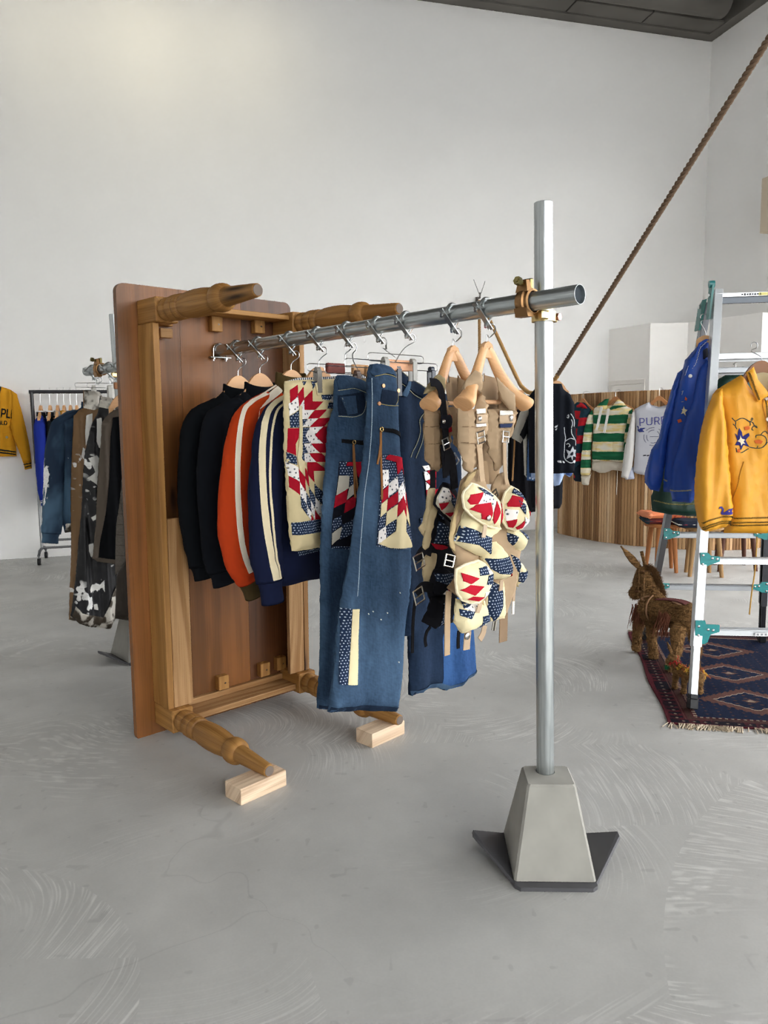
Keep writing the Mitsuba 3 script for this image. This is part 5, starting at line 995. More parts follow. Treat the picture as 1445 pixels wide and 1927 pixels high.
put('hem_band', b.patch([(-.2, .735), (.2, .735), (.2, .685), (-.2, .685)], off=0.003), 'm_foil', k, M=rf(3.0), smooth=True)
put('front_seam', b.line([(-.12, 1.31), (-.1, 1.2), (-.16, 1.17)], 0.004, 0.001, n=12), 'm_cloth', k, M=rf(3.0), color='1c2c3e')
put('front_seam', b.line([(-.1, 1.2), (-.07, .95), (-.06, .74)], 0.004, 0.001, n=12), 'm_cloth', k, M=rf(3.0), color='1c2c3e')
fold2 = wave((0.010, 9.0, 0.3, 0.4), (0.006, 19.0, -0.4, 2.0))
clip_hanger(rf(2.966), 'wire trouser hanger with a silver clip over the tan trousers', 1.46, (-0.01, 0.09), blocks=(), clip_col='cfcdc6', half=0.11, clip_z=0.09, hook=(0.024, 1.5))
tt = thing('trousers', 'tan trousers with silver paint down the front behind the table', 'trousers', None)
_, p = gp(tt, 'body', rf(2.93), [(-0.08,1.432),(0.007,1.423),(0.038,1.361),(0.02,0.964),(-0.03,0.21),(-0.146,0.208),(-0.229,0.23),(-0.217,0.417),(-0.186,0.696),(-0.157,1.113),(-0.143,1.3),(-0.111,1.327),(-0.086,1.338)], 0.03, 'm_splashtan', fold=fold2, seed=42, rim=0.04)
lay(tt, p, rf(2.93), [(-0.08,1.432),(0.007,1.423),(0.002,1.35),(-0.044,1.327),(-0.086,1.338)], 'm_foil', name='waistband', off=0.004)
lay(tt, p, rf(2.93), [(-0.226,0.267),(-0.144,0.237),(-0.146,0.208),(-0.229,0.23)], 'm_foil', name='hem', off=0.004)
for pts in ([(157,782),(168,778),(172,800),(160,830),(158,860),(155,900),(152,868),(154,830)], [(148,845),(156,838),(158,862),(150,868)]):
    pass
lay(tt, p, rf(2.93), [(-0.085,1.3),(-0.051,1.311),(-0.055,1.249),(-0.088,1.161),(-0.098,1.144),(-0.096,1.217)], 'm_white', 'd8d6d0', name='paint_stroke')
lay(tt, p, rf(2.93), [(-0.115,1.134),(-0.101,1.125),(-0.098,1.083),(-0.116,1.072),(-0.129,1.09)], 'm_white', 'd8d6d0', name='paint_stroke')
clip_hanger(rf(2.78), 'trouser hanger with a silver clip over the black trousers', 1.45, (-0.005, 0.09), blocks=((0.02, 0.1, '9a6a48'),), clip_col='b9b7b0', half=0.12, clip_z=0.08, hook=(0.024, 1.5))
tb = thing('trousers', 'black trousers splashed with white paint and silver hems behind the table', 'trousers')
_, p = gp(tb, 'body', rf(2.75), [(-0.063,1.393),(0.03,1.378),(0.034,1.247),(-0.009,0.694),(-0.054,0.247),(-0.092,0.191),(-0.183,0.215),(-0.241,0.243),(-0.278,0.289),(-0.244,0.502),(-0.215,0.716),(-0.18,0.929),(-0.158,1.116),(-0.133,1.233),(-0.085,1.302)], 0.034, 'm_splashblack', fold=fold2, seed=43, rim=0.045)
lay(tb, p, rf(2.75), [(-0.063,1.393),(0.03,1.378),(0.027,1.318),(-0.026,1.323),(-0.078,1.339)], 'm_foil', name='waistband', off=0.004)
lay(tb, p, rf(2.75), [(-0.278,0.289),(-0.262,0.341),(-0.237,0.303),(-0.184,0.282),(-0.13,0.261),(-0.097,0.34),(-0.047,0.417),(-0.054,0.247),(-0.092,0.191),(-0.183,0.215),(-0.241,0.243)], 'm_foil', name='hem', off=0.004)
for pts in ([(-0.097,1.28),(-0.078,1.286),(-0.088,1.124),(-0.103,1.135),(-0.115,1.168),(-0.106,1.235)], [(-0.155,1.084),(-0.119,1.098),(-0.094,1.065),(-0.1,0.965),(-0.128,0.947),(-0.164,0.982),(-0.135,1.013)], [(-0.162,0.784),(-0.125,0.811),(-0.118,0.794),(-0.155,0.767)], [(-0.181,0.647),(-0.159,0.653),(-0.154,0.6),(-0.172,0.58),(-0.183,0.614)], [(-0.195,0.418),(-0.175,0.442),(-0.142,0.432),(-0.119,0.456),(-0.119,0.394),(-0.129,0.418),(-0.16,0.412),(-0.188,0.4)], [(-0.175,0.337),(-0.159,0.339),(-0.155,0.305),(-0.174,0.311)]):
    lay(tb, p, rf(2.75), pts, 'm_white', 'd6d5d0', name='paint_stroke')
wood_hanger(rf(2.64), 'wooden hanger of the taupe coat behind the table', 'wooden hangers behind the table', top=1.40, half=0.07)
tc = thing('coat', 'taupe coat with black lining, left of the upturned table', 'coat')
_, p = gp(tc, 'body', rf(2.62), [(-0.012,1.341),(0.078,1.358),(0.033,0.535),(-0.093,0.55),(-0.179,0.572),(-0.212,0.596),(-0.173,0.751),(-0.151,1.039),(-0.125,1.258),(-0.079,1.304)], 0.03, 'm_cloth', '5f564d', fold=fold2, seed=44, rim=0.04)
lay(tc, p, rf(2.62), [(-0.075,1.283),(0.013,1.299),(-0.01,0.978),(-0.07,0.713),(-0.094,0.575),(-0.185,0.597),(-0.155,0.749),(-0.114,0.985),(-0.094,1.194)], color='0c0d10', name='lining', off=0.003)
wood_hanger(rf(2.44), 'wooden hanger of the grey checked coat behind the table', 'wooden hangers behind the table', top=1.40, half=0.07)
tg = thing('coat', 'grey checked wool coat pressed against the back of the table', 'coat')
gp(tg, 'body', rf(2.42), [(-0.083,1.27),(0.006,1.346),(-0.0,0.724),(-0.082,0.629),(-0.175,0.532),(-0.158,0.78),(-0.125,0.994)], 0.03, 'm_check', fold=fold2, seed=45, rim=0.04)
wood_hanger(rf(2.29), 'wooden hanger of the dark brown leather coat behind the table', 'wooden hangers behind the table', top=1.40, half=0.07)
tl = thing('coat', 'dark brown leather coat hem showing beside the table edge', 'coat')
gp(tl, 'body', rf(2.27), [(-0.134,1.244),(-0.027,1.317),(-0.067,0.312),(-0.172,0.335),(-0.255,0.361),(-0.238,0.562),(-0.18,0.646)], 0.03, 'm_satin', '2c241c', fold=fold2, seed=46, rim=0.04)

# ---------------------------------------------------------------- the rolling rack by the back wall (local: s along the wall, n into the room)
rk = thing('clothes_rack', 'black rolling clothes rack on casters in front of the left back wall', 'clothes rack')
s0, s1, nm = -7.38, -5.75, 0.27
for sx in (s0, s1):
    up = put('upright', tube([(sx, 0.92, nm), (sx, 1.575, nm)], 0.016, n=12), 'm_gloss', rk, M=MB, color='26262a')
    put('lower_tube', tube([(sx, 0.12, nm), (sx, 0.93, nm)], 0.012, n=12), 'm_brush', up, M=MB, color=srgb('9a9c9e'))
    put('foot_bar', tube([(sx, 0.085, 0.07), (sx, 0.12, 0.15), (sx, 0.125, nm), (sx, 0.12, 0.40), (sx, 0.085, 0.46)], 0.013, n=10), 'm_brush', rk, M=MB, color=srgb('7d7f82'))
    for nn_ in (0.07, 0.46):
        c = put('caster', tube([(sx - 0.012, 0.032, nn_), (sx + 0.012, 0.032, nn_)], 0.031, n=18), 'm_satin', rk, M=MB, smooth=30, color='1b1b1d')
        put('caster_fork', tube([(sx, 0.04, nn_), (sx, 0.09, nn_)], 0.008, n=8), 'm_brush', c, M=MB, color=srgb('6f7174'))
put('top_rail', tube([(s0 - 0.02, 1.575, nm), (s1 + 0.02, 1.575, nm)], 0.016, n=12), 'm_gloss', rk, M=MB, color='2a2a2e')
put('base_rail', tube([(s0, 0.20, nm), (s1, 0.20, nm)], 0.011, n=10), 'm_brush', rk, M=MB, color=srgb('8b8d90'))
put('base_rail', tube([(s0, 0.13, nm), (s1, 0.13, nm)], 0.011, n=10), 'm_brush', rk, M=MB, color=srgb('8b8d90'))
def rackM(s): return frame(CORNER + WD * s + WN * nm, -WN, WD)
SLV = [(-0.08, 1.325, 0.0), (-0.13, 1.29, 0.0), (-0.165, 1.22, 0.004), (-0.18, 1.05, 0.006), (-0.185, 0.85, 0.006), (-0.175, 0.68, 0.006), (-0.165, 0.60, 0.006)]
for ds, col, lab, cuffc in ((0.07, '1f2f86', 'royal blue varsity jacket with white striped cuffs, first on the rolling rack', '1f2f86'), (0.15, '0e1215', 'black varsity jacket, second on the rolling rack', '0e1215'), (0.215, '9b9a97', 'pale grey jacket, third on the rolling rack', '9b9a97'), (0.27, 'bf8f2c', 'mustard yellow jacket, fourth on the rolling rack', 'bf8f2c'), (0.325, 'a3a29e', 'light grey sweatshirt, fifth on the rolling rack', 'a3a29e'), (0.38, '141517', 'black sweatshirt, sixth on the rolling rack', '141517')):
    M = rackM(s0 + ds); wood_hanger(M, 'wooden hanger of the ' + lab.split(',')[0], 'hangers on the rolling rack', half=0.15, top=1.45, hook=(0.016, 1.61), th=0.022)
    k, b, S = jacket(M, lab, col, seed=50 + int(ds * 100), slv=SLV, half=0.16, sh=(0.155, 1.295), hem=0.74, thick=0.03 if ds < 0.1 else 0.014, ra=(.018, .03, .042, .048, .052, .05, .042), rb=(.034, .042, .05, .052, .052, .048, .04) if ds < 0.1 else (.016, .02, .022, .022, .022, .022, .02), collar=('1a1d24' if ds < 0.2 else col, 0.03, 0.03), cuff=cuffc, wob=0.004)
    if ds < 0.2:
        for zz in (0.592, 0.572):
            put('cuff_stripe', ribbon([(-0.165 + 0.042 * math.cos(a) * 0.9, zz, 0.006 + 0.030 * math.sin(a)) for a in np.linspace(0, 2 * np.pi, 17)], (0, 1, 0), 0.011, 0.003), 'm_cloth', k, M=M, smooth=30, color='d8d8d8')
        put('collar_stripe', tube([(0.071 * math.cos(a), 1.396, 0.038 * math.sin(a)) for a in np.linspace(0, 2 * np.pi, 21)[:-1]], 0.006, n=6, closed=True), 'm_cloth', k, M=M, color='d8d8d8')
M = rackM(s0 + 0.86)
clip_hanger(M, 'wire trouser hanger on the rolling rack', 1.44, (-0.08, 0.08), 'hangers on the rolling rack', blocks=(), half=0.14, hook=(0.016, 1.61))
kp = thing('trousers', 'black trousers covered in silver paint on the rolling rack', 'trousers')
gp(kp, 'body', rackM(s0 + 0.70), [(-0.18, 1.42), (0.18, 1.42), (0.2, 1.2), (0.2, 0.45), (0.03, 0.45), (0, 1.05), (-0.03, 0.45), (-0.2, 0.45), (-0.2, 1.2)], 0.05, 'm_splashblack', fold=fold2, seed=61)
# ---------------------------------------------------------------- yellow varsity jacket pinned to the wall at the left edge
MW = yf(-3.663, 7.029, 15.43)
yj = thing('varsity_jacket', 'yellow varsity jacket with black lettering hanging on the wall at the left edge', 'jacket')
_, p = gp(yj, 'body', MW, [(-0.028,1.613),(0.038,1.635),(0.114,1.63),(0.146,1.63),(0.213,1.604),(0.266,1.562),(0.272,1.502),(0.23,1.37),(0.199,1.246),(0.215,1.13),(0.225,1.058),(0.222,0.985),(-0.183,0.988),(-0.157,1.243),(-0.144,1.548)], 0.05, color='c98f25', seed=62, rim=0.06, fold=wave((0.008, 6, 0.5, 0.3), (0.005, 14, -0.6, 1.0)))
_, sl = gp(yj, 'sleeve', MW, [(0.221,1.599),(0.266,1.562),(0.299,1.413),(0.328,1.235),(0.342,1.127),(0.351,1.01),(0.355,0.933),(0.284,0.922),(0.261,1.012),(0.236,1.085),(0.216,1.157),(0.198,1.246),(0.212,1.397)], 0.035, color='c48a22', seed=63, off=0.03)
_, cf = gp(yj, 'cuff', MW, [(0.286,0.926),(0.355,0.942),(0.353,0.87),(0.294,0.857)], 0.025, color='bf8722', seed=64, off=0.03, rim=0.02)
for a in ([(0.285,0.911),(0.354,0.924),(0.354,0.915),(0.286,0.901)], [(0.29,0.886),(0.354,0.9),(0.354,0.891),(0.291,0.875)]): lay(yj, cf, MW, a, color='1b1a1e', name='cuff_stripe', lift=0.03)
for a in ([(-0.162,1.061),(0.088,1.059),(0.16,1.046),(0.223,1.031),(0.223,1.02),(0.159,1.033),(0.087,1.045),(-0.163,1.047)], [(-0.164,1.036),(0.086,1.034),(0.158,1.022),(0.222,1.008),(0.222,0.997),(0.158,1.01),(0.085,1.02),(-0.165,1.023)]): lay(yj, p, MW, a, color='1b1a1e', name='hem_stripe')
lay(yj, p, MW, [(0.078,1.635),(0.139,1.633),(0.142,1.613),(0.126,1.538),(0.115,1.468),(0.104,1.468),(0.113,1.556),(0.108,1.6)], color='191b26', name='neck_trim', off=0.004)
lay(yj, p, MW, [(0.134,1.203),(0.196,1.215),(0.229,1.156),(0.224,1.085),(0.137,1.069),(0.133,1.149)], color='c48a22', name='pocket_flap', off=0.003, th=0.003)
snap_p = [(0.163,1.165)][0]; c = p.at(*snap_p, off=0.007)
put('snap_button', tube([c, c + [0, 0, 0.006]], 0.012, n=14), 'm_metal', yj, M=MW, smooth=30, color=srgb('a09478'))
def lettering(parent, txt, M, p, s, z, h, ang, color, lift=0.004, bold=True, sx=1.0):
    m = meshkit.text_mesh(txt, h, 0.003, bold); m.vertices[:, 0] *= sx; R = trimesh.transformations.rotation_matrix(ang, [0, 0, 1]); m.apply_transform(R); m.apply_translation([s, z, 0]); m.vertices[:, 2] += p.front(m.vertices[:, 0], m.vertices[:, 1]) + lift - 0.002
    return put('lettering', m, 'm_cloth', parent, M=M, smooth=False, color=color)
a_, b_ = [(0.119,1.353),(0.204,1.319)]; 
lettering(yj, 'PLE', MW, p, a_[0], a_[1], 0.078, -0.16, '17161a', sx=0.64)
a_ = [(0.101,1.281)][0]; lettering(yj, 'BLD', MW, p, a_[0], a_[1], 0.036, -0.02, '17161a', sx=0.75)

# ---------------------------------------------------------------- the thick rope and what hangs on it
def rope_mesh(path, r, pitch, n=7, strands=3, step=0.010):
    P = np.asarray(path, float); cum = np.concatenate([[0], np.cumsum(np.linalg.norm(np.diff(P, axis=0), axis=1))]); m = int(cum[-1] / step)
    d = np.linspace(0, cum[-1], m); Q = np.stack([np.interp(d, cum, P[:, k]) for k in range(3)], 1); Q, t, a, b = frames(Q, (0.3, 0.2, 0.9)); out = []
    for s in range(strands):
        ph = d / pitch * 2 * np.pi + s * 2 * np.pi / strands
        out.append(tube(Q + (a * np.cos(ph)[:, None] + b * np.sin(ph)[:, None]) * r * 0.60, r * 0.46, n=n))
    return trimesh.util.concatenate(out)
low = [(1.251, 5.5, 1.543), (1.207, 5.66, 1.470), (1.148, 5.86, 1.455), (1.122, 6.06, 1.505), (1.117, 6.26, 1.577), (1.112, 7.2, 1.99), (1.060, 8.12, 2.50)]
hi = np.array([1.709, 3.5, 2.875]); lo = np.array(low[0]); top_ = hi + (hi - lo) * 1.85
rp = thing('rope', 'thick twisted natural rope sagging from the back wall up to the ceiling at right', 'rope')
put('span', rope_mesh([top_, hi, lo * .98 + hi * .02], 0.0165, 0.085), 'm_cloth', rp, color='6f5c4b')
put('sag', rope_mesh(spline([lo * .98 + hi * .02] + low, 60), 0.0165, 0.075), 'm_cloth', rp, color='a98554')
put('tail', rope_mesh([(1.047, 8.22, 2.53), (1.048, 8.20, 2.2), (1.05, 8.2, 1.62)], 0.0165, 0.075), 'm_cloth', rp, color='9a7a52')
hk = thing('wall_hook', 'dark wall hook with loose wire ends holding the rope above the pipe', 'hook')
wp = CORNER + WD * ((1.047 - CORNER[0]) / WD[0]); 
put('hook_plate', box((0, 0, 0), (0.03, 0.02, 0.09), 0.003), 'm_satin', hk, M=move(np.eye(4), [wp[0], wp[1] - 0.012, 2.55]), smooth=False, color='4b4540')
put('hook_arm', tube(spline([(wp[0], wp[1] - 0.02, 2.57), (1.047, 8.24, 2.56), (1.047, 8.16, 2.55), (1.047, 8.15, 2.60)], 16), 0.01, n=8), 'm_satin', hk, color='4b4540')
for dx, dz in ((-0.07, 0.17), (0.05, 0.15)): put('wire_end', tube([(1.047, 8.14, 2.56), (1.047 + dx, 8.12, 2.56 + dz)], 0.004, n=5), 'm_cloth', hk, color='8b8a88')
# embroidered black jacket to the right of the pole
MJ = yY(5.47)
wood_hanger(frame((1.262, 5.50, 0), (1, 0, 0), (0, -1, 0)), 'pale wooden hanger of the black embroidered jacket on the rope', 'hangers on the rope', top=1.525, half=0.085, hook=(0.0, 1.575))
ej = thing('jacket', 'black jacket with silver vine embroidery hanging on the rope right of the pole', 'jacket')
_, p = gp(ej, 'body', MJ, [(1.119,1.498),(1.233,1.504),(1.291,1.503),(1.303,1.465),(1.349,1.427),(1.377,1.369),(1.39,1.244),(1.397,1.014),(1.388,0.86),(1.233,0.858),(1.063,0.864),(1.052,1.211),(1.058,1.42)], 0.05, color='10131a', seed=70, rim=0.06, fold=wave((0.008, 7, 0.4, 0.3), (0.005, 15, 0, 1.0)))
for pts in ([(278,1000),(285,1100),(300,1190),(285,1300),(280,1420),(275,1520),(300,1590)], [(390,760),(440,830),(460,900),(455,990)], [(400,860),(425,930),(400,1010)], [(400,1030),(410,1120),(460,1200),(490,1260),(485,1330)], [(300,1250),(380,1200),(460,1220)], [(330,800),(350,780),(345,830),(325,820)], [(430,870),(455,920),(430,980)]):
    pass
VIN = ([(1.302,1.192),(1.305,1.152),(1.312,1.117),(1.306,1.073),(1.305,1.025),(1.303,0.985),(1.314,0.957)], [(1.345,1.287),(1.366,1.259),(1.374,1.231),(1.373,1.195)], [(1.35,1.247),(1.36,1.219),(1.351,1.187)], [(1.351,1.18),(1.355,1.144),(1.376,1.112),(1.388,1.088),(1.386,1.06)], [(1.312,1.093),(1.344,1.112),(1.376,1.104)], [(1.322,1.271),(1.331,1.281),(1.33,1.259),(1.32,1.263)], [(1.314,0.957),(1.338,0.94),(1.362,0.936),(1.382,0.952)], [(1.32,1.069),(1.332,1.076),(1.344,1.06),(1.333,1.052)])
for v in VIN: stitch(ej, p, MJ, v, 'b9bcc0', w=0.007, n=14)
lay(ej, p, MJ, [(1.365,1.056),(1.375,1.032),(1.391,1.028),(1.385,1.0),(1.392,0.976),(1.37,0.984),(1.364,0.952),(1.35,0.98),(1.318,0.961),(1.331,0.997),(1.315,1.033),(1.345,1.02)], color='a9acb2', name='flower', off=0.003)
lay(ej, p, MJ, [(1.365,1.016),(1.371,1.0),(1.361,0.988),(1.343,0.992),(1.349,1.006)], color='1a1d24', name='flower_centre', off=0.006)
for a in ([(1.37,0.952),(1.386,0.956),(1.394,0.944),(1.382,0.932),(1.37,0.938)], [(1.25,0.954),(1.278,0.955),(1.282,0.937),(1.254,0.942)], [(1.29,0.953),(1.31,0.943),(1.306,0.933),(1.292,0.939)], [(1.229,1.199),(1.251,1.209),(1.247,1.193),(1.231,1.189)], [(1.231,1.179),(1.249,1.187),(1.239,1.169)]):
    lay(ej, p, MJ, a, color='b9bcc0', name='embroidery', off=0.003)
def simple(label, cat, name, M, outline, thick, color, mat='m_cloth', seed=0, group=None, fold=None):
    k = thing(name, label, cat, group); _, q_ = gp(k, 'body', M, outline, thick, mat, color, seed=seed, rim=0.04, fold=fold or wave((0.008, 8, 0.4, seed), (0.005, 17, 0.2, seed * 2.0))); return k, q_
k, p = simple('pale blue shirt tail showing below the black embroidered jacket', 'shirt', 'shirt', yY(5.66), [(1.127,1.445),(1.285,1.443),(1.421,1.363),(1.428,0.855),(1.405,0.815),(1.364,0.84),(1.325,0.76),(1.293,0.748),(1.236,0.789),(1.116,0.811)], 0.035, '9fb4d8', seed=71)
lay(k, p, yY(5.66), [(1.355,0.888),(1.428,0.887),(1.421,0.819),(1.372,0.836)], color='3d5485', name='cuff', off=0.003)
simple('black trousers hanging low between the pole and the slatted counter', 'trousers', 'trousers', yY(5.85), [(1.149,1.372),(1.378,1.368),(1.401,0.877),(1.396,0.594),(1.372,0.556),(1.155,0.568)], 0.04, '121318', seed=72)
# left of the pole: tee shirts and trousers
clip_hanger(frame((1.115, 6.22, 0), (1, 0, 0), (0, -1, 0)), 'clip hanger with a pale wooden bar on the rope left of the pole', 1.478, (-0.06, 0.05), 'hangers on the rope', blocks=((-0.07, 0.07, 'c99a72'),), half=0.1, hook=(0.0, 1.575))
simple('long black trousers hanging from the rope behind the front vest', 'trousers', 'trousers', yY(6.25), [(1.061,1.462),(1.271,1.446),(1.283,0.988),(1.297,0.491),(1.168,0.475),(1.047,0.526),(1.033,0.859),(1.036,1.21)], 0.04, '131317', seed=73)
k, p = simple('thin tan strap hanging beside the long black trousers', 'strap', 'tan_strap', yY(6.1), [(1.074,1.443),(1.087,1.443),(1.068,0.996),(1.056,0.759),(1.039,0.76),(1.055,0.997)], 0.004, 'a27b50', seed=74)
wood_hanger(frame((1.135, 6.02, 0), (1, 0, 0), (0, -1, 0)), 'pale hanger of the cream tee shirt on the rope', 'hangers on the rope', top=1.44, half=0.14, hook=(0.0, 1.50))
k, p = simple('cream tee shirt with short sleeve hanging on the rope behind the front vest', 'tee shirt', 'tee_shirt', yY(6.0), [(1.199,1.404),(1.136,1.368),(1.086,1.31),(1.024,1.11),(1.096,1.067),(1.113,1.1),(1.118,0.957),(1.123,0.817),(1.149,0.783),(1.31,0.784),(1.304,1.403)], 0.035, 'c9c5ba', seed=75)
k, p = simple('black tee shirt between the cream tee and the blue shirt on the rope', 'tee shirt', 'tee_shirt', yY(5.92), [(1.175,1.357),(1.122,1.251),(1.073,1.136),(1.102,1.094),(1.131,1.147),(1.125,0.814),(1.293,0.811),(1.287,1.355)], 0.03, '17181c', seed=76)
k, p = simple('faded blue denim shirt on the rope just left of the pole', 'shirt', 'shirt', yY(5.82), [(1.163,1.387),(1.132,1.25),(1.121,1.087),(1.114,0.882),(1.111,0.784),(1.164,0.779),(1.271,0.781),(1.265,1.385)], 0.03, '4f6f9e', seed=77)
for a in [(1.131,0.804),(1.152,0.799)]:
    c = p.at(*a, off=0.002); put('snap_button', tube([c, c + [0, 0, 0.004]], 0.008, n=10), 'm_white', k, M=yY(5.82), smooth=30, color='dde2ea')
# ---------------------------------------------------------------- sweatshirts hooked over the slatted counter
def hoodstripe(c1, c2, z0, per, duty=0.5, c3=None):
    c1, c2 = C(c1), C(c2); c3 = C(c3) if c3 else c2
    def fn(p, n, uv):
        z = uv.y + 0.012 * (fbm(uv.x * 16.0, uv.y * 10.0) - 0.5); s = (z - z0) / per; f = s - dr.floor(s)
        b = smoothstep(0.0, 0.03, f) * (1 - smoothstep(duty - 0.03, duty, f))
        g = fbm(uv.x * 9.0, uv.y * 50.0); edge = dr.exp(-dr.square((f - duty) / 0.04)) + dr.exp(-dr.square(f / 0.04))
        return mix(mix(c2, c3, smoothstep(0.3, 0.7, g)), mi.Color3f(c1) * (0.7 + 0.7 * g), b)
    return fn
zb = [(0.014,1.116),(0.012,1.206),(0.016,1.027)]
Z0, PER = zb[2][1], 2 * (zb[0][1] - zb[2][1])
scene['m_hoodgreen'] = prin(proc(hoodstripe('1f5a3c', 'd9d4c4', Z0, PER, 0.5, 'd8c27e')), 0.92, spec=0.1)
scene['m_hoodred'] = prin(proc(hoodstripe('a5202a', '1d3440', Z0 + 0.05, PER, 0.5)), 0.92, spec=0.1)
MC1 = yf(2.23, 7.48, -46)
def hook_only(M, s, z0, z1): return tube(spline([(s + 0.012, z1 - 0.02, -0.09), (s + 0.01, z1, -0.05), (s, z1 - 0.005, -0.01), (s, (z0 + z1) / 2, 0), (s, z0, 0)], 14), 0.0025, n=6)
def counter_hanger(M, s, zt, zhook, label, half=0.19):
    k = thing('hanger', label, 'hanger', 'hangers hooked over the counter')
    put('hook', hook_only(M, s, zt - 0.01, zhook), 'm_chrome', k, M=M, color=srgb('c9cbcb'))
    xs = np.linspace(-1, 1, 25); up = zt - np.interp(np.abs(xs) * half, [0, .02, .05, .08, .19], [0, .006, .035, .062, .12]); lo_ = up - 0.04
    put('shoulder_bar', prism(list(zip(s + xs * half, up)) + list(zip(s + xs[::-1] * half, lo_[::-1])), 0.014, -0.007), 'm_slat', k, M=M, smooth=False, color='b0794e')
pt = [(0.072,1.47),(0.077,1.52)]; counter_hanger(MC1, pt[0][0], pt[0][1], 1.535, 'wooden hanger of the green striped hoodie on the counter')
hd = thing('hoodie', 'green and cream painted stripe hoodie with white drawcords on the counter', 'hoodie')
_, p = gp(hd, 'body', MC1, [(-0.151,1.365),(-0.084,1.393),(-0.005,1.384),(0.074,1.382),(0.176,1.385),(0.26,1.342),(0.242,1.291),(0.212,1.215),(0.196,1.116),(0.185,1.022),(0.175,0.927),(0.171,0.83),(0.007,0.838),(-0.158,0.828),(-0.168,0.91),(-0.161,1.02),(-0.157,1.117),(-0.155,1.202),(-0.163,1.286)], 0.06, 'm_hoodgreen', seed=80, rim=0.06)
_, q2 = gp(hd, 'sleeve', MC1, [(-0.151,1.365),(-0.191,1.305),(-0.217,1.227),(-0.239,1.142),(-0.254,1.019),(-0.267,0.865),(-0.274,0.753),(-0.269,0.685),(-0.179,0.689),(-0.167,0.757),(-0.173,0.898),(-0.165,1.02),(-0.157,1.141),(-0.148,1.226)], 0.05, 'm_hoodgreen', seed=81, off=0.03, uvshift=(0.0, 0.086))
gp(hd, 'sleeve', MC1, [(0.228,1.343),(0.26,1.342),(0.252,1.285),(0.232,1.198),(0.216,1.081),(0.206,0.963),(0.181,0.939),(0.185,1.051),(0.195,1.139),(0.212,1.221)], 0.04, 'm_hoodgreen', seed=82, off=0.01, uvshift=(0.0, 0.086))
gp(hd, 'cuff', MC1, [(-0.273,0.685),(-0.172,0.692),(-0.159,0.714),(-0.178,0.652),(-0.194,0.589),(-0.261,0.592)], 0.035, color='c6bfb0', off=0.03, seed=83)
gp(hd, 'hem_band', MC1, [(-0.163,0.829),(0.007,0.841),(0.169,0.83),(0.166,0.743),(0.062,0.752),(-0.017,0.722),(-0.084,0.717),(-0.16,0.745)], 0.055, color='c6bdae', off=0.004, seed=84, rim=0.05, fold=wave((0.004, 30, 0, 0)))
gp(hd, 'hood', MC1, [(-0.104,1.381),(-0.058,1.416),(-0.006,1.447),(0.027,1.449),(0.011,1.402),(0.006,1.349),(-0.017,1.331),(-0.07,1.339)], 0.03, 'm_hoodgreen', off=0.045, seed=85)
gp(hd, 'hood', MC1, [(0.022,1.348),(0.074,1.382),(0.112,1.425),(0.127,1.439),(0.176,1.414),(0.215,1.372),(0.152,1.363),(0.062,1.335)], 0.03, 'm_hoodgreen', off=0.045, seed=86, uvshift=(0.0, 0.09))
for a in ([(-0.024,1.373),(-0.045,1.272),(-0.06,1.201),(-0.076,1.147)], [(0.052,1.353),(0.037,1.259),(0.023,1.188),(0.008,1.117)]):
    put('drawcord', ribbon(np.column_stack([spline(a, 10), np.full(len(spline(a, 10)), 0.092)]), (1, 0.1, 0), 0.024, 0.006), 'm_cloth', hd, M=MC1, smooth=30, color='e2e1dc')
lay(hd, p, MC1, [(-0.095,0.911),(-0.077,1.026),(0.082,1.033),(0.094,0.92)], 'm_hoodgreen', name='front_pocket', off=0.006, th=0.004)
put('loose_cord', tube([(*a_, 0.03) for a_ in [(0.125,0.748),(0.125,0.664),(0.122,0.566),(0.122,0.508)]], 0.003, n=5), 'm_cloth', hd, M=MC1, color='d8d2c6')
MC0 = yf(1.94, 7.91, -65)
pt = [(0.226,1.466),(0.225,1.515)]; counter_hanger(MC0, pt[0][0], pt[0][1], 1.535, 'wooden hanger of the red and teal striped hoodie on the counter', 0.16)
hr = thing('hoodie', 'red and dark teal striped hoodie partly behind the green striped hoodie', 'hoodie')
gp(hr, 'body', MC0, [(0.072,1.372),(0.147,1.429),(0.26,1.422),(0.316,1.384),(0.362,1.347),(0.32,1.227),(0.277,1.105),(0.252,0.982),(0.219,0.808),(0.182,0.769),(0.066,0.77),(0.05,1.079)], 0.06, 'm_hoodred', seed=87, rim=0.06)
gp(hr, 'sleeve', MC0, [(0.279,1.385),(0.362,1.353),(0.359,1.305),(0.312,1.178),(0.261,0.982),(0.238,0.783),(0.246,0.622),(0.175,0.624),(0.182,0.769),(0.204,1.018),(0.228,1.203)], 0.05, 'm_hoodred', off=0.03, seed=88, uvshift=(0, 0.07))
gp(hr, 'cuff', MC0, [(0.177,0.781),(0.242,0.79),(0.253,0.619),(0.174,0.624)], 0.045, color='1a222b', off=0.035, seed=89)
gp(hr, 'hood', MC0, [(0.186,1.388),(0.26,1.422),(0.315,1.396),(0.348,1.359),(0.27,1.373),(0.215,1.369)], 0.03, color='a3222a', off=0.05, seed=90)
MC2 = yf(2.49, 7.20, -34)
pt = [(0.13,1.46),(0.134,1.516)]; counter_hanger(MC2, pt[0][0], pt[0][1], 1.535, 'wooden hanger of the grey lettered sweatshirt on the counter')
sw = thing('sweatshirt', 'pale grey sweatshirt with purple lettering, swan and seal print on the counter', 'sweatshirt')
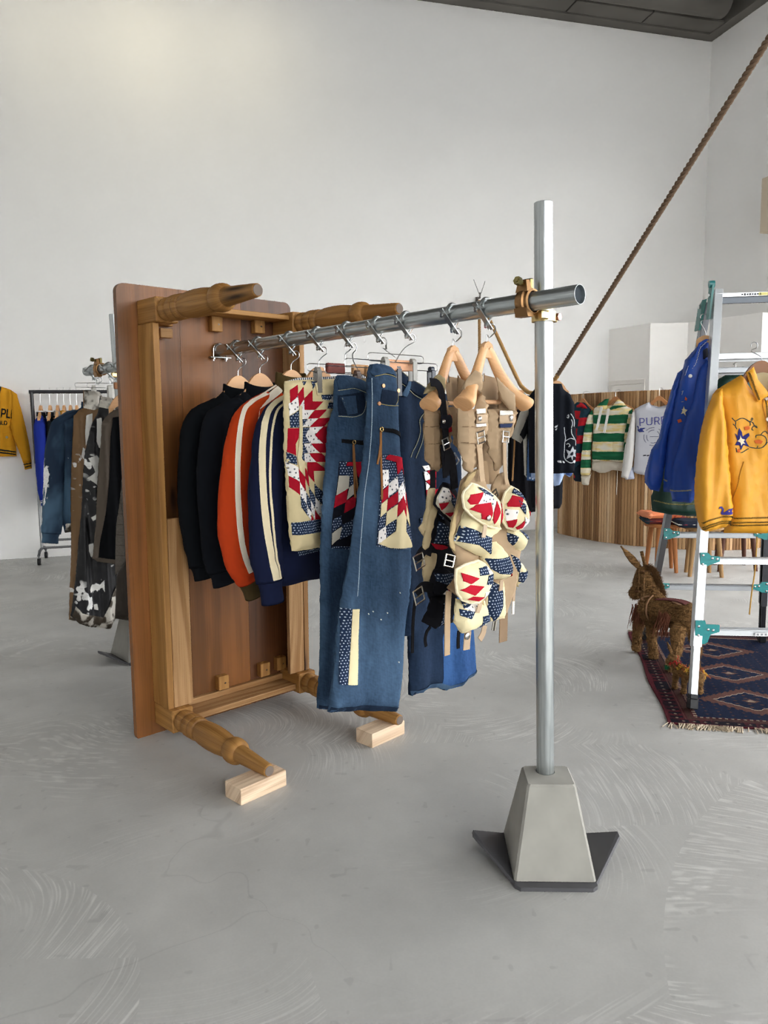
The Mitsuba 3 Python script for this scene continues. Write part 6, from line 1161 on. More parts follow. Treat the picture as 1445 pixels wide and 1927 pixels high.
_, p = gp(sw, 'body', MC2, [(-0.092,1.341),(-0.036,1.374),(0.037,1.404),(0.065,1.372),(0.133,1.353),(0.198,1.368),(0.224,1.396),(0.296,1.36),(0.339,1.331),(0.333,1.192),(0.345,0.968),(0.357,0.748),(0.144,0.725),(0.015,0.711),(-0.063,0.726),(-0.09,0.749),(-0.086,0.965),(-0.079,1.168),(-0.088,1.284)], 0.05, color='b9bac2', seed=91, rim=0.06)
gp(sw, 'sleeve', MC2, [(-0.089,1.341),(-0.111,1.29),(-0.129,1.198),(-0.149,1.093),(-0.165,0.994),(-0.18,0.889),(-0.189,0.771),(-0.202,0.69),(-0.134,0.672),(-0.096,0.796),(-0.087,0.895),(-0.082,1.023),(-0.079,1.168),(-0.076,1.266)], 0.04, color='c0bdba', seed=92, off=0.03)
gp(sw, 'cuff', MC2, [(-0.169,0.671),(-0.154,0.76),(-0.093,0.79),(-0.082,0.673),(-0.16,0.664)], 0.035, color='aeb3c4', seed=93, off=0.0)
a_ = [(-0.037,1.182),(0.178,1.191),(-0.002,1.139),(0.098,1.081)]
lettering(sw, 'PURP', MC2, p, a_[0][0], a_[0][1], 0.072, 0.06, '5a5a8e', bold=False)
lay(sw, p, MC2, [(-0.058,1.174),(-0.054,1.184),(-0.037,1.174),(-0.037,1.145),(-0.019,1.162),(0.032,1.164),(-0.002,1.144),(0.021,1.127),(-0.03,1.123),(-0.047,1.139),(-0.045,1.165)], color='333a73', name='swan_print', off=0.003)
for r_ in (0.085, 0.06):
    c_ = a_[3]; ring = [(c_[0] + r_ * math.cos(x), c_[1] + r_ * math.sin(x)) for x in np.linspace(0, 2 * np.pi, 40)]
    for i in range(0, 36, 9): stitch(sw, p, MC2, ring[i:i + 7], '777789', w=0.007, name='seal_print')
stitch(sw, p, MC2, [(c_[0] - 0.03, c_[1]), (c_[0] + 0.05, c_[1])], '777789', w=0.006, name='seal_print')
for a in ([(0.013,0.902),(0.035,0.905)], [(0.044,0.901),(0.063,0.904)]): stitch(sw, p, MC2, a, '3d3d46', w=0.012, name='small_print')
lay(sw, p, MC2, [(0.039,1.405),(0.065,1.372),(0.133,1.35),(0.198,1.368),(0.224,1.396),(0.213,1.404),(0.132,1.37),(0.059,1.409)], color='a9aab3', name='neck_rib', off=0.004, th=0.004)
# ---------------------------------------------------------------- stools behind the ladder
def stool(c, h, r, col, feet, label, ang0=0.4):
    k = thing('stool', label, 'stool'); c = np.array(c)
    put('seat', lathe([(r * .96, h - .028), (r, h - .022), (r, h - .006), (r * .97, h), (0.0005, h)], 32), 'm_slat', k, M=move(np.eye(4), [c[0], c[1], 0]), smooth=35, color=col)
    for f in feet:
        f = np.array([f[0], f[1], 0.0]); t_ = np.array([c[0], c[1], h - 0.03]) + np.append((f[:2] - c) * 0.72, 0)
        lg = put('leg', tube([t_, (t_ + f) / 2, f], (np.array([.021, .019, .015]), np.array([.021, .019, .015])), n=10), 'm_slat', k, color=col, smooth=40)
    return k
stool((2.29, 6.10), 0.40, 0.155, '9a6238', [(2.185, 6.20), (2.362, 5.995), (2.40, 6.20), (2.20, 6.0)], 'round reddish wood stool with folded blankets on top behind the ladder')
stool((2.53, 5.90), 0.40, 0.15, '8b6c47', [(2.410, 5.845), (2.638, 5.787), (2.628, 5.99), (2.45, 6.02)], 'round olive brown wood stool behind the near ladder rail')
stool((2.92, 6.18), 0.41, 0.16, '4a2c1f', [(2.72, 6.02), (3.055, 6.293), (3.02, 6.02), (2.82, 6.32)], 'dark brown wood stool right of the other stools')
def blanket(c, sx, sy, z, th, ang, col, label, bands):
    k = thing('folded_blanket', label, 'blanket', 'folded blankets on the stools')
    R = trimesh.transformations.rotation_matrix(ang, [0, 0, 1]); R[:3, 3] = (c[0], c[1], z)
    pl = shapely.box(-sx / 2, 0, sx / 2, th).buffer(-th * .4).buffer(th * .4, quad_segs=6)
    def slab(a, b, dz=0.0):
        p_ = Puff(shapely.box(a, -sy / 2, b, sy / 2), thick=th / 2 - 0.003 + dz, rim=th * 0.5, res=0.022, back=1.0, edge=0.003, wob=0.004, seed=int(z * 100)); m = p_.mesh; m.vertices[:, 2] += th / 2; return m
    put('fold', slab(-sx / 2, sx / 2), 'm_cloth', k, M=R, smooth=True, color=col)
    for a, b, cc in bands: put('stripe', slab(a, b, 0.0025), 'm_cloth', k, M=R, smooth=True, color=cc)
blanket((2.30, 6.10), 0.36, 0.26, 0.402, 0.045, -0.15, '5a2a2a', 'dark red and teal folded blanket lying on the reddish stool', ((-0.185, -0.12, '24343c'), (-0.10, -0.06, 'a94a35'), (0.0, 0.05, '8c3d2c')))
blanket((2.25, 6.08), 0.30, 0.22, 0.450, 0.05, 0.1, 'c8744e', 'orange folded blanket on top of the dark red blanket', ((-0.153, -0.09, 'd98a66'), (0.04, 0.09, 'a8402f')))
blanket((2.47, 5.86), 0.36, 0.26, 0.402, 0.05, -0.1, '1f2430', 'black red and white patterned folded blanket on the olive brown stool', ((-0.185, -0.16, 'd8d4ca'), (-0.15, -0.12, 'a8303a'), (-0.08, -0.06, 'd8d4ca'), (-0.05, -0.02, 'b8353f'), (0.03, 0.05, 'd8d4ca')))

# ---------------------------------------------------------------- patterned rug
RO = np.array([1.144, 2.939, 0.0]); RE1 = unit([0.98, -0.2, 0]); RE2 = np.array([-RE1[1], RE1[0], 0]); RL, RWd = 2.3, 1.376
MR = np.eye(4); MR[:3, 0] = RE1; MR[:3, 1] = RE2; MR[:3, 3] = RO
def f_rug(p, n, uv):
    a, b = uv.x, uv.y
    nz = 0.85 + 0.35 * noise(a * 300.0, b * 90.0); ab = fbm(a * 9.0, b * 9.0, 1.0)
    navy, brn, cream, red, dark, pink = (C(h) for h in ('10162a', '46302c', '9a8778', '40191f', '16121a', '5c3f3a'))
    def tri(x, per): s = x / per; return dr.abs(s - dr.floor(s) - 0.5) * 2
    rown = dr.floor((b - 0.11) / 0.38); per = 0.50
    aa = dr.floor(a / 0.03 + 0.5) * 0.03; bb = b - rown * 0.38 - 0.30 - 0.008 * (tri(a, 0.03) - 0.5)
    sx = (a - 0.14) / per; da = dr.abs(sx - dr.floor(sx) - 0.5) * per
    d = da / 0.205 + dr.abs(bb) / 0.145
    col = mix(navy, [0.008, 0.013, 0.032], ab)
    col = dr.select((d > 0.78) & (d < 1.06), mix(brn, pink, ab), col)
    col = dr.select((d > 0.72) & (d < 0.77), mi.Color3f(cream) * 0.8, col)
    tooth = (d > 1.06) & (d < 1.15) & (tri(a, 0.028) > 0.55); col = dr.select(tooth, mi.Color3f(brn), col)
    ci = dr.abs(da) + dr.abs(bb) * 1.5; col = dr.select(ci < 0.022, mi.Color3f(cream) * 0.6, dr.select(ci < 0.04, mi.Color3f(brn), col))
    mx = dr.abs(tri(a, 0.10) - 0.5) + dr.abs(tri(b, 0.07) - 0.5); col = dr.select((d < 0.66) & (ci > 0.05) & (mx < 0.22), mi.Color3f(brn) * 0.9, col)
    col = dr.select((d > 1.25) & (mx < 0.16), mi.Color3f(brn) * 0.8, col)
    e = dr.minimum(dr.minimum(a, b * 1.5), dr.minimum(RL - a, (RWd - b) * 1.5)); side = a < b * 1.5; t_ = dr.select(side, b, a)
    z1 = (e > 0.115) & (e < 0.13) & (tri(t_, 0.024) > 0.5); 
    bor = mix(red, dark, smoothstep(0.35, 0.65, ab))
    motif = dr.abs(tri(t_, 0.085) - 0.5) * 0.085 * 0.5 + dr.abs(e - 0.045); bor = dr.select(motif < 0.008, mi.Color3f(cream) * 0.5, dr.select(motif < 0.015, mi.Color3f(dark), bor))
    bars = (e > 0.02) & (e < 0.07) & (tri(t_ + 0.03, 0.0425) < 0.42) & (motif > 0.015); bor = dr.select(bars, mi.Color3f(dark), bor)
    bor = dr.select((e > 0.075) & (e < 0.08), mi.Color3f(pink) * 0.6, bor); bor = dr.select(e < 0.014, mi.Color3f(red) * 1.3, bor)
    bor = dr.select((e > 0.085) & (e < 0.11), mi.Color3f(brn) * 0.75, bor)
    col = dr.select(e < 0.115, bor, dr.select(z1, mi.Color3f(cream) * 0.6, dr.select(e < 0.13, mi.Color3f(red) * 0.8, col)))
    return mi.Color3f(col) * nz
scene['m_rug'] = prin(proc(f_rug), 0.95, spec=0.08)
rg = thing('rug', 'dark navy and brown patterned rug under the ladder and donkeys', 'rug')
gx, gy = np.meshgrid(np.linspace(0, RL, 90), np.linspace(0, RWd, 56), indexing='ij'); gz = 0.0065 + 0.004 * meshkit.fbm(np.stack([gx * 2.3, gy * 2.3, 0 * gx], -1), 3) * np.clip(np.minimum(gx, gy) * 4, 0, 1)
edge_w = 0.006 * np.sin(gy * 9) * np.exp(-gx * 9)
nV = gx.size; V = np.vstack([np.stack([gx + edge_w, gy + 0.004 * np.sin(gx * 7), gz], -1).reshape(-1, 3), np.stack([gx + edge_w, gy + 0.004 * np.sin(gx * 7), 0 * gz + 0.0005], -1).reshape(-1, 3)])
i, j = np.meshgrid(np.arange(89), np.arange(55), indexing='ij'); q_ = np.stack([i * 56 + j, (i + 1) * 56 + j, (i + 1) * 56 + j + 1, i * 56 + j + 1], -1).reshape(-1, 4)
Fq = np.vstack([q_[:, [0, 1, 2]], q_[:, [0, 2, 3]]]); F = np.vstack([Fq, Fq[:, ::-1] + nV]); ring = list(range(0, 56)) + [k * 56 + 55 for k in range(1, 90)] + [89 * 56 + k for k in range(54, -1, -1)] + [k * 56 for k in range(88, 0, -1)]
for a, b in zip(ring, ring[1:] + ring[:1]): F = np.vstack([F, [[a, b, b + nV], [a, b + nV, a + nV]]])
put('pile', trimesh.Trimesh(V, F, process=False), 'm_rug', rg, M=MR, smooth=40 if False else False, uv=V[:, :2])
fr = []
for k in range(420):
    near = k < 300; x0 = rng.uniform(0.0, 1.3) if near else rng.uniform(0, 1.2); y0 = 0.004 if near else RWd - 0.004; d_ = -1 if near else 1; L = rng.uniform(0.03, 0.055); dx = rng.normal(0, 0.016) + 0.012 * math.sin(x0 * 40)
    fr.append(tube([(x0, y0, 0.006), (x0 + dx * 0.5, y0 + d_ * L * 0.55, 0.004 + rng.uniform(0, .003)), (x0 + dx, y0 + d_ * L, 0.003)], 0.0022, n=4))
put('fringe', trimesh.util.concatenate(fr), 'm_cloth', rg, M=MR, color='b3a591', kind='stuff')

# ---------------------------------------------------------------- aluminium step ladder
LE = unit([0.991, -0.134, 0]); nfL, ntL = np.array([1.292, 3.065, 0.0]), np.array([1.549, 3.55, 1.816]); ffL, ftL = np.array([1.458, 4.123, 0.0]), np.array([1.545, 3.64, 1.778])
wt = 0.30
ntR = ntL + LE * wt; nfR = nfL + LE * (wt + 0.56); ftR = ftL + LE * wt; ffR = np.array([2.073, 4.04, 0.0])
ld = thing('step_ladder', 'aluminium step ladder with teal brackets standing on the rug', 'ladder')
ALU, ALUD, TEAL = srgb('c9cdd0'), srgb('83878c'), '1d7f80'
def rail_prof(a, b, w, d, lip, name, color, parent=ld, out=1):
    """c-shaped rail from a to b: web faces outward along LE"""
    z = unit(b - a); x = unit(LE - z * (LE @ z)); y = np.cross(z, x); L = np.linalg.norm(b - a)
    M = np.eye(4); M[:3, 0] = x; M[:3, 1] = y; M[:3, 2] = z; M[:3, 3] = a
    m = [box((-out * w / 2, 0, L / 2), (0.003, d, L), 0.001), box((0, -d / 2, L / 2), (w, 0.003, L), 0.001), box((0, d / 2, L / 2), (w, 0.003, L), 0.001), box((out * w / 2 - out * 0.003, -d / 2 + lip / 2, L / 2), (0.003, lip, L), 0.001), box((out * w / 2 - out * 0.003, d / 2 - lip / 2, L / 2), (0.003, lip, L), 0.001)]
    return put(name, m, 'm_brush', parent, M=M, smooth=False, color=color), M
pN = lambda t, R=False: (nfR + (ntR - nfR) * t) if R else (nfL + (ntL - nfL) * t)
pF = lambda t, R=False: (ffR + (ftR - ffR) * t) if R else (ffL + (ftL - ffL) * t)
for R in (False, True):
    o = -1 if R else 1
    rail_prof(pN(0.145, R), pN(1.0, R), 0.034, 0.052, 0.012, 'front_rail', ALU, out=o)
    k1, Mx = rail_prof(pN(0.03, R), pN(0.16, R), 0.026, 0.044, 0.010, 'extension_leg', ALU, out=o)
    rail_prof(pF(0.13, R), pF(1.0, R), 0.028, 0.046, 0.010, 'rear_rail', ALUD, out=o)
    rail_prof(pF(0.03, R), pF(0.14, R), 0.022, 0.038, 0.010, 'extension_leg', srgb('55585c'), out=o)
    for f_, g_ in ((pN(0, R), pN(0.04, R)), (pF(0, R), pF(0.04, R))):
        z = unit(g_ - f_); M = np.eye(4); x = unit(LE - z * (LE @ z)); M[:3, 0] = x; M[:3, 1] = np.cross(z, x); M[:3, 2] = z; M[:3, 3] = f_ + [0, 0, 0.014]
        put('rubber_foot', [box((0, 0, 0.022), (0.036, 0.056, 0.044), 0.004), box((0, 0, 0.052), (0.032, 0.05, 0.02), 0.003)], 'm_satin', ld, M=M, smooth=False, color='17181a')
def bracket(base, dirx, zc, front=True, lower=False):
    d = dirx; n = np.cross(d, [0, 0, 1]); n = unit(n) * (1 if n[1] < 0 else -1)
    M = np.eye(4); M[:3, 0] = d; M[:3, 1] = [0, 0, 1]; M[:3, 2] = n; M[:3, 3] = base + n * 0.03
    poly = [(-0.02, 0.045), (0.03, 0.045), (0.05, 0.024), (0.105, 0.02), (0.105, -0.012), (0.035, -0.04), (0.03, -0.045), (-0.02, -0.045)] if not lower else [(-0.02, 0.055), (0.03, 0.055), (0.034, 0.035), (0.105, 0.032), (0.105, -0.005), (0.06, -0.02), (0.045, -0.065), (0.03, -0.075), (-0.02, -0.075)]
    sc_ = 0.64 if not lower else 0.78; poly = [(x * sc_ + (sc_ - 1) * 0.0, y * sc_) for x, y in poly]
    m = prism(poly, 0.010, -0.005); b = put('bracket', m, 'm_gloss', ld, M=M, smooth=False, color=TEAL)
    for (x, y) in ((-0.003, 0.019), (-0.003, -0.02), (0.036, 0.006), (0.056, 0.003)): put('rivet', lathe([(0.0055, 0.005), (0.0055, 0.0075), (0.0035, 0.009), (0.0005, 0.0095)], 12), 'm_chrome', b, M=M @ move(np.eye(4), [x, y, 0]), color=srgb('dfe2e2'))
def rung(a, b, name='rung', th=0.05, color=ALU):
    d = b - a; L = np.linalg.norm(d); x = unit(d); y = unit(np.cross([0, 0, 1], x)); M = np.eye(4); M[:3, 0] = x; M[:3, 1] = y; M[:3, 2] = np.cross(x, y); M[:3, 3] = a
    m = [box((L / 2, 0, 0), (L, 0.052, 0.004), 0.0015), box((L / 2, -0.025, -0.011), (L, 0.003, 0.022), 0.001), box((L / 2, 0.025, -0.016), (L, 0.003, 0.03), 0.001)] + [box((L / 2, -0.019 + 0.0095 * i, 0.0025), (L, 0.004, 0.003), 0.001) for i in range(5)]
    return put(name, m, 'm_brush', ld, M=M, smooth=False, color=color)
for i, t_ in enumerate((0.186, 0.347, 0.509, 0.674, 0.838)):
    a, b = pN(t_), pN(t_, True); rung(a + LE * 0.012, b - LE * 0.012)
    if i < 3: bracket(a, LE, 0, lower=(i == 0)); bracket(b, -LE, 0, lower=(i == 0))
for i, t_ in enumerate((0.191, 0.358, 0.511, 0.67, 0.83)):
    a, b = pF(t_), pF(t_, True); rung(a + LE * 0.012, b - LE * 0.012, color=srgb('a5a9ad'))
    if i < 3: bracket(a, LE, 0); bracket(b, -LE, 0)
a, b = pN(0.985), pN(0.985, True); mid = (a + b) / 2; M = np.eye(4); M[:3, 0] = LE; M[:3, 1] = [-LE[1], LE[0], 0]; M[:3, 3] = mid + [0, 0.02, 0.0]
put('top_step', [box((0, 0, 0.012), (wt + 0.02, 0.09, 0.004), 0.001), box((0, -0.044, 0.004), (wt + 0.0, 0.003, 0.018), 0.001)], 'm_brush', ld, M=M, smooth=False, color=ALU)
put('top_step_channel', [box((0, -0.034, -0.018), (wt, 0.003, 0.028), 0.001), box((0, -0.038, -0.033), (wt, 0.010, 0.003), 0.001)], 'm_brush', ld, M=M, smooth=False, color=srgb('55595e'))
put('warning_label', box((0.075, -0.0465, 0.004), (0.11, 0.0012, 0.014), 0), 'm_cloth', ld, M=M, smooth=False, color='d8d08a')
put('printed_label', [box((-0.05 + 0.011 * i, -0.0465, 0.004), (0.007, 0.0012, 0.006 + 0.003 * (i % 2)), 0) for i in range(8)], 'm_cloth', ld, M=M, smooth=False, color='4a4d50')
for R in (False, True):
    c1, c2 = pN(0.99, R), pF(0.99, R); s_ = -1 if not R else 1; o = LE * s_ * 0.022
    put('hinge_plate', [hull([c2 + o + v for v in ((0, -.02, .03), (0, .03, .0), (0, -.05, .03))] + [pF(0.93, R) + o + v for v in ((0, -.03, 0), (0, .02, 0))] + [c2 + o * 1.4 + v for v in ((0, -.02, .03), (0, .03, 0))] + [pF(0.93, R) + o * 1.4 + v for v in ((0, -.03, 0), (0, .02, 0))]),
        hull([c1 + o + v for v in ((0, -.02, .045), (0, .02, .04))] + [pN(0.93, R) + o + v for v in ((0, 0.0, 0), (0, .03, 0))] + [c1 + o * 1.4 + v for v in ((0, -.02, .045), (0, .02, .04))] + [pN(0.93, R) + o * 1.4 + v for v in ((0, 0.0, 0), (0, .03, 0))])], 'm_gloss', ld, smooth=False, color='357672')
    hp = c1 + o * 1.2 + np.array([0, 0.0, 0.05]); put('hinge_lug', tube([hp - LE * 0.012, hp + LE * 0.012], 0.016, n=16), 'm_gloss', ld, smooth=30, color='2f6f70')
    for q_ in (c1 + o * 1.5, c2 + o * 1.5): put('pivot_bolt', tube([q_ - LE * s_ * 0.002, q_ + LE * s_ * 0.006], 0.009, n=12), 'm_chrome', ld, smooth=30, color=srgb('d5d8d8'))
put('spreader_strap', ribbon([pF(0.845) - LE * 0.03, (pF(0.845) + pN(0.845)) / 2 - LE * 0.034 + [0, 0, -0.004], pN(0.845) - LE * 0.028], (0, 0, 1), 0.04, 0.006), 'm_satin', ld, smooth=False, color='1e2024')
put('yellow_cord', tube(spline([(1.935, 3.86, 0.66), (1.937, 3.87, 0.45), (1.93, 3.88, 0.33), (1.932, 3.9, 0.2)], 14), 0.004, n=6), 'm_cloth', ld, color='b9924f')
put('size_label', box((0, 0, 0), (0.16, 0.001, 0.014), 0), 'm_cloth', ld, M=move(np.eye(4), pN(0.186) + LE * 0.30 + [0, -0.0295, -0.011]), smooth=False, color='d9dadb')
put('label_print', [box((-0.07 + 0.017 * i, 0, 0), (0.009, 0.001, 0.008), 0) for i in range(9)], 'm_cloth', ld, M=move(np.eye(4), pN(0.186) + LE * 0.30 + [0, -0.0305, -0.011]), smooth=False, color='8b8e92')

# ---------------------------------------------------------------- jackets on the ladder
MLN = yf(1.60, 3.27, -7.7)
YL = 'd8982a'
wood_hanger(shift(yf(1.60, 3.27, -7.7, -0.035), 0) @ move(np.eye(4), [[(0.034,1.474)][0][0], 0, 0]), 'brown wooden hanger of the yellow embroidered jacket on the ladder', 'hangers on the ladder', top=1.478, half=0.19, hook=(-0.03, 1.555), th=0.02, mat='m_top')
yk = thing('jacket', 'yellow embroidered snap jacket with black zigzag trim hanging on the ladder', 'jacket')
sat = wave((0.007, 4, 1.6, 0.3), (0.004, 8, -1.8, 1.0), (0.0012, 27, 4.0, 2.0))
_, p = gp(yk, 'body', MLN, [(-0.059,1.418),(-0.151,1.359),(-0.17,1.339),(-0.143,1.263),(-0.12,1.182),(-0.11,1.067),(-0.104,0.974),(-0.094,0.88),(-0.091,0.798),(-0.102,0.732),(0.071,0.733),(0.228,0.733),(0.212,0.799),(0.208,0.88),(0.211,0.972),(0.208,1.064),(0.21,1.178),(0.225,1.257),(0.245,1.331),(0.225,1.351),(0.13,1.414),(0.088,1.349),(0.04,1.316),(-0.011,1.351)], 0.055, 'm_satin', YL, seed=100, rim=0.07, fold=sat, res=0.011, wob=0.006)
_, ps = gp(yk, 'sleeve', MLN, [(-0.146,1.361),(-0.181,1.339),(-0.209,1.253),(-0.23,1.158),(-0.24,1.068),(-0.244,0.963),(-0.241,0.871),(-0.227,0.795),(-0.208,0.741),(-0.136,0.755),(-0.108,0.767),(-0.085,0.805),(-0.084,0.857),(-0.098,0.927),(-0.108,1.02),(-0.116,1.113),(-0.129,1.228),(-0.144,1.297)], 0.045, 'm_satin', YL, seed=101, rim=0.045, off=0.045, fold=wave((0.006, 9, 1.2, 0.3), (0.004, 20, -0.8, 1.0)), res=0.011, wob=0.006)
gp(yk, 'sleeve', MLN, [(2 * [(0.045,1.203)][0][0] - a, z) for a, z in [(-0.144,1.297),(-0.129,1.228),(-0.116,1.113),(-0.108,1.02),(-0.098,0.927),(-0.084,0.857),(-0.085,0.805),(-0.108,0.767),(-0.136,0.755),(-0.208,0.741),(-0.227,0.795),(-0.241,0.871),(-0.244,0.963),(-0.24,1.068),(-0.23,1.158),(-0.209,1.253),(-0.181,1.339),(-0.146,1.361)]], 0.045, 'm_satin', YL, seed=102, rim=0.045, off=0.045)
_, pcL = gp(yk, 'collar', MLN, [(-0.057,1.427),(-0.044,1.431),(-0.026,1.449),(-0.008,1.396),(0.042,1.33),(-0.005,1.301),(-0.033,1.363)], 0.008, 'm_satin', YL, off=0.06, rim=0.012, seed=103)
gp(yk, 'collar', MLN, [(0.128,1.423),(0.115,1.427),(0.095,1.446),(0.082,1.394),(0.037,1.33),(0.086,1.3),(0.109,1.36)], 0.008, 'm_satin', YL, off=0.06, rim=0.012, seed=104)
gp(yk, 'neck_lining', MLN, [(-0.024,1.417),(0.036,1.429),(0.096,1.414),(0.083,1.365),(0.04,1.328),(-0.007,1.367)], 0.004, 'm_cloth', 'b0a07f', off=-0.01, rim=0.012, seed=105)
def zigzag(pts, amp, step):
    P = np.asarray(pts, float); d = np.concatenate([[0], np.cumsum(np.linalg.norm(np.diff(P, axis=0), axis=1))]); n = max(3, int(d[-1] / step)); u = np.linspace(0, d[-1], n)
    Q = np.stack([np.interp(u, d, P[:, k]) for k in (0, 1)], 1); t = np.gradient(Q, axis=0); t /= np.linalg.norm(t, axis=1, keepdims=True); return Q + np.stack([-t[:, 1], t[:, 0]], 1) * (amp * np.where(np.arange(n) % 2, 1, -1))[:, None]
CR1, CR2 = (1290, 700, 0.10727), (1290, 880, 0.10727)
for a, pp, lf in (([(-0.216,0.785),(-0.196,0.798),(-0.174,0.806),(-0.146,0.812),(-0.122,0.816),(-0.098,0.815),(-0.084,0.807)], ps, 0.045), ([(-0.213,0.764),(-0.19,0.779),(-0.164,0.787),(-0.136,0.794),(-0.109,0.796),(-0.088,0.786)], ps, 0.045), ([(-0.211,0.756),(-0.19,0.768),(-0.164,0.778),(-0.135,0.785),(-0.109,0.787),(-0.087,0.778)], ps, 0.045),
                  ([(-0.076,0.802),(-0.038,0.806),(0.021,0.807),(0.092,0.809),(0.162,0.807)], p, 0), ([(-0.08,0.782),(-0.038,0.787),(0.022,0.787),(0.092,0.789),(0.163,0.787)], p, 0), ([(-0.087,0.772),(-0.037,0.773),(0.022,0.775),(0.093,0.777),(0.163,0.776)], p, 0)):
    for am in (0.0032, -0.0032): stitch(yk, pp, MLN, zigzag(a, am, 0.0075), '1d1a16', w=0.0022, name='zigzag_trim', lift=lf)
for am in (0.0035, -0.0035): stitch(yk, pcL, MLN, zigzag([(-0.048,1.426),(-0.035,1.395),(-0.019,1.353),(-0.001,1.309)], am, 0.0075), '1d1a16', w=0.0022, name='zigzag_trim', lift=0.06)
for a in ([(0.033,1.313),(0.033,1.279),(0.034,1.25),(0.036,1.216),(0.044,1.172)], [(0.052,1.313),(0.05,1.245),(0.052,1.186),(0.059,1.113),(0.067,1.048)]):
    for am in (0.003, -0.003): stitch(yk, p, MLN, zigzag(a, am, 0.0075), '1d1a16', w=0.0022, name='zigzag_trim')
stitch(yk, p, MLN, [(0.024,1.313),(0.018,1.284),(0.027,1.245),(0.038,1.186),(0.053,1.113),(0.069,1.014)], 'b8742a', w=0.004, n=20, name='front_edge')
stitch(yk, p, MLN, [(-0.048,1.049),(-0.058,1.015),(-0.066,0.975)] + [(-0.064,0.98),(-0.072,0.938),(-0.082,0.89)], '9c661f', w=0.004, n=16, name='pocket_slit')
for a in [(0.036,1.228),(0.041,1.313)]:
    c = p.at(*a, off=0.002); put('snap_button', lathe([(0.0005, 0.006), (0.006, 0.005), (0.0085, 0.001)], 14), 'm_gloss', yk, M=MLN @ move(np.eye(4), c), color='e8e4da')
lay(yk, p, MLN, [(-0.072,1.192),(-0.06,1.175),(-0.056,1.156),(-0.031,1.171),(-0.028,1.16),(-0.042,1.141),(-0.036,1.128),(-0.027,1.112),(-0.05,1.121),(-0.061,1.098),(-0.067,1.119),(-0.085,1.12),(-0.076,1.139),(-0.087,1.17),(-0.076,1.158),(-0.075,1.178)], color='2f2f6b', name='flower', off=0.002)
lay(yk, p, MLN, [(-0.067,1.161),(-0.06,1.147),(-0.045,1.143),(-0.052,1.134),(-0.042,1.125),(-0.055,1.126),(-0.061,1.116),(-0.065,1.13),(-0.077,1.137),(-0.068,1.146)], color='d7cdb4', name='flower_centre', off=0.005)
for a in ([(-0.101,1.236),(-0.092,1.225),(-0.086,1.218),(-0.086,1.2),(-0.079,1.188)], [(-0.085,1.223),(-0.073,1.231),(-0.059,1.234),(-0.042,1.226),(-0.028,1.214),(-0.027,1.201)], [(-0.042,1.224),(-0.028,1.219),(-0.016,1.214),(-0.009,1.199),(0.001,1.192),(-0.006,1.202),(-0.016,1.197),(-0.02,1.187),(-0.013,1.182)], [(-0.028,1.219),(-0.017,1.229),(-0.022,1.234),(-0.025,1.227)], [(-0.026,1.111),(-0.005,1.106),(0.018,1.107),(0.034,1.12),(0.038,1.14),(0.03,1.155),(0.014,1.162),(-0.002,1.16),(-0.002,1.15)], [(0.014,1.162),(0.02,1.172),(0.032,1.177),(0.039,1.167)], [(-0.028,1.105),(-0.042,1.096),(-0.054,1.089),(-0.061,1.087)], [(0.034,1.12),(0.041,1.132)], [(0.004,1.106),(0.006,1.116)], [(-0.089,1.203),(-0.096,1.21)], [(-0.08,1.107),(-0.077,1.089)]):
    stitch(yk, p, MLN, a, '2b3a3f', w=0.0034, n=14 if len(a) > 2 else None, name='vine')
for a in ([(-0.051,1.197),(-0.035,1.201),(-0.026,1.192),(-0.034,1.184),(-0.047,1.183)], [(-0.009,1.138),(0.008,1.143),(0.023,1.136),(0.018,1.124),(-0.003,1.126)], [(-0.078,1.099),(-0.066,1.104),(-0.062,1.092),(-0.072,1.087)]):
    lay(yk, p, MLN, a, color='cf6a35', name='small_flower', off=0.002)
lay(yk, ps, MLN, [(-0.154,0.848),(-0.15,0.858),(-0.14,0.859),(-0.132,0.847),(-0.135,0.831),(-0.123,0.84),(-0.114,0.849),(-0.093,0.851),(-0.101,0.84),(-0.098,0.832),(-0.091,0.835),(-0.096,0.825),(-0.137,0.823),(-0.145,0.829),(-0.138,0.844),(-0.144,0.853)], color='403b86', name='swan_patch', off=0.003, lift=0.045)
# blue jacket
MLB = yf(1.47, 3.58, -28)
BL = '1c4196'
pt = [(0.038,1.598),(0.025,1.695)]; kx = wood_hanger(MLB @ move(np.eye(4), [pt[0][0], 0, -0.01]), 'wooden hanger of the blue embroidered jacket at the ladder strap', 'hangers on the ladder', top=pt[0][1] + 0.02, half=0.035, hook=(-0.01, pt[1][1] + 0.02), th=0.02)
bk = thing('jacket', 'blue embroidered snap jacket with scalloped trim hanging at the ladder side', 'jacket')
_, p = gp(bk, 'body', MLB, [(0.017,1.584),(-0.043,1.51),(-0.09,1.332),(-0.113,1.13),(-0.125,0.938),(-0.124,0.886),(-0.001,0.882),(0.081,0.955),(0.1,1.204),(0.088,1.442),(0.073,1.554),(0.061,1.589)], 0.055, 'm_satin', BL, seed=110, rim=0.05, fold=sat)
gp(bk, 'sleeve', MLB, [(-0.038,1.485),(-0.077,1.452),(-0.107,1.358),(-0.131,1.265),(-0.152,1.149),(-0.185,1.089),(-0.215,0.975),(-0.213,0.928),(-0.185,0.895),(-0.146,0.886),(-0.13,0.951),(-0.112,1.105),(-0.084,1.282),(-0.045,1.431)], 0.035, 'm_satin', BL, seed=111, rim=0.04, off=0.0, fold=wave((0.006, 16, 1.2, 0.3)))
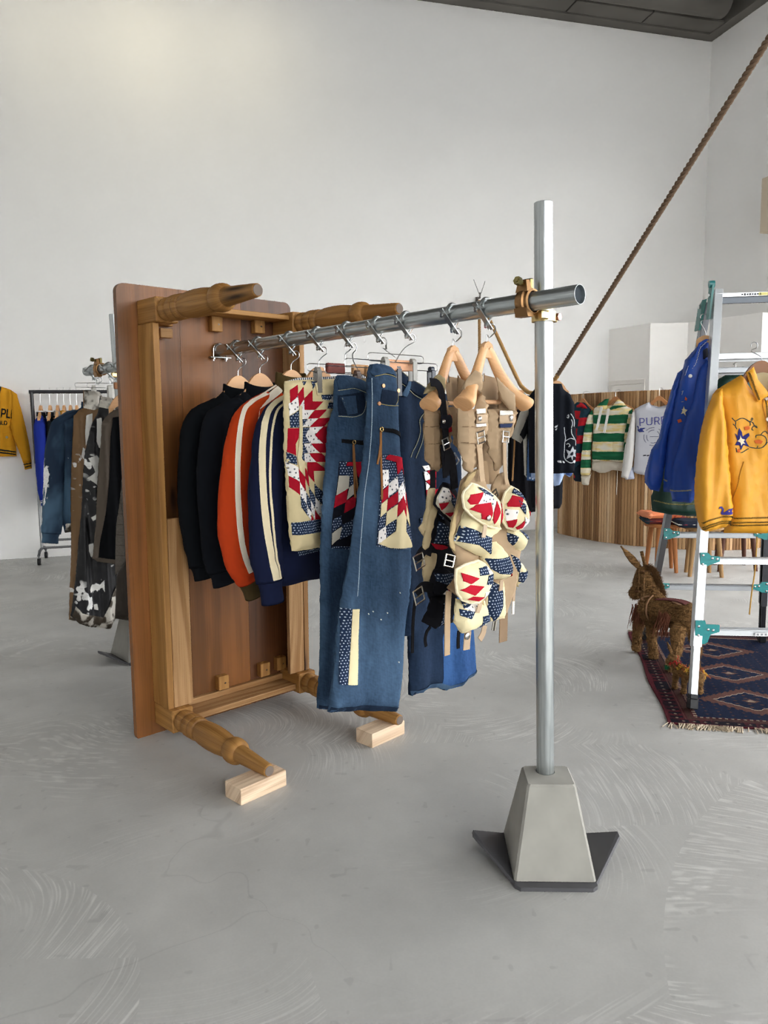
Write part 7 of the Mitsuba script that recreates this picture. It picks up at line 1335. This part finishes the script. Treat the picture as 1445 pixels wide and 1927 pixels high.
_, ps = gp(bk, 'sleeve', MLB, [(0.032,1.476),(0.067,1.518),(0.09,1.442),(0.103,1.204),(0.08,1.005),(0.037,0.878),(0.005,0.841),(-0.076,0.846),(-0.09,0.903),(-0.085,0.972),(-0.053,1.13),(-0.006,1.305)], 0.045, 'm_satin', '2349a2', seed=112, rim=0.045, off=0.05, fold=wave((0.006, 16, 1.2, 1.3)))
_, pcl = gp(bk, 'collar', MLB, [(0.063,1.594),(0.025,1.569),(0.002,1.478),(-0.027,1.435),(-0.014,1.479),(0.007,1.539),(0.017,1.58),(0.047,1.597)], 0.012, 'm_satin', BL, off=0.055, rim=0.015, seed=113)
stitch(bk, pcl, MLB, zigzag([(0.056,1.589),(0.025,1.56),(0.009,1.49),(-0.013,1.449)], 0.002, 0.006), 'b9bcc0', w=0.0024, name='zigzag_trim', lift=0.055)
stitch(bk, p, MLB, [(-0.023,1.479),(-0.036,1.435)], '9ba3b8', w=0.003, name='collar_edge', off=0.004)
c = p.at(*[(-0.013,1.432)][0], off=0.004); put('snap_button', lathe([(0.0005, 0.006), (0.007, 0.005), (0.009, 0.001)], 14), 'm_gloss', bk, M=MLB @ move(np.eye(4), c), color='e4e4e0')
lay(bk, p, MLB, [(-0.039,1.296),(-0.034,1.281),(-0.022,1.276),(-0.031,1.266),(-0.028,1.248),(-0.038,1.261),(-0.05,1.259),(-0.043,1.274),(-0.051,1.286),(-0.041,1.281)], color='cfc8a8', name='flower', off=0.004)
for a in ([(-0.033,1.338),(-0.024,1.33),(-0.026,1.318),(-0.035,1.323)], [(-0.066,1.231),(-0.051,1.236),(-0.044,1.223),(-0.06,1.216)]): lay(bk, p, MLB, a, color='b5573c', name='small_flower', off=0.004)
for a in ([(-0.05,1.361),(-0.043,1.366),(-0.048,1.346)], [(-0.051,1.314),(-0.04,1.316)]): stitch(bk, p, MLB, a, '8c93a0', w=0.003, name='vine', off=0.003)
for a, pp, lf in (([(-0.087,0.9),(-0.037,0.899),(0.01,0.905)], ps, 0.05), ([(-0.123,0.948),(-0.103,0.941)], p, 0.0)):
    for am in (0.003, -0.003): stitch(bk, pp, MLB, zigzag(a, am, 0.007), 'a9a37f', w=0.0024, name='zigzag_trim', lift=lf)
gk = thing('jacket', 'dark green jacket with trimmed hem behind the blue jacket on the ladder', 'jacket')
MG = yY(3.86)
_, p = gp(gk, 'body', MG, [(1.705,1.437),(1.827,1.494),(1.941,1.466),(1.953,1.198),(1.862,0.763),(1.616,0.733),(1.483,0.746),(1.389,0.764),(1.382,0.839),(1.407,0.934),(1.472,1.124),(1.649,1.363)], 0.04, 'm_satin', '17382e', seed=115, rim=0.04, fold=sat)
for am in (0.003, -0.003): stitch(gk, p, MG, zigzag([(1.388,0.822),(1.448,0.807),(1.517,0.801),(1.599,0.805)], am, 0.008), '8f8a5a', w=0.003, name='zigzag_trim')
wood_hanger(MG @ move(np.eye(4), [[(1.798,1.468)][0][0], 0, -0.02]), 'dark wooden hanger of the green jacket inside the ladder', 'hangers on the ladder', top=[(1.798,1.484)][0][1], half=0.12, hook=(0.0, [(1.795,1.542)][0][1]), th=0.02)

# ---------------------------------------------------------------- straw donkeys
import manifold3d
def bones(bl, edge=0.006, it=8):
    """one continuous body: hulls of spheres at the joints, joined, refined and smoothed"""
    out = None
    for (p1, r1, p2, r2) in bl:
        pts = []
        for p_, r_ in ((p1, r1), (p2, r2)):
            s_ = trimesh.creation.icosphere(2, 1.0).vertices; pts.append(s_ * np.asarray(r_) + np.asarray(p_, float))
        h = hull(np.vstack(pts)); m = manifold3d.Manifold(manifold3d.Mesh(np.asarray(h.vertices, np.float32), np.asarray(h.faces, np.uint32)))
        out = m if out is None else out + m
    out = out.refine_to_length(edge).to_mesh(); t = trimesh.Trimesh(out.vert_properties[:, :3], out.tri_verts, process=True)
    trimesh.smoothing.filter_taubin(t, lamb=0.5, nu=0.53, iterations=it); return t
def f_straw(p, n, uv):
    a = noise(p.x * 60.0 + p.z * 35.0, p.y * 60.0, p.z * 260.0) * 0.6 + noise(p.x * 330.0, p.y * 330.0, p.z * 90.0) * 0.4
    b = fbm(p.x * 14.0, p.y * 14.0, p.z * 14.0)
    return mix(C('3e2a18'), C('8d6c46'), smoothstep(0.25, 0.8, 0.65 * a + 0.35 * b))
scene['m_straw'] = prin(proc(f_straw), 0.9, spec=0.1)
FW, SD = unit([-0.5, 0.86, 0]), unit([0.86, 0.5, 0])         # facing direction and its right side
def fibres(mesh, n, L, r, down=0.6, seed=0, sel=None):
    g = np.random.default_rng(seed); P, fi = trimesh.sample.sample_surface(mesh, n * 3, seed=seed); N = mesh.face_normals[fi]
    if sel is not None: k = sel(P); P, N = P[k], N[k]
    P, N = P[:n], N[:n]; out = []
    for p_, n_ in zip(P, N):
        d = n_ * 0.55 + np.array([0, 0, -down]) + g.normal(0, 0.35, 3); d = unit(d); e = p_ + d * L * g.uniform(0.6, 1.3); s_ = unit(np.cross(d, g.normal(0, 1, 3))) * r
        out.append((p_ - s_ - n_ * r, p_ + s_ - n_ * r, e, p_ + n_ * r))
    V = np.array(out).reshape(-1, 3); i = np.arange(len(out)) * 4
    F = np.vstack([np.stack([i, i + 1, i + 2], 1), np.stack([i + 1, i + 3, i + 2], 1), np.stack([i + 3, i, i + 2], 1)])
    return trimesh.Trimesh(V, F, process=False)
def strand_tuft(roots, dirs, L, r, g, droop=0.4):
    out = []
    for p_, d in zip(roots, dirs):
        d = unit(d); l = L * g.uniform(0.7, 1.2); out.append(tube([p_, p_ + d * l * 0.5, p_ + d * l + np.array([0, 0, -droop * l])], [r, r, r * 0.5], n=4))
    return trimesh.util.concatenate(out)
dk = thing('donkey_figure', 'large brown straw donkey figure standing on the rug, seen from behind', 'figurine')
ZR = 0.009
rump, wth, chest, neck = np.array([1.485, 3.60, 0.265]), np.array([1.405, 3.74, 0.265]), np.array([1.365, 3.82, 0.255]), np.array([1.382, 3.845, 0.36])
head, muz = np.array([1.362, 3.90, 0.425]), np.array([1.338, 3.935, 0.315])
B = [(rump, (.062, .062, .072), wth, (.056, .056, .066)), (wth, (.056, .056, .066), chest, (.054, .054, .07)), (chest, (.05, .05, .055), neck, .040), (wth + [0, .02, .02], .045, neck, .040), (neck, .040, head, .038), (head, (.040, .036, .040), muz + [0.006, -.006, .03], .030), (muz + [0.006, -.006, .03], .030, muz, .036)]
for fx, top_, hip in (((1.383, 3.775), chest + SD * 0.0, 0.0), ((1.335, 3.90), chest, 0.0), ((1.396, 3.565), rump, 0), ((1.530, 3.610), rump, 0)):
    f = np.array([fx[0], fx[1], ZR + 0.016]); tp = np.array([top_[0] * .35 + f[0] * .65, top_[1] * .35 + f[1] * .65, 0.215]); kn = (tp * 0.45 + f * 0.55) + (FW * -0.012 if top_ is rump else FW * 0.008)
    B += [(tp, .036, kn, .024), (kn, .024, f + [0, 0, .02], .021), (f + [0, 0, .02], .021, f, .025)]
body = bones(B)
nz = (meshkit.fbm(body.vertices * 42, 3, 4) - 0.5) * 0.010 + (meshkit.noise(body.vertices * [130, 130, 40], 6) - 0.5) * 0.005
body.vertices = body.vertices + body.vertex_normals * nz[:, None]; body.vertices[:, 2] = np.maximum(body.vertices[:, 2], ZR)
put('body', body, 'm_straw', dk, smooth=True)
put('straw_fibre', fibres(body, 5200, 0.016, 0.0011, seed=3), 'm_cloth', dk, smooth=False, color='75593a', kind='stuff')
def ear(base, tip, w, th, facing):
    d = tip - base; L = np.linalg.norm(d); z = unit(d); x = unit(np.cross(facing, z)); y = np.cross(z, x); u = np.linspace(0, 1, 16)
    wid = w * np.interp(u, [0, .15, .4, .7, .86, .93, 1], [.55, .8, 1, .72, .3, .22, .18])
    return tube([base + z * L * k for k in u], (wid, np.full(16, th)), n=12, flat=x)
put('ear', ear(np.array([1.352, 3.912, 0.452]), np.array([1.258, 3.955, 0.568]), 0.021, 0.008, np.array([0.1, -1, 0.2])), 'm_straw', dk, smooth=True)
put('ear', ear(np.array([1.375, 3.895, 0.455]), np.array([1.357, 3.92, 0.545]), 0.009, 0.009, np.array([0.9, -0.4, 0.1])), 'm_straw', dk, smooth=True)
g = np.random.default_rng(5)
ml = spline([(1.372, 3.885, 0.462), (1.395, 3.865, 0.440), (1.408, 3.84, 0.40), (1.414, 3.815, 0.36), (1.412, 3.79, 0.325)], 60)
roots = [ml[g.integers(0, len(ml))] + g.normal(0, 0.004, 3) + FW * -0.0 for _ in range(900)]
put('mane', strand_tuft(roots, [np.array([0.55, -0.35, 0.55]) + g.normal(0, 0.35, 3) for _ in roots], 0.035, 0.0011, g, 0.25), 'm_cloth', dk, color='5d442b', kind='stuff')
ts = np.array([1.425, 3.655, 0.275]) - SD * 0.045
for c0, n_, L_ in ((ts, 75, 0.105), (np.array([1.330, 3.845, 0.27]), 40, 0.11)):
    roots = [c0 + FW * g.uniform(-0.03, 0.03) + g.normal(0, 0.008, 3) - SD * 0.012 for _ in range(n_)]
    put('tassel', strand_tuft(roots, [np.array([0, 0, -1.0]) - SD * 0.18 + g.normal(0, 0.16, 3) for _ in roots], L_, 0.0019, g, 0.0), 'm_cloth', dk, color='6d4434', kind='stuff')
rb = [chest * .5 + wth * .5 + np.array([0, 0, .012]) + 0.07 * (math.cos(a) * SD * 0.95 + math.sin(a) * np.array([0, 0, 1.0])) for a in np.linspace(0, 2 * np.pi, 30)[:-1]]
put('harness_cord', tube(rb, 0.0045, n=7, closed=True), 'm_cloth', dk, color='8a6a50')
lp = [np.array([1.375, 3.80, 0.318]) + 0.036 * math.cos(a) * unit([0.9, -0.3, 0]) + 0.014 * math.sin(a) * np.array([0, -0.3, 1.0]) - SD * 0.02 for a in np.linspace(0, 2 * np.pi, 26)[:-1]]
put('harness_cord', tube(lp, 0.004, n=7, closed=True), 'm_cloth', dk, color='8c6c52')
put('bridle', tube(spline([(1.345, 3.905, 0.33), (1.325, 3.90, 0.335), (1.34, 3.87, 0.335), (1.37, 3.82, 0.31)], 16), 0.0035, n=6), 'm_cloth', dk, color='6a4636')
put('bridle', tube(spline([(1.33, 3.90, 0.43), (1.345, 3.872, 0.445), (1.385, 3.868, 0.45)], 12), 0.003, n=6), 'm_cloth', dk, color='5b4130')
ribp = np.array([[1.385, 3.75, 0.327], [1.43, 3.70, 0.336], [1.475, 3.62, 0.338], [1.525, 3.57, 0.30]])
put('saddle_cloth', ribbon(spline(ribp, 16), SD, 0.05, 0.005), 'm_cloth', dk, smooth=False, color='5a3432')
put('braid', tube(spline([(1.43, 3.66, 0.335), (1.455, 3.61, 0.325), (1.50, 3.57, 0.30)], 12), 0.006, n=7), 'm_cloth', dk, color='9a7a62')
put('eye', tube([np.array([1.336, 3.885, 0.425]), np.array([1.333, 3.883, 0.425])], 0.006, n=10), 'm_gloss', dk, color='15120f')
# small donkey
bd = thing('donkey_figure', 'small straw donkey with red and yellow wool trim beside the ladder foot', 'figurine')
b0, b1 = np.array([1.372, 3.20, 0.105]), np.array([1.322, 3.30, 0.105])
B = [(b0, .027, b1, .026), (b1, .024, np.array([1.310, 3.33, 0.15]), .019), (np.array([1.310, 3.33, 0.15]), .022, np.array([1.296, 3.345, 0.128]), .014)]
for f, t_ in (((1.319, 3.325), b1), ((1.335, 3.262), b1 * .6 + b0 * .4), ((1.347, 3.205), b0), ((1.404, 3.25), b0)):
    f = np.array([f[0], f[1], ZR + 0.010]); B += [(t_ * .45 + f * .55 + [0, 0, .035], .016, f + [0, 0, .012], .0105), (f + [0, 0, .012], .0105, f, .0135)]
bb = bones(B, 0.004, 6); nz = (meshkit.fbm(bb.vertices * 80, 3, 2) - 0.5) * 0.006; bb.vertices = bb.vertices + bb.vertex_normals * nz[:, None]; bb.vertices[:, 2] = np.maximum(bb.vertices[:, 2], ZR)
put('body', bb, 'm_straw', bd, smooth=True)
put('straw_fibre', fibres(bb, 1500, 0.009, 0.0007, seed=4), 'm_cloth', bd, smooth=False, color='8a6d47', kind='stuff')
put('ear', ear(np.array([1.308, 3.335, 0.165]), np.array([1.288, 3.35, 0.222]), 0.009, 0.005, np.array([0.2, -1, 0.1])), 'm_straw', bd, smooth=True)
put('ear', ear(np.array([1.318, 3.33, 0.165]), np.array([1.325, 3.325, 0.215]), 0.008, 0.005, np.array([0.2, -1, 0.1])), 'm_straw', bd, smooth=True)
put('muzzle', hull(trimesh.creation.icosphere(2, 0.013).vertices * [1, 1, .8] + [1.292, 3.342, 0.112]), 'm_cloth', bd, smooth=True, color='b39a72')
for col, cs, n_ in (('a3262a', [(1.318, 3.31, .14), (1.305, 3.315, .13), (1.34, 3.25, .118)], 160), ('c9a03a', [(1.328, 3.28, .12), (1.35, 3.22, .125), (1.395, 3.22, .11)], 160), ('b4562c', [(1.335, 3.262, .115), (1.395, 3.235, .115)], 110)):
    roots = [np.array(cs[g.integers(0, len(cs))]) + g.normal(0, 0.009, 3) for _ in range(n_)]
    put('wool_trim', strand_tuft(roots, [np.array([-.2, -.6, 0.1]) + g.normal(0, 0.7, 3) for _ in roots], 0.018, 0.0011, g, 0.3), 'm_cloth', bd, color=col, kind='stuff')
roots = [np.array([1.284, 3.335, 0.108]) + g.normal(0, 0.004, 3) for _ in range(120)]
put('green_pompom', strand_tuft(roots, [g.normal(0, 1, 3) for _ in roots], 0.010, 0.001, g, 0.0), 'm_cloth', bd, color='1d5a3a', kind='stuff')
